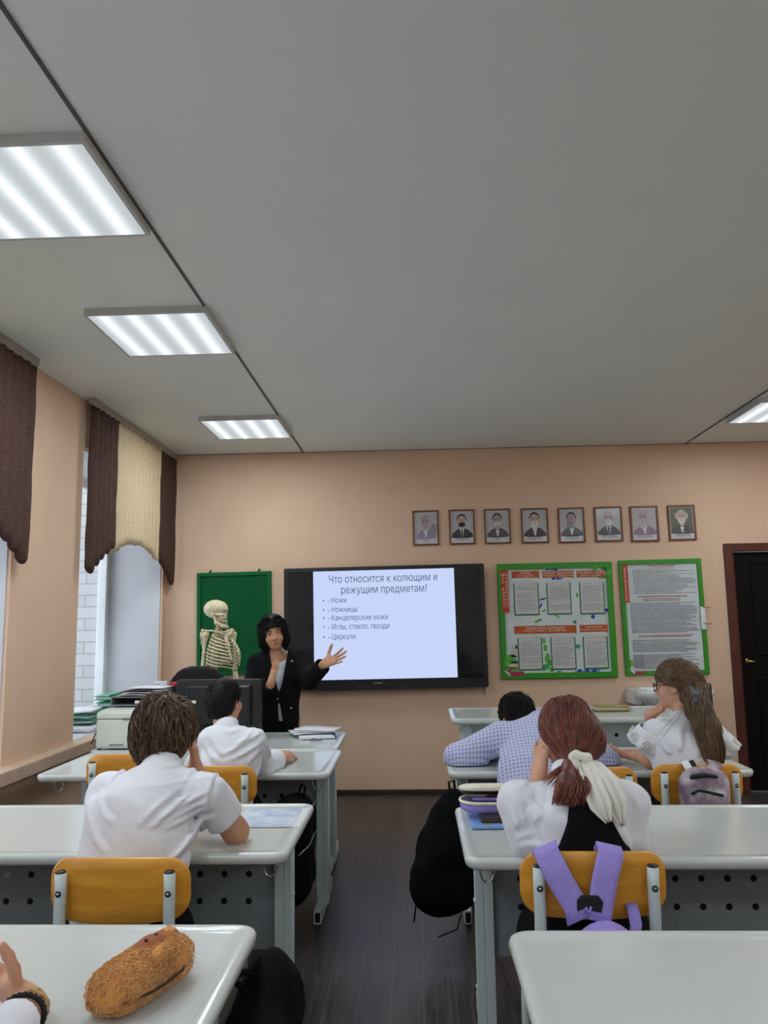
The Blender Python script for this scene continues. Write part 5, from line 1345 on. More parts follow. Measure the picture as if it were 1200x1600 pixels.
# ================================================================== anatomical skeleton
sc_ = at(337, 962, 6.28)
r = thing('anatomical_skeleton', 'life-size ivory teaching skeleton standing in front of the green chalkboard', 'skeleton', (at(338, 1000, 6.28)[0], 6.28, 0))
yaw = math.radians(-33)
Ry = np.array([[math.cos(yaw), -math.sin(yaw), 0], [math.sin(yaw), math.cos(yaw), 0], [0, 0, 1]])      # local x = forward
L_ = lambda f, l, z: Ry @ V(f, l, 0) + V(0.03, 0, z)                                                   # forward, left, height
hy = math.radians(-4); Rh = np.array([[math.cos(hy), -math.sin(hy), 0], [math.sin(hy), math.cos(hy), 0], [0, 0, 1]])
hc = V(0.0, 0, at(338, 955, 6.28)[2])
Hh = lambda f, l, z: hc + Rh @ V(f, l, z)
S = Sdf(); S.ell(Hh(-0.012, 0, 0.018), (0.094, 0.072, 0.073), 0.02, R=Rh); S.ell(Hh(0.045, 0, 0.012), (0.045, 0.058, 0.055), 0.02, R=Rh); S.ell(Hh(0.055, 0, -0.045), (0.030, 0.044, 0.04), 0.02, R=Rh)
for sg in (-1, 1):
    S.cap(Hh(0.02, sg * 0.062, -0.03), Hh(0.065, sg * 0.05, -0.03), 0.007, 0.009, 0.01); S.cap(Hh(-0.01, sg * 0.056, -0.03), Hh(-0.008, sg * 0.052, -0.06), 0.012, 0.006)
    S.ell(Hh(0.088, sg * 0.034, -0.012), (0.024, 0.02, 0.018), 0.006, 's', Rh); S.ell(Hh(0.045, sg * 0.07, -0.015), (0.02, 0.012, 0.022), 0.01, 's', Rh)
S.ell(Hh(0.094, 0, -0.036), (0.02, 0.010, 0.016), 0.005, 's', Rh)
S.into(MB(), 0.0045).build('skull', 'bone', r)
S = Sdf()
for sg in (-1, 1):
    S.chain([Hh(0.0, sg * 0.053, -0.045), Hh(0.012, sg * 0.052, -0.092), Hh(0.062, sg * 0.032, -0.122), Hh(0.086, 0, -0.128)], [0.009, 0.012, 0.012, 0.013], 0.008)
S.into(MB(), 0.0045).build('jawbone', 'bone', r)
te = MB()
for k in range(11):
    a = math.radians(-75 + 15 * k); te.ell(Hh(0.052 + 0.036 * math.cos(a), 0.036 * math.sin(a), -0.083), (0.0045, 0.0045, 0.007), n=6); te.ell(Hh(0.052 + 0.034 * math.cos(a), 0.034 * math.sin(a), -0.106), (0.004, 0.004, 0.007), n=6)
te.build('teeth', 'bone', r)
zs = 1.375; vt = MB(); z = hc[2] - 0.06; k = 0
def spine(z_):
    t = (zs - z_) / 0.6; return L_(-0.03 - 0.03 * math.sin(math.pi * min(max(t, 0), 1)) + (0.03 if z_ > zs else 0) * min(1, (z_ - zs) / 0.1), 0, z_)
while z > 0.95:
    s_ = 0.012 + 0.010 * (hc[2] - z) / 0.6; c = spine(z)
    vt.cyl(c + V(0, 0, 0.011), c - V(0, 0, 0.010), s_ * 1.1, s_ * 1.1, 10, 0); vt.cyl(c - V(0, 0, 0.010), c - V(0, 0, 0.016), s_ * 0.95, s_ * 0.95, 10, 1)
    vt.tube([c, c + Ry @ V(-0.035, 0, -0.012)], [0.008, 0.004], 6)
    for sg in (-1, 1): vt.tube([c, c + Ry @ V(-0.012, sg * 0.03, 0.003)], [0.007, 0.004], 6)
    z -= 0.027
vt.build('spine', ['bone', 'bonedark'], r)
for k in range(11):
    zz = zs - 0.01 - 0.026 * k; wd_ = 0.062 + 0.075 * math.sin(min(1, (k + 1) / 7) * math.pi / 2); dp = 0.06 + 0.05 * math.sin(min(1, (k + 1) / 6) * math.pi / 2); c = spine(zz)
    end = 168 if k < 7 else 168 - 17 * (k - 6)
    for sg in (-1, 1):
        pts = []
        for a in range(0, end + 1, 12):
            t = math.radians(a); pts.append(c + Ry @ V(0.0 + dp * (1 - math.cos(t)) - 0.02 * math.sin(t), sg * wd_ * math.sin(t) ** 0.8, -0.075 * (a / 168) ** 0.9 + 0.012 * math.sin(t)))
        MB().tube(pts, [0.0072] * (len(pts) - 2) + [0.006, 0.005], 6).build('rib', 'bone', r)
S = Sdf(); stt = spine(zs - 0.05) + Ry @ V(0.105, 0, 0.0); sb_ = spine(zs - 0.2) + Ry @ V(0.19, 0, -0.02)
S.cap(stt, stt + (sb_ - stt) * 0.3, 0.02, 0.014, flat=0.5, n=Ry @ V(1, 0, 0)); S.cap(stt + (sb_ - stt) * 0.3, sb_, 0.014, 0.013, flat=0.5, n=Ry @ V(1, 0, 0)); S.into(MB(), 0.006).build('breastbone', 'bone', r)
for sg in (-1, 1):
    shp = L_(0.0, sg * 0.155, zs - 0.01)
    MB().tube([stt + Ry @ V(0.0, sg * 0.02, 0.012), L_(0.06, sg * 0.07, zs - 0.0), L_(0.02, sg * 0.12, zs + 0.012), shp + V(0, 0, 0.016)], [0.009, 0.007, 0.007, 0.009], 8).build('collarbone', 'bone', r)
    S = Sdf(); nb = Ry @ V(1, sg * 0.3, 0)
    S.cap(L_(-0.085, sg * 0.085, zs - 0.02), L_(-0.09, sg * 0.10, zs - 0.15), 0.045, 0.012, 0.01, flat=0.14, n=nb); S.cap(L_(-0.085, sg * 0.06, zs - 0.02), L_(-0.03, sg * 0.16, zs + 0.015), 0.010, 0.012, 0.01); S.cap(L_(-0.07, sg * 0.11, zs - 0.03), shp - V(0, 0, 0.01), 0.02, 0.012, 0.01, flat=0.5, n=nb)
    S.into(MB(), 0.006).build('shoulder_blade', 'bone', r)
    el = shp + V(0, 0, -0.30) + Ry @ V(-0.01, sg * 0.02, 0); wr = el + V(0, 0, -0.24) + Ry @ V(0.03, sg * 0.02, 0)
    S = Sdf(); S.chain([shp - V(0, 0, 0.012), shp - V(0, 0, 0.05), (shp + el) / 2, el + V(0, 0, 0.03)], [0.023, 0.013, 0.011, 0.013], 0.015); S.cap(el + Ry @ V(0, -0.018, 0.01), el + Ry @ V(0, 0.018, 0.01), 0.014, 0.013, 0.012); S.into(MB(), 0.006).build('humerus', 'bone', r)
    for q in (-1, 1): MB().tube([el + Ry @ V(0, q * 0.012, 0), (el + wr) / 2 + Ry @ V(0, q * 0.016, 0), wr + Ry @ V(0, q * 0.012, 0)], [0.010, 0.0065, 0.009], 8).build('forearm_bone', 'bone', r)
    hb = MB()
    for f in range(4):
        b_ = wr + Ry @ V(0.014 * (f - 1.5), 0, -0.02); hb.tube([b_, b_ + V(0, 0, -0.06), b_ + V(0, 0, -0.1) + Ry @ V(0.01, -sg * 0.01, 0), b_ + V(0, 0, -0.14) + Ry @ V(0.01, -sg * 0.03, 0)], [0.006, 0.0045, 0.0045, 0.003], 6)
    hb.tube([wr, wr + Ry @ V(0.035, -sg * 0.01, -0.045), wr + Ry @ V(0.045, -sg * 0.02, -0.085)], [0.006, 0.005, 0.003], 6); hb.ell(wr + V(0, 0, -0.014), (0.022, 0.022, 0.014)); hb.build('hand_bones', 'bone', r)
    hip = L_(-0.01, sg * 0.10, 0.86); kn = L_(0.0, sg * 0.085, 0.47); an = L_(-0.01, sg * 0.085, 0.09)
    S = Sdf(); S.chain([L_(-0.03, sg * 0.03, 0.93), L_(-0.05, sg * 0.10, 0.98), L_(0.03, sg * 0.12, 0.96), L_(0.0, sg * 0.09, 0.87)], [0.02, 0.025, 0.02, 0.03], 0.02); S.chain([L_(0.0, sg * 0.09, 0.87), L_(0.05, 0, 0.84)], [0.02, 0.012], 0.02); S.into(MB(), 0.008).build('hip_bone', 'bone', r)
    S = Sdf(); S.chain([hip + L_(0, -sg * 0.02, 0.0), hip + L_(0, sg * 0.03, -0.02), (hip + kn) / 2, kn + V(0, 0, 0.04), kn], [0.022, 0.02, 0.013, 0.018, 0.028], 0.02); S.into(MB(), 0.008).build('thigh_bone', 'bone', r)
    MB().tube([kn - V(0, 0, 0.02), kn - V(0, 0, 0.07), an], [0.026, 0.014, 0.014], 8).build('shin_bone', 'bone', r)
    MB().tube([an + Ry @ V(-0.05, 0, -0.04), an, an + Ry @ V(0.07, 0, -0.05), an + Ry @ V(0.14, 0, -0.07)], [0.016, 0.02, 0.014, 0.008], 8).build('foot_bones', 'bone', r)
MB().tube([(0, 0, 0.0), (0, 0, 0.9)], 0.012, 10).build('stand_rod', 'chrome', r)
for k in range(5):
    a = 2 * math.pi * k / 5; MB().tube([(0, 0, 0.06), (0.24 * math.cos(a), 0.24 * math.sin(a), 0.025)], 0.012, 8).build('stand_leg', 'chrome', r)

# ================================================================== people
UP = V(0, 0, 1)
def frame(fwd, up=UP):
    y = unit(fwd); x = unit(np.cross(y, unit(up))); z = np.cross(x, y)
    return np.stack([x, y, z], 1)              # columns: right, forward, up

def head_sdf(S, c, R, s=1.0, k=0.015):
    L = lambda x, y, z: V(*c) + R @ (V(x, y, z) * s)
    S.ell(L(0, -0.014, 0.03), V(0.073, 0.094, 0.082) * s, k, R=R)
    S.ell(L(0, 0.028, -0.035), V(0.056, 0.060, 0.072) * s, k, R=R)
    S.ell(L(0, 0.058, -0.085), V(0.026, 0.022, 0.020) * s, k, R=R)
    for sg in (-1, 1):
        S.ell(L(sg * 0.036, 0.052, -0.03), V(0.022, 0.026, 0.024) * s, k, R=R)
        S.ell(L(sg * 0.031, 0.088, 0.006), V(0.017, 0.014, 0.010) * s, 0.008 * s, 's', R)
        S.cap(L(sg * 0.012, 0.078, 0.024), L(sg * 0.048, 0.068, 0.022), 0.006 * s, 0.004 * s, 0.01)
        S.ell(L(sg * 0.077, -0.008, -0.005), V(0.007, 0.019, 0.030) * s, 0.004, R=R)
        S.ell(L(sg * 0.081, -0.003, 0.0), V(0.004, 0.010, 0.017) * s, 0.004, 's', R)
        S.ell(L(sg * 0.012, 0.095, -0.030), V(0.009, 0.009, 0.008) * s, 0.006, R=R)
    S.cap(L(0, 0.080, 0.012), L(0, 0.103, -0.026), 0.007 * s, 0.011 * s, 0.01)
    S.cap(L(-0.018, 0.083, -0.056), L(0.018, 0.083, -0.056), 0.006 * s, 0.006 * s, 0.008)
    S.cap(L(-0.014, 0.081, -0.066), L(0.014, 0.081, -0.066), 0.006 * s, 0.006 * s, 0.008)
    return L

def face_parts(r, c, R, s=1.0, brow='browhair'):
    L = lambda x, y, z: V(*c) + R @ (V(x, y, z) * s)
    for sg in (-1, 1):
        e = MB(); e.ell(L(sg * 0.031, 0.076, 0.006), V(0.0125, 0.010, 0.0062) * s, 0, 14, R); e.ell(L(sg * 0.031, 0.0845, 0.006), V(0.0052, 0.003, 0.0052) * s, 1, 10, R)
        e.build('eye', ['eyewhite', 'iris'], r, world=True)
        MB().tube([L(sg * 0.015, 0.088, 0.024), L(sg * 0.032, 0.086, 0.030), L(sg * 0.050, 0.073, 0.025)], [0.0028 * s, 0.0034 * s, 0.0015 * s], 6).build('eyebrow', brow, r, world=True)
        MB().tube([L(sg * 0.018, 0.084, 0.010), L(sg * 0.031, 0.0885, 0.014), L(sg * 0.045, 0.079, 0.009)], [0.0012 * s, 0.0017 * s, 0.0012 * s], 6).build('eyelid', brow, r, world=True)
    m = MB(); m.tube([L(-0.022, 0.082, -0.060), L(-0.008, 0.0895, -0.0565), L(0, 0.089, -0.058), L(0.008, 0.0895, -0.0565), L(0.022, 0.082, -0.060)], [0.001, 0.0036 * s, 0.003 * s, 0.0036 * s, 0.001], 6)
    m.tube([L(-0.021, 0.082, -0.0615), L(0, 0.0885, -0.066), L(0.021, 0.082, -0.0615)], [0.001, 0.0045 * s, 0.001], 6)
    m.build('lips', 'lip', r, world=True)

def hand_sdf(S, w, d, n, side, curl=(0.5, 0.5, 0.5, 0.5), spread=0.12, thumb=(0.55, 0.75, 0.25), s=0.95, tcurl=0.25):
    """wrist w, finger direction d, palm normal n, side=+1/-1 chooses where the thumb leaves"""
    d = unit(d); n = unit(np.asarray(n, float) - d * (np.asarray(n, float) @ d)); t = np.cross(d, n) * side; w = V(*w)
    S.cap(w - d * 0.005, w + d * 0.02 * s, 0.024 * s, 0.026 * s, 0.02, flat=0.8, n=n)
    for q in (-0.022, 0.0, 0.022):
        S.cap(w + d * 0.012 * s + t * q * 0.6 * s, w + d * 0.082 * s + t * q * s, 0.015 * s, 0.0125 * s, 0.014)
    S.cap(w + d * 0.02 * s + t * 0.016 * s + n * 0.006, w + d * 0.05 * s + t * 0.030 * s + n * 0.01, 0.017 * s, 0.013 * s, 0.014)
    for i, (q, ln, r0) in enumerate(((0.029, 0.074, 0.0082), (0.0098, 0.083, 0.0084), (-0.0095, 0.077, 0.0081), (-0.027, 0.060, 0.0072))):
        p = w + d * (0.088 - 0.006 * abs(i - 1)) * s + t * q * s
        a = unit(d + t * spread * (1.5 - i) * 0.9); c = curl[i] if hasattr(curl, '__len__') else curl
        for j, fr in enumerate((0.46, 0.30, 0.24)):
            a = unit(a * math.cos(c) + n * math.sin(c)); a2 = p + a * ln * fr * s
            S.cap(p, a2, (r0 - 0.0006 * j) * s, (r0 - 0.0006 * (j + 1)) * s, 0.004); p = a2
    p = w + d * 0.034 * s + t * 0.03 * s + n * 0.006 * s; a = unit(d * thumb[0] + t * thumb[1] + n * thumb[2])
    for j, ln in enumerate((0.036, 0.031, 0.025)):
        a2 = p + a * ln * s; S.cap(p, a2, (0.0115 - 0.0011 * j) * s, (0.0104 - 0.0011 * j) * s, 0.006); p = a2
        a = unit(a + n * tcurl * 0.5 + d * tcurl * 0.6)
    return S

def seated_legs(r, pel, fwd, right, m='blackcloth', knee_z=0.47, thigh=0.40, ank_back=0.04, spread=0.02, rad=0.078, floor=0.0, ht=0.1, shift=0.0):
    S = Sdf(); pel = V(*pel); sh = MB()
    S.cap(pel - right * 0.08, pel + right * 0.08, 0.115, 0.115, 0.04, flat=0.9, n=UP)
    S.cap(pel, pel + UP * ht, 0.13, 0.135, 0.05, flat=0.75, n=fwd)
    for sg in (-1, 1):
        h = pel + right * sg * 0.070 - UP * 0.02; k = h + fwd * thigh + right * (sg * spread * 0.4 + shift); k[2] = knee_z
        a = k - fwd * ank_back; a[2] = floor + 0.10
        S.cap(h, k, rad, rad * 0.72, 0.04); S.cap(k, a, rad * 0.70, rad * 0.55, 0.03)
        sh = Sdf(); sh.cap(a + V(0, 0, -0.06), a + fwd * 0.13 + V(0, 0, -0.068), 0.036, 0.030, 0.02); sh.cap(a, a + V(0, 0, -0.05), 0.034, 0.036); sh.plane((0, 0, floor + 0.002), (0, 0, -1))
        sh.into(MB(), 0.008).build('shoe', 'shoe', r, world=True)
    S.wave(0.004, 45, fwd + UP, 3)
    S.into(MB(), 0.011).build('trousers', m, r, world=True)

def cap_hair(c, R, rad, off=(0, -0.018, 0.034), s=1.0, low=-0.085, front=0.07, side=-0.004, zs=(-0.02, 0.055), k=0.01, nape=None):
    S = Sdf(); c = V(*c); rad = V(*rad)
    S.ell(c + R @ V(*off), rad, 0.02, R=R)
    S.ell(c + R @ V(0, -0.045, -0.03), (rad[0] * 0.80, rad[1] * 0.58, 0.075), 0.04, R=R)
    def cut(P):
        q = (P - c) @ R; t = np.clip((q[:, 2] - zs[0]) / (zs[1] - zs[0]), 0, 1); t = t * t * (3 - 2 * t)
        return q[:, 1] - (side + (front - side) * t)
    S.fn(cut, 'i', k)
    if nape is not None:      # tapers towards the neck
        S.fn(lambda P: np.abs(((P - c) @ R)[:, 0]) - (nape + np.clip(((P - c) @ R)[:, 2] - low, 0, 1) * 0.62), 'i', 0.02)
    S.fn(lambda P: low - ((P - c) @ R)[:, 2] - 0.15 * ((P - c) @ R)[:, 1], 'i', k)
    return S

def crown_flow(c, R, crown=(0.0, -0.05, 0.125), down=0.6, swirl=0.0, toward=None):
    c0 = V(*c) + R @ V(*crown)
    def f(P):
        v = P - c0; v /= (np.linalg.norm(v, axis=1, keepdims=True) + 1e-6)
        out = v - R[:, 2] * down
        if swirl: out = out + swirl * np.cross(np.tile(R[:, 2], (len(P), 1)), v)
        if toward is not None:
            t = toward - P; out = out * 0.15 + t / (np.linalg.norm(t, axis=1, keepdims=True) + 1e-6)
        return out
    return f

def shirt_sdf(pts, rs, shs, n, flat=0.62, k=0.05, sr=0.062):
    S = Sdf()
    for i in range(len(pts) - 1): S.cap(pts[i], pts[i + 1], rs[i], rs[i + 1], k, flat=flat, n=n)
    S.cap(shs[0], shs[1], sr, sr, 0.05)
    return S

def collar(S, nb, d, r0=0.068, r1=0.060, h=0.036, n=None):
    nb = V(*nb); d = unit(d)
    S.cap(nb - d * 0.015, nb + d * h, r0, r1, 0.010)
    S.fn(lambda P: np.where(((P - nb) ** 2).sum(1) < 0.11 ** 2, (P - nb) @ d - (h + 0.012), -0.05), 'i', 0.006)

# ------------------------------------------------------------------ boy with tousled brown hair, front left
r = thing('person', 'boy with tousled brown hair in a white short-sleeved shirt, head propped on right hand', 'person', (-0.84, 2.42, 0))
hc = at(258, 1150, 2.63); Rh = frame((0.18, 0.95, -0.28), (0.05, 0.3, 0.95))
nb = at(252, 1206, 2.53); fw = V(0, 1, 0)
shL = at(168, 1240, 2.49); shR = at(324, 1238, 2.50)
elR = at(368, 1299, 2.63); wrR = at(306, 1206, 2.74)
elL = V(-1.03, 2.74, 0.80); wrL = V(-0.86, 2.90, 0.785)
S = Sdf(); head_sdf(S, hc, Rh, 0.98)
S.cap(nb - V(0, 0.02, 0.06), hc + Rh @ V(0, -0.03, -0.05), 0.058, 0.050, 0.02)
S.cap(nb - V(0, 0.02, 0.05), V(-0.83, 2.42, 0.6), 0.07, 0.09, 0.03); S.cap(shL, shR, 0.045, 0.045, 0.03)
S.chain([shR, elR], [0.046, 0.040], 0.02); S.cap(elR, elR * 0.6 + wrR * 0.4, 0.040, 0.039, 0.02); S.cap(elR * 0.6 + wrR * 0.4, wrR, 0.039, 0.026, 0.02)
S.chain([shL, elL, wrL], [0.046, 0.04, 0.027], 0.02)
hand_sdf(S, wrR, V(-0.10, -0.03, 1), V(-0.9, -0.1, 0.15), -1, (0.25, 0.3, 0.35, 0.4), 0.1, s=0.92)
hand_sdf(S, wrL, V(0.9, 0.3, 0.0), V(0, 0, -1), 1, 0.2)
S.into(MB(), 0.0046).build('body', 'skintan', r, world=True)
face_parts(r, hc, Rh, 0.98)
S = shirt_sdf([V(-0.855, 2.385, 0.50), V(-0.858, 2.375, 0.66), V(-0.842, 2.43, 0.84), nb - V(0, 0.02, 0.075)], [0.166, 0.150, 0.156, 0.10], (shL + V(0.015, 0, 0), shR - V(0.01, 0, 0)), fw, 0.64, 0.04, 0.060)
shf = shR * 0.52 + elR * 0.48; S.cap(shR, shf + V(0.004, 0, -0.012), 0.062, 0.072, 0.018); S.cap(shL, shL * 0.4 + elL * 0.6, 0.062, 0.066, 0.025)
collar(S, nb, hc - nb, 0.068, 0.062, 0.022)
S.plane(shf + V(0.006, 0.01, -0.006), elR - shR + V(0.02, 0, -0.06), 0.008)
arm = Sdf()
S.cap(shf - (elR - shR) * 0.02, elR, 0.060, 0.066, 0.006, 's')
for a, b, w, am in (((-0.66, 2.47, 0.86), (-0.80, 2.33, 0.72), 0.012, 0.022), ((-0.67, 2.46, 0.89), (-0.86, 2.32, 0.79), 0.012, 0.010), ((-0.67, 2.46, 0.83), (-0.76, 2.34, 0.66), 0.012, 0.011), ((-0.69, 2.44, 0.93), (-0.82, 2.37, 0.88), 0.012, 0.008),
                    ((-0.70, 2.42, 0.78), (-0.73, 2.36, 0.60), 0.014, 0.010), ((-0.98, 2.44, 0.93), (-0.93, 2.36, 0.80), 0.014, 0.008), ((-0.62, 2.52, 0.93), (-0.65, 2.45, 0.84), 0.012, 0.008), ((-1.0, 2.40, 0.72), (-0.93, 2.3, 0.62), 0.015, 0.008)):
    S.fold(a, b, w * 0.9, am * 1.5); S.fold(V(*a) + V(0.012, 0, 0.02), V(*b) + V(0.012, 0, 0.022), w * 0.9, -am * 1.0)
cr = lambda *q: [at(60 + a / 3.333, 1070 + b / 3.333, 2.33) for a, b in q]
for q, w_, am in ((((830, 600), (740, 645), (640, 700)), 0.008, 0.008), (((825, 650), (730, 690), (620, 735)), 0.008, 0.008), (((670, 590), (600, 650), (535, 725)), 0.008, 0.007), (((740, 600), (660, 680), (590, 745)), 0.007, 0.007),
                  (((812, 690), (730, 730), (650, 755)), 0.008, 0.008), (((795, 750), (760, 840), (690, 925)), 0.009, 0.010), (((775, 820), (730, 890), (665, 930)), 0.008, 0.007), (((850, 480), (838, 600), (815, 730)), 0.005, 0.006),
                  (((390, 550), (620, 545), (845, 525)), 0.004, 0.003), (((410, 548), (412, 640), (408, 760)), 0.005, 0.003), (((350, 470), (330, 500), (320, 540)), 0.006, 0.006), (((520, 455), (600, 470), (690, 452)), 0.005, 0.006),
                  (((700, 450), (720, 500), (705, 540)), 0.008, 0.006), (((280, 600), (330, 680), (400, 720)), 0.010, 0.006), (((260, 720), (300, 800), (360, 860)), 0.010, 0.006)):
    S.crease(cr(*q), w_, am, 2.60)
S.wave(0.004, 34, (0.5, 0.2, 1), 2); S.wave(0.003, 60, (1, 0.1, 0.7), 4)
S.into(MB(), 0.0065).build('shirt', 'whitecloth', r, world=True)
seated_legs(r, (-0.865, 2.42, 0.545), fw, V(1, 0, 0), 'blackcloth', shift=-0.09)
H = cap_hair(hc, Rh, (0.092, 0.110, 0.098), (0, -0.016, 0.034), low=-0.098, front=0.085, side=0.0, zs=(-0.03, 0.05), nape=0.052)
H.wave(0.004, 55, Rh[:, 0], 1); H.wave(0.003, 90, Rh[:, 0] + Rh[:, 1] * 0.4, 3)
o = MB(); H.into(o, 0.006)
crown = (0.015, -0.045, 0.13)
st = on_surface(H, 2100, H.lo, H.hi)
strands(o, H, st, crown_flow(hc, Rh, crown, 0.55, 0.5), 6, 0.0085, 0.0020, (0, 0, 1), lift=0.013, jitter=0.42, cling=0.6)
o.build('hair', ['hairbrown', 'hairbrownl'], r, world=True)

# ------------------------------------------------------------------ short-haired boy in white, left
r = thing('person', 'boy with short black hair in a white shirt, sitting before the monitor', 'person', (-0.87, 3.72, 0))
hc = at(352, 1097, 3.80); Rh = frame((0.35, 0.92, 0.10), (0.02, 0.06, 1))
nb = at(354, 1136, 3.72); shL = at(332, 1157, 3.68); shR = at(397, 1158, 3.69)
elR = at(409, 1197, 3.80); wrR = V(-0.66, 4.02, 0.785); elL = at(306, 1200, 3.82); wrL = V(-0.86, 4.02, 0.785)
S = Sdf(); head_sdf(S, hc, Rh, 0.93); S.cap(nb - UP * 0.05, hc + Rh @ V(0, -0.025, -0.06), 0.054, 0.047, 0.02); S.cap(nb - UP * 0.05, V(-0.88, 3.7, 0.6), 0.07, 0.09, 0.03)
S.cap(shL, shR, 0.045, 0.045, 0.03); S.chain([shR, elR, wrR], [0.045, 0.04, 0.026], 0.02); S.chain([shL, elL, wrL], [0.045, 0.04, 0.026], 0.02)
hand_sdf(S, wrR, V(-0.5, 0.8, 0), V(0, 0, -1), -1, 0.2); hand_sdf(S, wrL, V(0.5, 0.8, 0), V(0, 0, -1), 1, 0.2)
S.into(MB(), 0.0050).build('body', 'skin', r, world=True); face_parts(r, hc, Rh, 0.93)
S = shirt_sdf([V(-0.885, 3.66, 0.50), V(-0.885, 3.63, 0.66), V(-0.868, 3.66, 0.82), nb - V(0, 0.01, 0.065)], [0.120, 0.120, 0.130, 0.085], (shL, shR), fw, 0.66, 0.04, 0.052)
S.cap(shR, elR, 0.056, 0.056, 0.02); S.cap(elR, elR * 0.5 + wrR * 0.5, 0.056, 0.055, 0.03); S.cap(shL, elL, 0.056, 0.056, 0.02); S.cap(elL, elL * 0.5 + wrL * 0.5, 0.054, 0.055, 0.03)
collar(S, nb, hc - nb, 0.062, 0.057, 0.014)
S.cap(elR + V(0.0, -0.03, -0.01), elR + V(0.03, -0.035, -0.025), 0.035, 0.010, 0.03)
for a, b in (((-0.73, 3.62, 0.86), (-0.84, 3.54, 0.74)), ((-0.72, 3.64, 0.90), (-0.86, 3.56, 0.82)), ((-0.71, 3.66, 0.83), (-0.76, 3.58, 0.68)), ((-0.98, 3.62, 0.87), (-0.92, 3.55, 0.76)), ((-0.70, 3.7, 0.9), (-0.68, 3.74, 0.82))):
    S.fold(a, b, 0.012, 0.018); S.fold(V(*a) + V(0.01, 0, 0.02), V(*b) + V(0.01, 0, 0.02), 0.011, -0.012)
for q in (((402, 1148), (380, 1162), (352, 1178)), ((405, 1162), (380, 1178), (350, 1190)), ((402, 1176), (388, 1190), (370, 1200)), ((328, 1150), (336, 1165), (348, 1178)), ((320, 1165), (330, 1180), (345, 1190)), ((388, 1146), (382, 1156), (368, 1164)), ((340, 1142), (356, 1145), (374, 1141))):
    S.crease([at(*z, 3.58) for z in q], 0.009, 0.009, 3.74)
S.wave(0.0045, 38, (0.5, 0.2, 1), 5); S.into(MB(), 0.0075).build('shirt', 'whitecloth', r, world=True)
seated_legs(r, (-0.88, 3.70, 0.545), fw, V(1, 0, 0), 'blackcloth')
H = cap_hair(hc, Rh, (0.076, 0.096, 0.088), (0, -0.013, 0.030), low=-0.072, front=0.08, side=-0.012, zs=(-0.02, 0.05), nape=0.040)
o = MB(); H.into(o, 0.006); st = on_surface(H, 900, H.lo, H.hi); strands(o, H, st, crown_flow(hc, Rh, (0.0, -0.06, 0.12), 0.5, 0.2), 3, 0.005, 0.0012, (0,), lift=0.003, jitter=0.2, cling=0.8)
o.build('hair', 'hairblack', r, world=True)

# ------------------------------------------------------------------ boy slumped over the desk, right
r = thing('person', 'boy in a pale blue dotted shirt slumped forward over the desk on the right', 'person', (0.60, 3.74, 0))
hc = at(807, 1121, 4.08); Rh = frame((-0.35, 0.72, -0.6), (-0.12, 0.62, 0.78))
nb = at(842, 1130, 3.98); shL = at(783, 1152, 3.92); shR = at(884, 1146, 3.92)
elL = at(716, 1184, 3.95); wrL = V(0.40, 4.10, 0.79); elR = at(946, 1188, 3.95); wrR = V(0.66, 4.13, 0.79)
pel = V(0.60, 3.70, 0.55)
S = Sdf(); head_sdf(S, hc, Rh, 0.95); S.cap(nb - V(0, 0.03, 0.03), hc + Rh @ V(0, -0.03, -0.05), 0.055, 0.05, 0.02); S.cap(nb - V(0, 0.05, 0.04), pel, 0.07, 0.09, 0.03)
S.cap(shL, shR, 0.045, 0.045, 0.03); S.chain([shR, elR, wrR], [0.046, 0.04, 0.028], 0.02); S.chain([shL, elL, wrL], [0.046, 0.04, 0.028], 0.02)
hand_sdf(S, wrR, V(-0.9, 0.1, 0), V(0, 0, -1), -1, 0.25); hand_sdf(S, wrL, V(0.9, 0.1, 0), V(0, 0, -1), 1, 0.25)
S.into(MB(), 0.0052).build('body', 'skin', r, world=True); face_parts(r, hc, Rh, 0.95)
S = Sdf(); dn = V(0, 0.75, -0.65)
ch = at(846, 1172, 3.86); wa = at(838, 1215, 3.72)
for a, b, ra, rb in ((pel + V(0, -0.02, -0.03), wa, 0.165, 0.160), (wa, ch, 0.160, 0.165), (ch, nb - V(0, 0.02, 0.03), 0.165, 0.085)): S.cap(a, b, ra, rb, 0.05, flat=0.62, n=dn)
S.cap(shL, shR, 0.064, 0.062, 0.05)
S.cap(shL, elL, 0.074, 0.066, 0.03); S.cap(elL, wrL, 0.064, 0.046, 0.03); S.cap(shR, elR, 0.072, 0.068, 0.03); S.cap(elR, wrR, 0.064, 0.046, 0.03)
S.cap(elL + V(0, -0.01, 0), elL + V(0.10, -0.015, -0.006), 0.05, 0.045, 0.03)
collar(S, nb - V(0, 0.0, 0.004), hc - nb + V(0.02, 0, 0.06), 0.068, 0.062, 0.026)
for a, b in ((elL + V(-0.02, -0.05, 0.02), elL + V(0.14, -0.05, 0.015)), (elL + V(0.0, -0.06, -0.01), elL + V(0.2, -0.04, 0.01)), (shL + V(0.02, -0.06, -0.03), wa + V(-0.13, -0.05, 0.0)), (shL + V(0.05, -0.07, -0.01), wa + V(-0.08, -0.08, 0.03)), (shL + V(-0.03, -0.02, 0.07), shL + V(0.0, -0.07, 0.02))):
    S.fold(a, b, 0.012, 0.011); S.fold(a + V(0, 0, 0.022), b + V(0.01, 0, 0.02), 0.011, -0.007)
S.plane((0, 0, 0.7525), (0, 0, -1)) if False else None
S.fn(lambda P: np.where((P[:, 1] > 3.79), 0.7525 - P[:, 2], -9.0), 'i', 0.001)
S.wave(0.0035, 36, (0.6, 0.3, 1), 7); S.into(MB(), 0.0068).build('shirt', 'dots', r, world=True)
seated_legs(r, pel + V(0, 0.01, -0.005), fw, V(1, 0, 0), 'blackcloth')
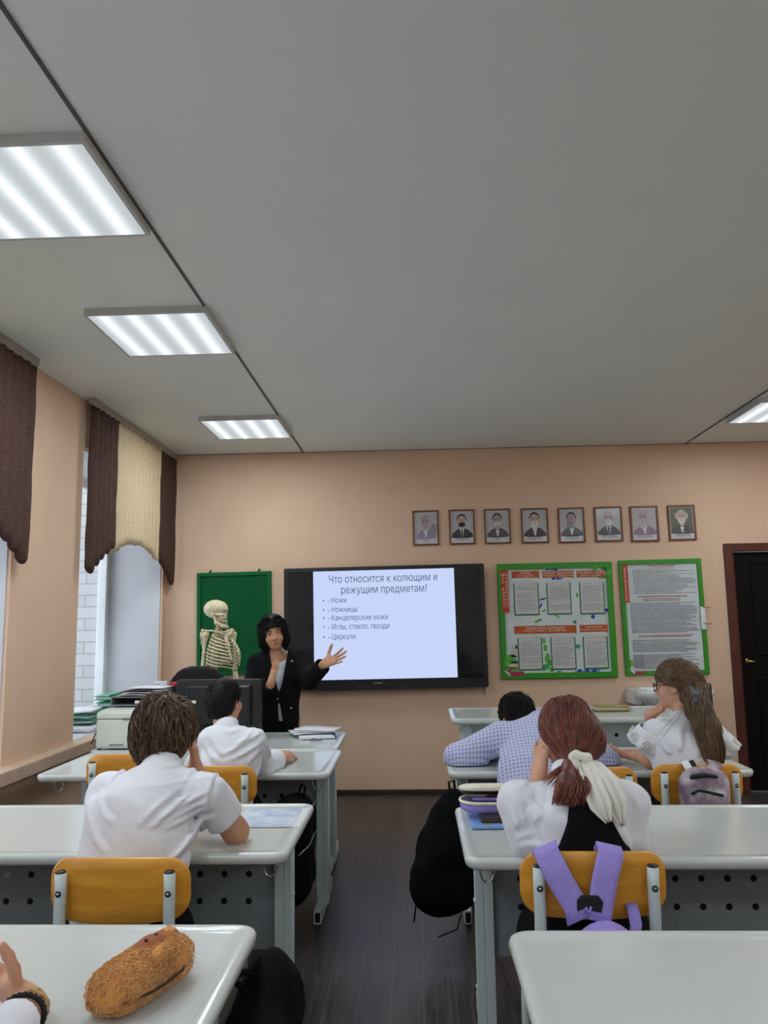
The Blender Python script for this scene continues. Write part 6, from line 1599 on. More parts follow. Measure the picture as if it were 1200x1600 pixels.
H = cap_hair(hc, Rh, (0.080, 0.098, 0.092), (0, -0.014, 0.032), low=-0.082, front=0.085, side=0.01, zs=(-0.03, 0.05))
o = MB(); H.into(o, 0.006); st = on_surface(H, 1300, H.lo, H.hi); strands(o, H, st, crown_flow(hc, Rh, (0.0, -0.05, 0.12), 0.2, 0.3), 5, 0.007, 0.0016, (0,), lift=0.007, jitter=0.4, cling=0.45)
o.build('hair', 'hairblack', r, world=True)

# ------------------------------------------------------------------ red-haired girl with the white bow
r = thing('person', 'girl with auburn ponytail, white bow, white blouse and black vest', 'person', (0.46, 2.42, 0))
hc = at(885, 1150, 2.62); Rh = frame((-0.42, 0.88, -0.14), (-0.10, 0.12, 0.99))
nb = at(893, 1212, 2.535); shL = at(815, 1250, 2.50); shR = at(972, 1250, 2.50)
elL = at(828, 1312, 2.46); wrL = at(842, 1208, 2.63); elR = at(982, 1308, 2.48); wrR = V(0.58, 2.70, 0.785)
S = Sdf(); head_sdf(S, hc, Rh, 0.95); S.cap(nb - UP * 0.06, hc + Rh @ V(0, -0.03, -0.06), 0.054, 0.047, 0.02); S.cap(nb - UP * 0.05, V(0.47, 2.42, 0.6), 0.07, 0.09, 0.03)
S.cap(shL, shR, 0.042, 0.042, 0.03); S.chain([shL, elL], [0.042, 0.036], 0.02); S.cap(elL, wrL, 0.036, 0.024, 0.02); S.chain([shR, elR, wrR], [0.042, 0.036, 0.024], 0.02)
hand_sdf(S, wrL, V(0.22, -0.02, 1), V(0.75, 0.35, 0.1), 1, (0.55, 0.6, 0.65, 0.7), 0.1, s=0.88); hand_sdf(S, wrR, V(-0.9, 0.3, 0), V(0, 0, -1), -1, 0.25, s=0.88)
S.into(MB(), 0.0044).build('body', 'skin', r, world=True); face_parts(r, hc, Rh, 0.95)
S = shirt_sdf([V(0.47, 2.40, 0.50), V(0.47, 2.385, 0.66), V(0.472, 2.43, 0.83), nb - V(0, 0.02, 0.07)], [0.128, 0.118, 0.130, 0.075], (shL + V(0.02, 0, 0), shR - V(0.02, 0, 0)), fw, 0.66, 0.04, 0.050)
T = S.ops[:]                                                  # torso alone, for the vest
mL = shL * 0.45 + elL * 0.55; mR = shR * 0.45 + elR * 0.55
S.cap(shL, mL, 0.060, 0.066, 0.02); S.cap(mL, elL, 0.066, 0.056, 0.02); S.cap(elL, elL * 0.55 + wrL * 0.45, 0.054, 0.046, 0.02)
S.ell(shR + V(0.022, -0.005, -0.008), (0.064, 0.062, 0.058), 0.02); S.cap(shR, mR, 0.060, 0.056, 0.02); S.cap(mR, elR, 0.056, 0.052, 0.02); S.cap(elR, elR * 0.4 + wrR * 0.6, 0.055, 0.045, 0.03)
S.ell(shL + V(-0.018, -0.005, -0.008), (0.060, 0.060, 0.056), 0.02)
collar(S, nb, hc - nb, 0.064, 0.056, 0.022)
for px0, py0, y0_, px1, py1, y1_, am in ((812, 1262, 2.43, 826, 1322, 2.35, 0.011), (800, 1255, 2.45, 812, 1310, 2.38, 0.009), (832, 1268, 2.42, 838, 1310, 2.35, 0.009), (822, 1245, 2.45, 845, 1262, 2.40, 0.007), (960, 1262, 2.42, 975, 1310, 2.36, 0.010), (985, 1255, 2.45, 968, 1290, 2.38, 0.009),
                                       (812, 1300, 2.36, 842, 1306, 2.33, 0.010), (808, 1314, 2.36, 838, 1322, 2.32, 0.010), (985, 1240, 2.46, 998, 1262, 2.42, 0.007)):
    a, b = at(px0, py0, y0_), at(px1, py1, y1_); S.fold(a, b, 0.012, am * 0.8); S.fold(a + V(0.02, 0, 0), b + V(0.02, 0, 0.005), 0.011, -am * 0.6)
cr = lambda *q: [at(630 + a / 3.158, 1060 + b / 3.158, 2.40) for a, b in q]
for q, w_, am in ((((585, 600), (590, 680), (610, 770)), 0.009, 0.010), (((560, 590), (555, 680), (570, 760)), 0.009, 0.008), (((600, 700), (625, 665), (660, 640)), 0.007, 0.008), (((565, 800), (600, 775), (640, 770)), 0.008, 0.009), (((580, 840), (620, 815), (660, 815)), 0.008, 0.008),
                  (((700, 520), (690, 600), (650, 700)), 0.009, 0.006), (((1090, 540), (1100, 600), (1080, 680)), 0.009, 0.010), (((1130, 560), (1120, 620), (1085, 700)), 0.008, 0.009), (((1060, 600), (1070, 700), (1060, 800)), 0.009, 0.008), (((640, 500), (620, 540), (560, 570)), 0.008, 0.006), (((1040, 720), (1080, 760), (1110, 830)), 0.009, 0.008)):
    S.crease(cr(*q), w_ * 1.15, am * 0.55, 2.60)
S.wave(0.0034, 40, (1, 0.1, 0.4), 3); S.wave(0.003, 75, (0.4, 0.1, 1), 6)
S.into(MB(), 0.0062).build('blouse', 'whitecloth', r, world=True)
Vs = Sdf(); Vs.lo, Vs.hi = V(0.28, 2.24, 0.45), V(0.66, 2.62, 1.04); Vs.ops = [(a, b, c) for a, b, c in T]
Vs.fn(lambda P: np.full(len(P), -0.009), 'd')
def vest_cut(P):
    z = P[:, 2]; t = np.clip((z - 0.70) / 0.26, 0, 1.3)
    # racer-back: broad at the waist, narrow between the shoulders
    t = np.clip((z - 0.80) / 0.15, -0.3, 1.2); hw = 0.104 - 0.066 * np.sign(t) * np.abs(t) ** 0.75
    xc = 0.476 + 0.012 * np.clip(1 - t, 0, 1)
    d = np.abs(P[:, 0] - xc) - hw
    return np.where(P[:, 1] > 2.50, np.maximum(np.abs(P[:, 0] - xc) - 0.11, z - 0.88), d)
Vs.fn(vest_cut, 'i', 0.004); Vs.fn(lambda P: P[:, 2] - 0.985, 'i', 0.006)
Vs.into(MB(), 0.0056).build('vest', 'blackcloth', r, world=True)
seated_legs(r, (0.468, 2.42, 0.545), fw, V(1, 0, 0), 'blackcloth', shift=0.08)
pt0 = at(898, 1188, 2.505)                                     # where the hair is tied
H = cap_hair(hc, Rh, (0.082, 0.104, 0.094), (0, -0.015, 0.032), low=-0.075, front=0.082, side=0.026, zs=(-0.05, 0.04))
H2 = Sdf(); H2.ops = H.ops[:]; H2.lo, H2.hi = H.lo.copy(), H.hi.copy()
H2.cap(hc + Rh @ V(0.01, -0.07, -0.02), pt0, 0.062, 0.022, 0.04)
H2.wave(0.0022, 75, Rh[:, 0], 2)
o = MB(); H2.into(o, 0.0056)
Hs = H2
st = on_surface(Hs, 2400, Hs.lo, Hs.hi)
strands(o, Hs, st, crown_flow(hc, Rh, toward=pt0), 9, 0.010, 0.0014, (0, 0, 1), lift=0.003, jitter=0.06, cling=0.9)
# wisps at the temple
wp = on_surface(Hs, 14, hc - 0.13, hc + 0.13, lambda P: (((P - hc) @ Rh)[:, 0] < -0.062) & (((P - hc) @ Rh)[:, 1] > 0.0) & (np.abs(((P - hc) @ Rh)[:, 2] - 0.01) < 0.035))
for p in wp:
    q = [p]; dd = Rh @ V(-0.35 - 0.5 * nrng.rand(), 0.5, -0.6)
    for j in range(6): q.append(q[-1] + unit(dd + V(0.0, 0, -0.12 * j)) * 0.008)
    o.tube(q, [0.0010] * 5 + [0.0007, 0.0004], 3, 1, caps=False)
# pony tail
Tl = Sdf(); tl = [pt0, at(891, 1204, 2.455), at(886, 1222, 2.40), at(886, 1242, 2.365), at(884, 1254, 2.355)]
Tl.chain(tl, [0.013, 0.022, 0.028, 0.018, 0.006], 0.02, flat=0.6, n=fw); Tl.wave(0.004, 90, (1, 0, 0.15), 2)
Tl.into(o, 0.005)
for k in range(1100):
    a = nrng.normal(0, 1, 2); p = pt0 + V(0.008 * a[0], 0.006 * a[1], 0); q = [p]; sp = nrng.normal(0, 1); dp = nrng.normal(0, 1)
    for j in range(1, 9):
        t = j / 8; w_ = 0.044 * math.sin(min(1, t * 1.5) * math.pi / 2) * (1 - 0.25 * t); c_ = pt0 + (tl[-1] - pt0) * t * (0.82 + 0.22 * nrng.rand() if j == 8 else 0.92); c_ = c_ + V(0, -0.03 * math.sin(t * math.pi), 0)
        q.append(c_ + V(np.clip(sp, -1.7, 1.7) * w_ * 0.75, -abs(dp) * w_ * 0.35 - 0.012 * t, 0) + nrng.normal(0, 0.0015, 3))
    o.tube(q, [0.0016] * 6 + [0.0013, 0.0009, 0.0004], 3, int(nrng.rand() < 0.45), caps=False)
for k in range(60):                                           # stray locks on the left shoulder
    p = hc + Rh @ V(-0.055 + 0.02 * nrng.rand(), -0.06, -0.075); e = at(846 + 26 * nrng.rand(), 1214 + 16 * nrng.rand(), 2.43); q = []
    for j in range(6):
        t = j / 5; q.append(p + (e - p) * t + V(0, -0.02 * math.sin(math.pi * t), 0.010 * math.sin(math.pi * t)))
    o.tube(q, [0.0014] * 4 + [0.001, 0.0004], 3, 1, caps=False)
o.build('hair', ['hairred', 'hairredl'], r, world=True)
S = Sdf()
for k in range(10):
    a = 2 * math.pi * k / 10; b = 2 * math.pi * (k + 1) / 10; cc = pt0 + V(0.006, -0.046, 0.006)
    q = lambda t: cc + V(0.025 * math.cos(t), -0.004 - 0.004 * math.sin(2 * t), 0.018 * math.sin(t))
    S.cap(q(a), q(b), 0.0125 + 0.003 * math.sin(k * 2.2), 0.0125 + 0.003 * math.sin((k + 1) * 2.2), 0.006)
S.wave(0.0022, 120, (1, 0, 0.6), 2); S.into(MB(), 0.004).build('scrunchie', 'offwhite', r, world=True)
for pp, wd in ((((908, 1186), (925, 1196), (945, 1222), (962, 1256), (972, 1290)), (0.02, 0.05, 0.075, 0.062, 0.010)), (((906, 1190), (918, 1206), (926, 1232), (938, 1258), (950, 1284)), (0.018, 0.045, 0.062, 0.058, 0.014))):
    rows = []
    for i, (q, w_) in enumerate(zip(pp, wd)):
        c_ = at(*q, (2.475, 2.425, 2.375, 2.345, 2.335)[i] - (0.0 if pp[0][0] == 908 else 0.012))
        rows.append([c_ + V(w_ * (j / 8 - 0.5), -0.010 * math.sin(j * 1.6 + i * 0.4), w_ * (j / 8 - 0.5) * 0.35) for j in range(9)])
    fine = []
    for i in range(len(rows) - 1):
        for s_ in range(4):
            t = s_ / 4; fine.append([a * (1 - t) + b * t for a, b in zip(rows[i], rows[i + 1])])
    fine.append(rows[-1])
    MB().sheet(fine, 0.004).build('bow_tail', 'offwhite', r, world=True)

# ------------------------------------------------------------------ long-haired girl with glasses
r = thing('person', 'girl with long light brown hair, glasses and a white lace blouse, turned left', 'person', (1.20, 3.72, 0))
hc = at(1056, 1072, 3.83); Rh = frame((-0.86, 0.50, -0.10), (-0.06, 0.10, 1))
nb = at(1066, 1122, 3.79); shL = at(1024, 1146, 3.74); shR = at(1114, 1150, 3.80)
elL = at(1016, 1186, 3.80); wrL = at(988, 1179, 3.95); elR = at(1030, 1130, 4.05); wrR = at(1012, 1114, 4.0)
elR = V(1.15, 4.05, 0.80); wrR = at(1016, 1117, 3.97)
S = Sdf(); head_sdf(S, hc, Rh, 0.93); S.cap(nb - UP * 0.05, hc + Rh @ V(0, -0.025, -0.06), 0.050, 0.044, 0.02); S.cap(nb - UP * 0.05, V(1.2, 3.72, 0.6), 0.07, 0.09, 0.03)
S.cap(shL, shR, 0.042, 0.042, 0.03); S.chain([shL, elL, wrL], [0.042, 0.038, 0.024], 0.02); S.chain([shR, elR, wrR], [0.042, 0.036, 0.024], 0.02)
hand_sdf(S, wrL, V(-0.85, 0.35, 0.02), V(0.1, -0.25, 1), -1, (0.35, 0.42, 0.48, 0.5), 0.14, (0.7, 0.4, 0.6), s=0.9); hand_sdf(S, wrR, V(0.75, -0.5, 0.45), V(0.2, -0.3, 1), -1, 0.6, s=0.88)
S.into(MB(), 0.0048).build('body', 'skin', r, world=True); face_parts(r, hc, Rh, 0.93)
S = shirt_sdf([V(1.20, 3.68, 0.50), V(1.205, 3.66, 0.66), V(1.205, 3.70, 0.82), nb - V(0, 0.02, 0.06)], [0.135, 0.130, 0.142, 0.08], (shL + V(0.01, 0, 0), shR), fw, 0.68, 0.04, 0.052)
S.cap(shL, shL * 0.6 + elL * 0.4, 0.062, 0.068, 0.03); S.cap(shR, shR + V(0.045, -0.01, -0.05), 0.062, 0.055, 0.03)
collar(S, nb, hc - nb, 0.058, 0.052, 0.018)
for a, b in ((at(1030, 1150, 3.66), at(1052, 1188, 3.58)), (at(1100, 1150, 3.68), at(1084, 1188, 3.58)), (at(1120, 1160, 3.7), at(1110, 1190, 3.6)), (at(1060, 1140, 3.66), at(1064, 1180, 3.57))): S.fold(a, b, 0.013, 0.017); S.fold(a + V(0.025, 0, 0), b + V(0.025, 0, 0), 0.012, -0.010)
S.wave(0.003, 40, (1, 0.1, 0.5), 3); S.into(MB(), 0.0068).build('blouse', 'whitecloth', r, world=True)
def lace(c, nrm, R0, R1, n, name):
    """flared ruffle with scalloped hem and raised rosettes"""
    u_, w_ = perp(nrm)
    rows = []
    for i in range(6):
        t = i / 5; row = []
        for j in range(n + 1):
            a = 2 * math.pi * j / n; rr = R0 + (R1 - R0) * t + (0.010 * abs(math.sin(a * 3.5)) + 0.004 * math.sin(9 * a)) * t
            row.append(V(*c) + (u_ * math.cos(a) + w_ * math.sin(a)) * rr + unit(nrm) * (0.075 * t - 0.02))
        rows.append(row)
    o = MB(); o.sheet(rows, 0.003)
    lp = o.build(name, 'whitecloth', r, world=True)
    ro = MB()
    for a in np.arange(0, 2 * math.pi, 2 * math.pi / 7):
        q = V(*c) + (u_ * math.cos(a) + w_ * math.sin(a)) * (R1 - 0.006) + unit(nrm) * 0.036
        d_ = unit(u_ * math.cos(a) + w_ * math.sin(a)); e1, e2 = perp(d_)
        for rr, zz, th in ((0.024, 0.005, 0.0030), (0.014, 0.008, 0.0032)):
            ro.tube([q + d_ * zz + (e1 * math.cos(t) + e2 * math.sin(t)) * (rr + 0.002 * math.cos(8 * t)) for t in np.arange(0, 6.28, 0.28)], th, 5, 0, closed=True)
        ro.ell(q + d_ * 0.008, 0.007, 0, 8)
    ro.build('rosette', 'offwhite', lp, world=True)
lace(shL + V(-0.018, 0, 0.0), elL - shL + V(-0.05, 0, -0.05), 0.062, 0.086, 42, 'lace_sleeve')
lace(shR + V(0.022, -0.01, -0.02), V(0.42, 0.0, -0.85), 0.056, 0.068, 42, 'lace_sleeve')
seated_legs(r, (1.20, 3.71, 0.545), fw, V(1, 0, 0), 'blackcloth')
H = cap_hair(hc, Rh, (0.083, 0.104, 0.096), (0, -0.014, 0.034), low=-0.08, front=0.088, side=-0.028, zs=(-0.02, 0.04))
tie = hc + Rh @ V(0.0, -0.115, -0.005)
tl = [tie + V(0, 0, 0.01), at(1092, 1110, 3.66), at(1104, 1140, 3.61), at(1113, 1170, 3.60), at(1119, 1197, 3.60)]
H.cap(hc + Rh @ V(0, -0.08, -0.01), tl[1], 0.055, 0.045, 0.04); H.chain(tl[1:], [0.050, 0.046, 0.040, 0.026], 0.03, flat=0.45, n=fw)
H.wave(0.0022, 85, (1, 0.3, 0.1), 2)
o = MB(); H.into(o, 0.0056)
st = on_surface(H, 1500, hc - 0.14, hc + 0.14); strands(o, H, st, crown_flow(hc, Rh, (0, 0.02, 0.13), 0.3, toward=tie), 8, 0.010, 0.0013, (0, 0, 1), lift=0.003, jitter=0.08, cling=0.9)
st = on_surface(H, 500, tl[1] + V(-0.09, -0.12, -0.06), tie + V(0.10, 0.08, 0.03)); strands(o, H, st, lambda P: np.tile(tl[2] - tie, (len(P), 1)), 8, 0.010, 0.0013, (0, 0, 1), lift=0.003, jitter=0.004, cling=0.9)
for k in range(900):
    sx, sy = nrng.normal(0, 0.5), nrng.normal(0, 0.5); q = []
    wr_ = (0.034, 0.050, 0.048, 0.042, 0.026)
    for j in range(13):
        f = j / 12 * 4; i = min(int(f), 3); t = f - i; c_ = tl[i] * (1 - t) + tl[i + 1] * t; w_ = wr_[i] * (1 - t) + wr_[i + 1] * t
        q.append(c_ + V(np.clip(sx, -1.05, 1.05) * w_, -0.02 * 0 + -abs(np.clip(sy, -1, 1)) * w_ * 0.5 - 0.006, 0) + nrng.normal(0, 0.0008, 3))
    q[-1] = q[-1] + V(0, 0, -0.03 * nrng.rand())
    o.tube(q, [0.0014] * 10 + [0.0012, 0.0008, 0.0004], 3, int(nrng.rand() < 0.4), caps=False)
for k in range(14):                                            # thin locks over the near shoulder
    p = hc + Rh @ V(-0.05, -0.06, -0.07); e = at(1020 + 60 * nrng.rand(), 1118 + 50 * nrng.rand() ** 2, 3.64); q = []
    for j in range(7):
        t = j / 6; q.append(p + (e - p) * t + V(0, -0.03 * math.sin(math.pi * t), 0.012 * math.sin(math.pi * t)))
    o.tube(q, [0.0011] * 5 + [0.0008, 0.0004], 3, 1, caps=False)
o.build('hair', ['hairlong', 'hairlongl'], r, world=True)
S = Sdf(); cw = at(1083, 1088, 3.66)
S.chain([cw + V(-0.01, 0, 0.04), cw + V(0.0, -0.02, 0.012), cw + V(0.002, -0.022, -0.02), cw + V(-0.022, -0.008, -0.045)], [0.007, 0.010, 0.010, 0.005], 0.006); S.chain([cw + V(0.018, 0, 0.035), cw + V(0.014, -0.018, 0.008), cw + V(0.002, -0.022, -0.02)], [0.006, 0.008, 0.008], 0.006)
S.into(MB(), 0.004).build('hair_clip', 'metalgrey', r, world=True, label='grey claw clip')
g = MB(); Lh = lambda x, y, z: hc + Rh @ (V(x, y, z) * 0.93)
for sg in (-1, 1):
    g.tube([Lh(sg * 0.034 + 0.026 * math.cos(t), 0.104 - 0.010 * abs(math.cos(t)), 0.002 + 0.020 * math.sin(t)) for t in np.arange(0, 6.28, 0.35)], 0.0022, 6, closed=True)
    g.tube([Lh(sg * 0.060, 0.098, 0.008), Lh(sg * 0.082, 0.06, 0.010), Lh(sg * 0.083, 0.0, 0.008)], 0.0022, 6)
g.tube([Lh(-0.009, 0.104, 0.006), Lh(0, 0.107, 0.009), Lh(0.009, 0.104, 0.006)], 0.002, 6)
g.build('glasses', 'blackmatte', r, world=True, label='dark rimmed glasses')

# ------------------------------------------------------------------ the teacher
r = thing('person', 'standing teacher with black bob, black jacket and dark glasses pushed up on the hair', 'person', (-0.95, 5.36, 0))
fb = unit(V(0.22, -0.97, 0)); Rb = frame(fb)
hc = at(427, 990, 5.26); Rh = frame((0.24, -0.96, -0.06), (-0.16, -0.05, 1))
nb = at(430, 1019, 5.32); shA = at(399, 1037, 5.32); shB = at(466, 1029, 5.34)
elA = at(396, 1082, 5.22); wrA = at(423, 1069, 5.06); elB = at(483, 1062, 5.22); wrB = at(506, 1038, 5.12)
hipc = V(-0.96, 5.38, 0.80)
S = Sdf(); s_ = 0.97; L0 = head_sdf(S, hc, Rh, s_); S.cap(nb - UP * 0.04, hc + Rh @ V(0, -0.025, -0.06), 0.050, 0.045, 0.02); S.cap(nb - UP * 0.05, hipc, 0.07, 0.09, 0.03)
S.cap(shA, shB, 0.042, 0.042, 0.03); S.chain([shA, elA, wrA], [0.042, 0.036, 0.024], 0.02); S.chain([shB, elB, wrB], [0.042, 0.036, 0.024], 0.02)
for sg in (-1, 1):
    S.chain([hipc + Rb @ V(sg * 0.09, 0, 0), hipc + Rb @ V(sg * 0.09, 0.02, -0.36), V(*(hipc + Rb @ V(sg * 0.09, -0.01, 0))[:2], 0.09)], [0.08, 0.055, 0.035], 0.03)
hand_sdf(S, wrA, V(0.26, -0.10, 1), V(0.8, 0.6, 0.0), 1, (0.06, 0.08, 0.08, 0.12), 0.04, (0.8, 0.35, 0.4), s=0.95)
hand_sdf(S, wrB, V(0.90, -0.15, 0.36), V(0.25, -0.75, 0.62), -1, (0.10, 0.08, 0.10, 0.14), 0.22, (0.5, 0.85, 0.1), s=1.0)
S.into(MB(), 0.0046).build('body', 'skintan', r, world=True); face_parts(r, hc, Rh, s_)
Lb = lambda P: (P - nb) @ Rb
# blouse
S = Sdf(); ch = nb + V(0, 0.01, -0.16); wa = nb + V(-0.01, 0.03, -0.36)
for a, b, ra, rb in ((hipc - UP * 0.06, wa, 0.150, 0.132), (wa, ch, 0.132, 0.148), (ch, nb - UP * 0.05, 0.148, 0.075)): S.cap(a, b, ra, rb, 0.05, flat=0.68, n=fb)
S.cap(shA, shB, 0.05, 0.05, 0.04); collar(S, nb, hc - nb, 0.058, 0.054, 0.006)
S.fn(lambda P: -((P - hc) @ np.array(Rh[:, 1])) * 0 + ((Lb(P)[:, 1] - 0.02) * 0.9 + (Lb(P)[:, 2] + 0.05)) * 0.75 - 0.02, 'i', 0.006)
S.wave(0.003, 45, (1, 0, 0.4), 4); S.into(MB(), 0.007).build('blouse', 'greyshirt', r, world=True)
# jacket
S = Sdf(); hem = V(hipc[0], hipc[1], 0.66)
for a, b, ra, rb in ((hem, wa, 0.192, 0.160), (wa, ch, 0.160, 0.172), (ch, nb - UP * 0.045, 0.172, 0.10)): S.cap(a, b, ra, rb, 0.05, flat=0.70, n=fb)
S.cap(shA, shB, 0.066, 0.064, 0.04)
S.cap(shA, elA, 0.066, 0.060, 0.03); S.cap(elA, wrA, 0.060, 0.046, 0.025); S.cap(shB, elB, 0.066, 0.062, 0.03); S.cap(elB, wrB, 0.062, 0.052, 0.025)
S.cap(nb - UP * 0.03, nb + UP * 0.02, 0.072, 0.060, 0.015)
for w_, e_ in ((wrA, elA), (wrB, elB)):
    ax = unit(w_ - e_); cut_p = w_ - ax * 0.012
    S.fn(lambda P, w_=w_, ax=ax, cut_p=cut_p: np.where(((P - w_) ** 2).sum(1) < 0.085 ** 2, (P - cut_p) @ ax, -1.0), 'i', 0.003)
    S.cap(cut_p - ax * 0.03, w_ + ax * 0.05, 0.038, 0.038, 0.004, 's')
def opening(P):
    q = Lb(P); z = q[:, 2]; x = q[:, 0]                       # Rb x points to her right
    hi = np.clip((z + 0.255) / 0.26, 0, 1); lo = np.clip((-0.33 - z) / 0.26, 0, 1)
    hw = np.where(z > -0.255, 0.004 + 0.060 * hi ** 0.9, np.where(z < -0.33, 0.004 + 0.026 * lo, 0.0))
    xc = -0.022 - 0.03 * (z < -0.3) * lo
    return np.where(q[:, 1] > 0.012, hw - np.abs(x - xc), 0.05)
S.ops.append(('i', opening, 0.004))
for x_, a, b in ((1, (0.045, 0.1, -0.02), (0.006, 0.13, -0.25)), (-1, (-0.085, 0.1, -0.02), (-0.035, 0.13, -0.25))):
    S.fold(nb + Rb @ V(*a), nb + Rb @ V(*b), 0.016, 0.006)
S.plane(hem + V(0, 0, 0.0), (0, 0, -1), 0.004)
S.wave(0.004, 34, (0.5, 0.2, 1), 3); S.into(MB(), 0.0066).build('jacket', 'blackcloth', r, world=True)
S = Sdf(); S.cap(hipc, V(hipc[0], hipc[1], 0.45), 0.165, 0.172, 0.03, flat=0.72, n=fb); S.plane((0, 0, 0.44), (0, 0, -1)); S.into(MB(), 0.010).build('skirt', 'blackcloth', r, world=True)
for sg in (-1, 1):
    f0 = hipc + Rb @ V(sg * 0.09, 0.0, 0); f0[2] = 0.05
    sh = Sdf(); sh.cap(f0, f0 + Rb @ V(0, 0.15, -0.015), 0.038, 0.028); sh.plane((0, 0, 0.002), (0, 0, -1)); sh.into(MB(), 0.008).build('shoe', 'shoe', r, world=True)
for z_, sx in ((-0.295, -0.012), (-0.36, -0.10)):
    q = nb + Rb @ V(sx, 0.0, z_); S2 = fb
    MB().ell(q + fb * (0.131 if z_ > -0.3 else 0.10), 0.008, 0, 10).build('button', 'chrome', r, world=True)
MB().box(nb + Rb @ V(-0.105, 0.118, -0.055), (0.014, 0.006, 0.010)).build('lapel_pin', 'chrome', r, world=True)
# black bob with side fringe
H = Sdf(); H.ell(L0(0, -0.018, 0.036), V(0.094, 0.108, 0.098), 0.02, R=Rh)
for sg in (-1, 1): H.chain([L0(sg * 0.070, -0.01, 0.02), L0(sg * 0.078, 0.0, -0.05), L0(sg * 0.066, 0.012, -0.098)], [0.034, 0.028, 0.020], 0.03)
H.ell(L0(0, -0.06, -0.03), V(0.080, 0.055, 0.085), 0.03, R=Rh)
def face_open(P):
    q = (P - hc) @ Rh / s_; x, y, z = q[:, 0], q[:, 1], q[:, 2]
    # opening for the face; the fringe sweeps down to her right
    top = 0.050 - 0.30 * np.clip(x - 0.005, 0, 0.1) - 0.10 * np.clip(-x - 0.03, 0, 1)
    return np.where(y > 0.015, -np.maximum(np.abs(x + 0.004) - 0.058, z - top), -0.05)
H.ops.append(('i', face_open, 0.004))
o = MB(); H.into(o, 0.0055); st = on_surface(H, 1300, H.lo, H.hi); strands(o, H, st, crown_flow(hc, Rh, (-0.02, 0.0, 0.13), 0.8), 6, 0.010, 0.0013, (0,), lift=0.002, jitter=0.05, cling=0.9)
o.build('hair', 'hairblack', r, world=True)
g = MB()
for sg in (-1, 1):
    cc = L0(sg * 0.036, 0.070, 0.104); uu = Rh @ unit(V(1, -sg * 0.25, 0)); vv = Rh @ unit(V(0, -0.55, 0.8))
    g.tube([cc + uu * 0.031 * math.cos(t) + vv * 0.019 * math.sin(t) for t in np.arange(0, 6.28, 0.35)], 0.0028, 6, 0, closed=True)
    nn = np.cross(uu, vv); g.loft([[cc + uu * 0.030 * math.cos(t) * k + vv * 0.018 * math.sin(t) * k + nn * 0.004 * (1 - k) for t in np.arange(0, 6.28, 0.35)] for k in (1.0, 0.5, 0.1)], 1)
    g.tube([L0(sg * 0.066, 0.062, 0.100), L0(sg * 0.096, 0.02, 0.085), L0(sg * 0.094, -0.05, 0.05)], 0.0025, 6)
g.tube([L0(-0.008, 0.082, 0.104), L0(0.008, 0.082, 0.104)], 0.0025, 6)
g.build('glasses', ['blackmatte', 'glassdark'], r, world=True, label='dark glasses pushed up on the hair')

# ------------------------------------------------------------------ pupil at the lower left, only hand and wrist in the photo
r = thing('person', 'pupil at the lower left edge, only a raised hand and white cuff in view', 'person', (-0.86, 1.0, 0))
wr = at(48, 1572, 1.47); el = V(-0.66, 1.22, 0.80); sh_ = V(-0.70, 1.02, 1.02); hc = V(-0.88, 1.10, 1.24); Rh = frame((0, 1, -0.1))
S = Sdf(); head_sdf(S, hc, Rh, 0.95); S.cap((-0.88, 1.05, 1.02), hc + V(0, -0.02, -0.06), 0.055, 0.048); S.cap((-0.88, 1.04, 1.0), (-0.88, 1.0, 0.6), 0.07, 0.09)
S.cap(sh_, (-1.06, 1.02, 1.02), 0.045, 0.045, 0.03); S.chain([sh_, el, wr], [0.045, 0.04, 0.026], 0.02); S.chain([V(-1.06, 1.02, 1.02), V(-1.15, 1.25, 0.80), V(-1.0, 1.48, 0.785)], [0.045, 0.04, 0.026], 0.02)
hand_sdf(S, wr, V(-0.80, 0.10, 0.50), V(-0.35, -0.75, -0.3), 1, (0.2, 0.25, 0.3, 0.3), 0.2, (0.45, 0.85, -0.05), s=1.0)
hand_sdf(S, V(-1.0, 1.48, 0.785), V(0.4, 0.8, 0), V(0, 0, -1), 1, 0.2)
S.into(MB(), 0.0044).build('body', 'skin', r, world=True); face_parts(r, hc, Rh, 0.95)
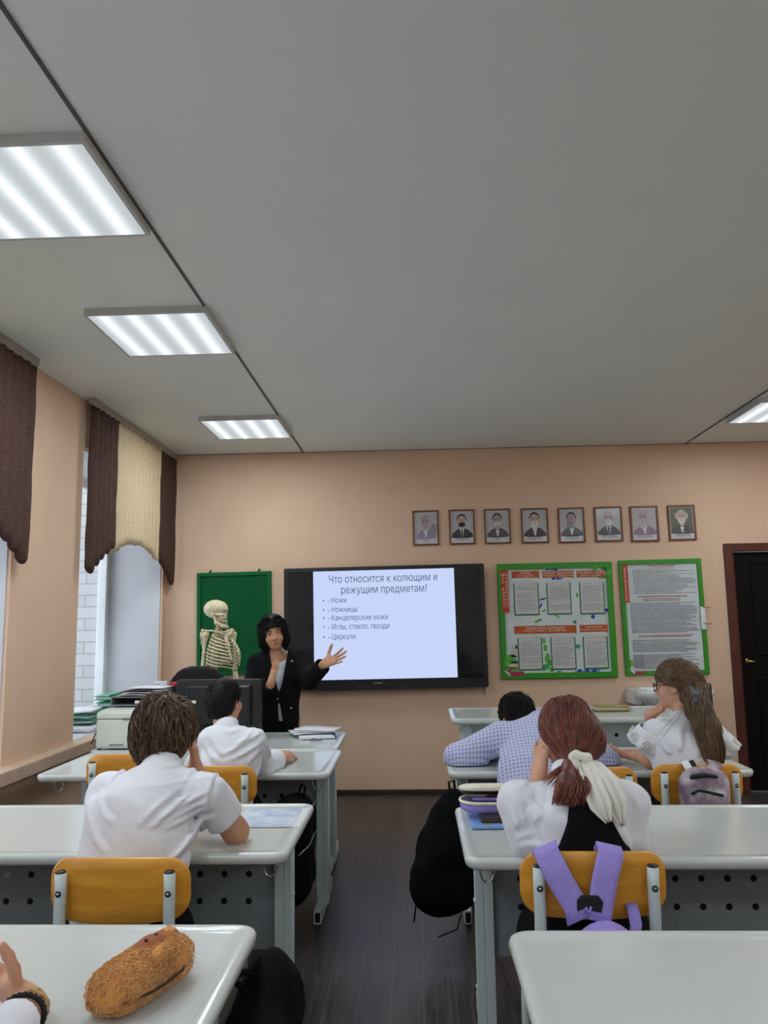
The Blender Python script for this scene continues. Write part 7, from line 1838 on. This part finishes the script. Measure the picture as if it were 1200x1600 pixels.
S = shirt_sdf([V(-0.88, 0.99, 0.50), V(-0.88, 0.98, 0.66), V(-0.88, 0.99, 0.86), V(-0.88, 1.02, 0.98)], [0.15, 0.145, 0.16, 0.1], (sh_, V(-1.06, 1.02, 1.02)), fw, 0.64, 0.05, 0.058)
cf = wr + unit(el - wr) * 0.075
S.cap(sh_, el, 0.062, 0.058, 0.03); S.cap(el, cf, 0.056, 0.040, 0.03); S.cap(V(-1.06, 1.02, 1.02), V(-1.15, 1.25, 0.80), 0.062, 0.055, 0.03); S.cap(V(-1.15, 1.25, 0.80), V(-1.04, 1.42, 0.79), 0.05, 0.042, 0.03)
S.fn(lambda P: np.where(((P - cf) ** 2).sum(1) < 0.12 ** 2, (P - cf) @ unit(wr - el), -1.0), 'i', 0.003)
S.wave(0.003, 45, (1, 0.2, 0.5), 2); S.into(MB(), 0.007).build('shirt', 'whitecloth', r, world=True)
seated_legs(r, (-0.88, 1.0, 0.545), fw, V(1, 0, 0), 'blackcloth')
H = cap_hair(hc, Rh, (0.086, 0.106, 0.098)); o = MB(); H.into(o, 0.008); o.build('hair', 'hairbrown', r, world=True)
ax = unit(wr - el); u_, w_ = perp(ax)
def ringpts(c, rad, ph, amp): return [c + (u_ * math.cos(t) + w_ * math.sin(t)) * rad + ax * amp * math.sin(t + ph) for t in np.arange(0, 6.28, 0.2)]
b1 = MB(); c1 = wr - ax * 0.045
for k, t in enumerate(np.arange(0, 6.28, 0.24)): b1.ell(c1 + (u_ * math.cos(t) + w_ * math.sin(t)) * 0.035 + ax * 0.008 * math.sin(t + 1), 0.0056, 0, 8)
b1.tube(ringpts(c1, 0.034, 1, 0.008), 0.0035, 6, closed=True)
b1.build('bracelet', 'blackmatte', r, world=True, label='black beaded bracelet')
b2 = MB()
for k in range(2): b2.tube([c + unit(c - (wr - ax * 0.022)) * 0.002 * math.sin(i * 1.5 + k * 3) for i, c in enumerate(ringpts(wr - ax * (0.022 + 0.006 * k), 0.0325, 2.2, 0.012))], 0.0032, 6, closed=True)
b2.build('bracelet', 'braid', r, world=True, label='braided beige bracelet')
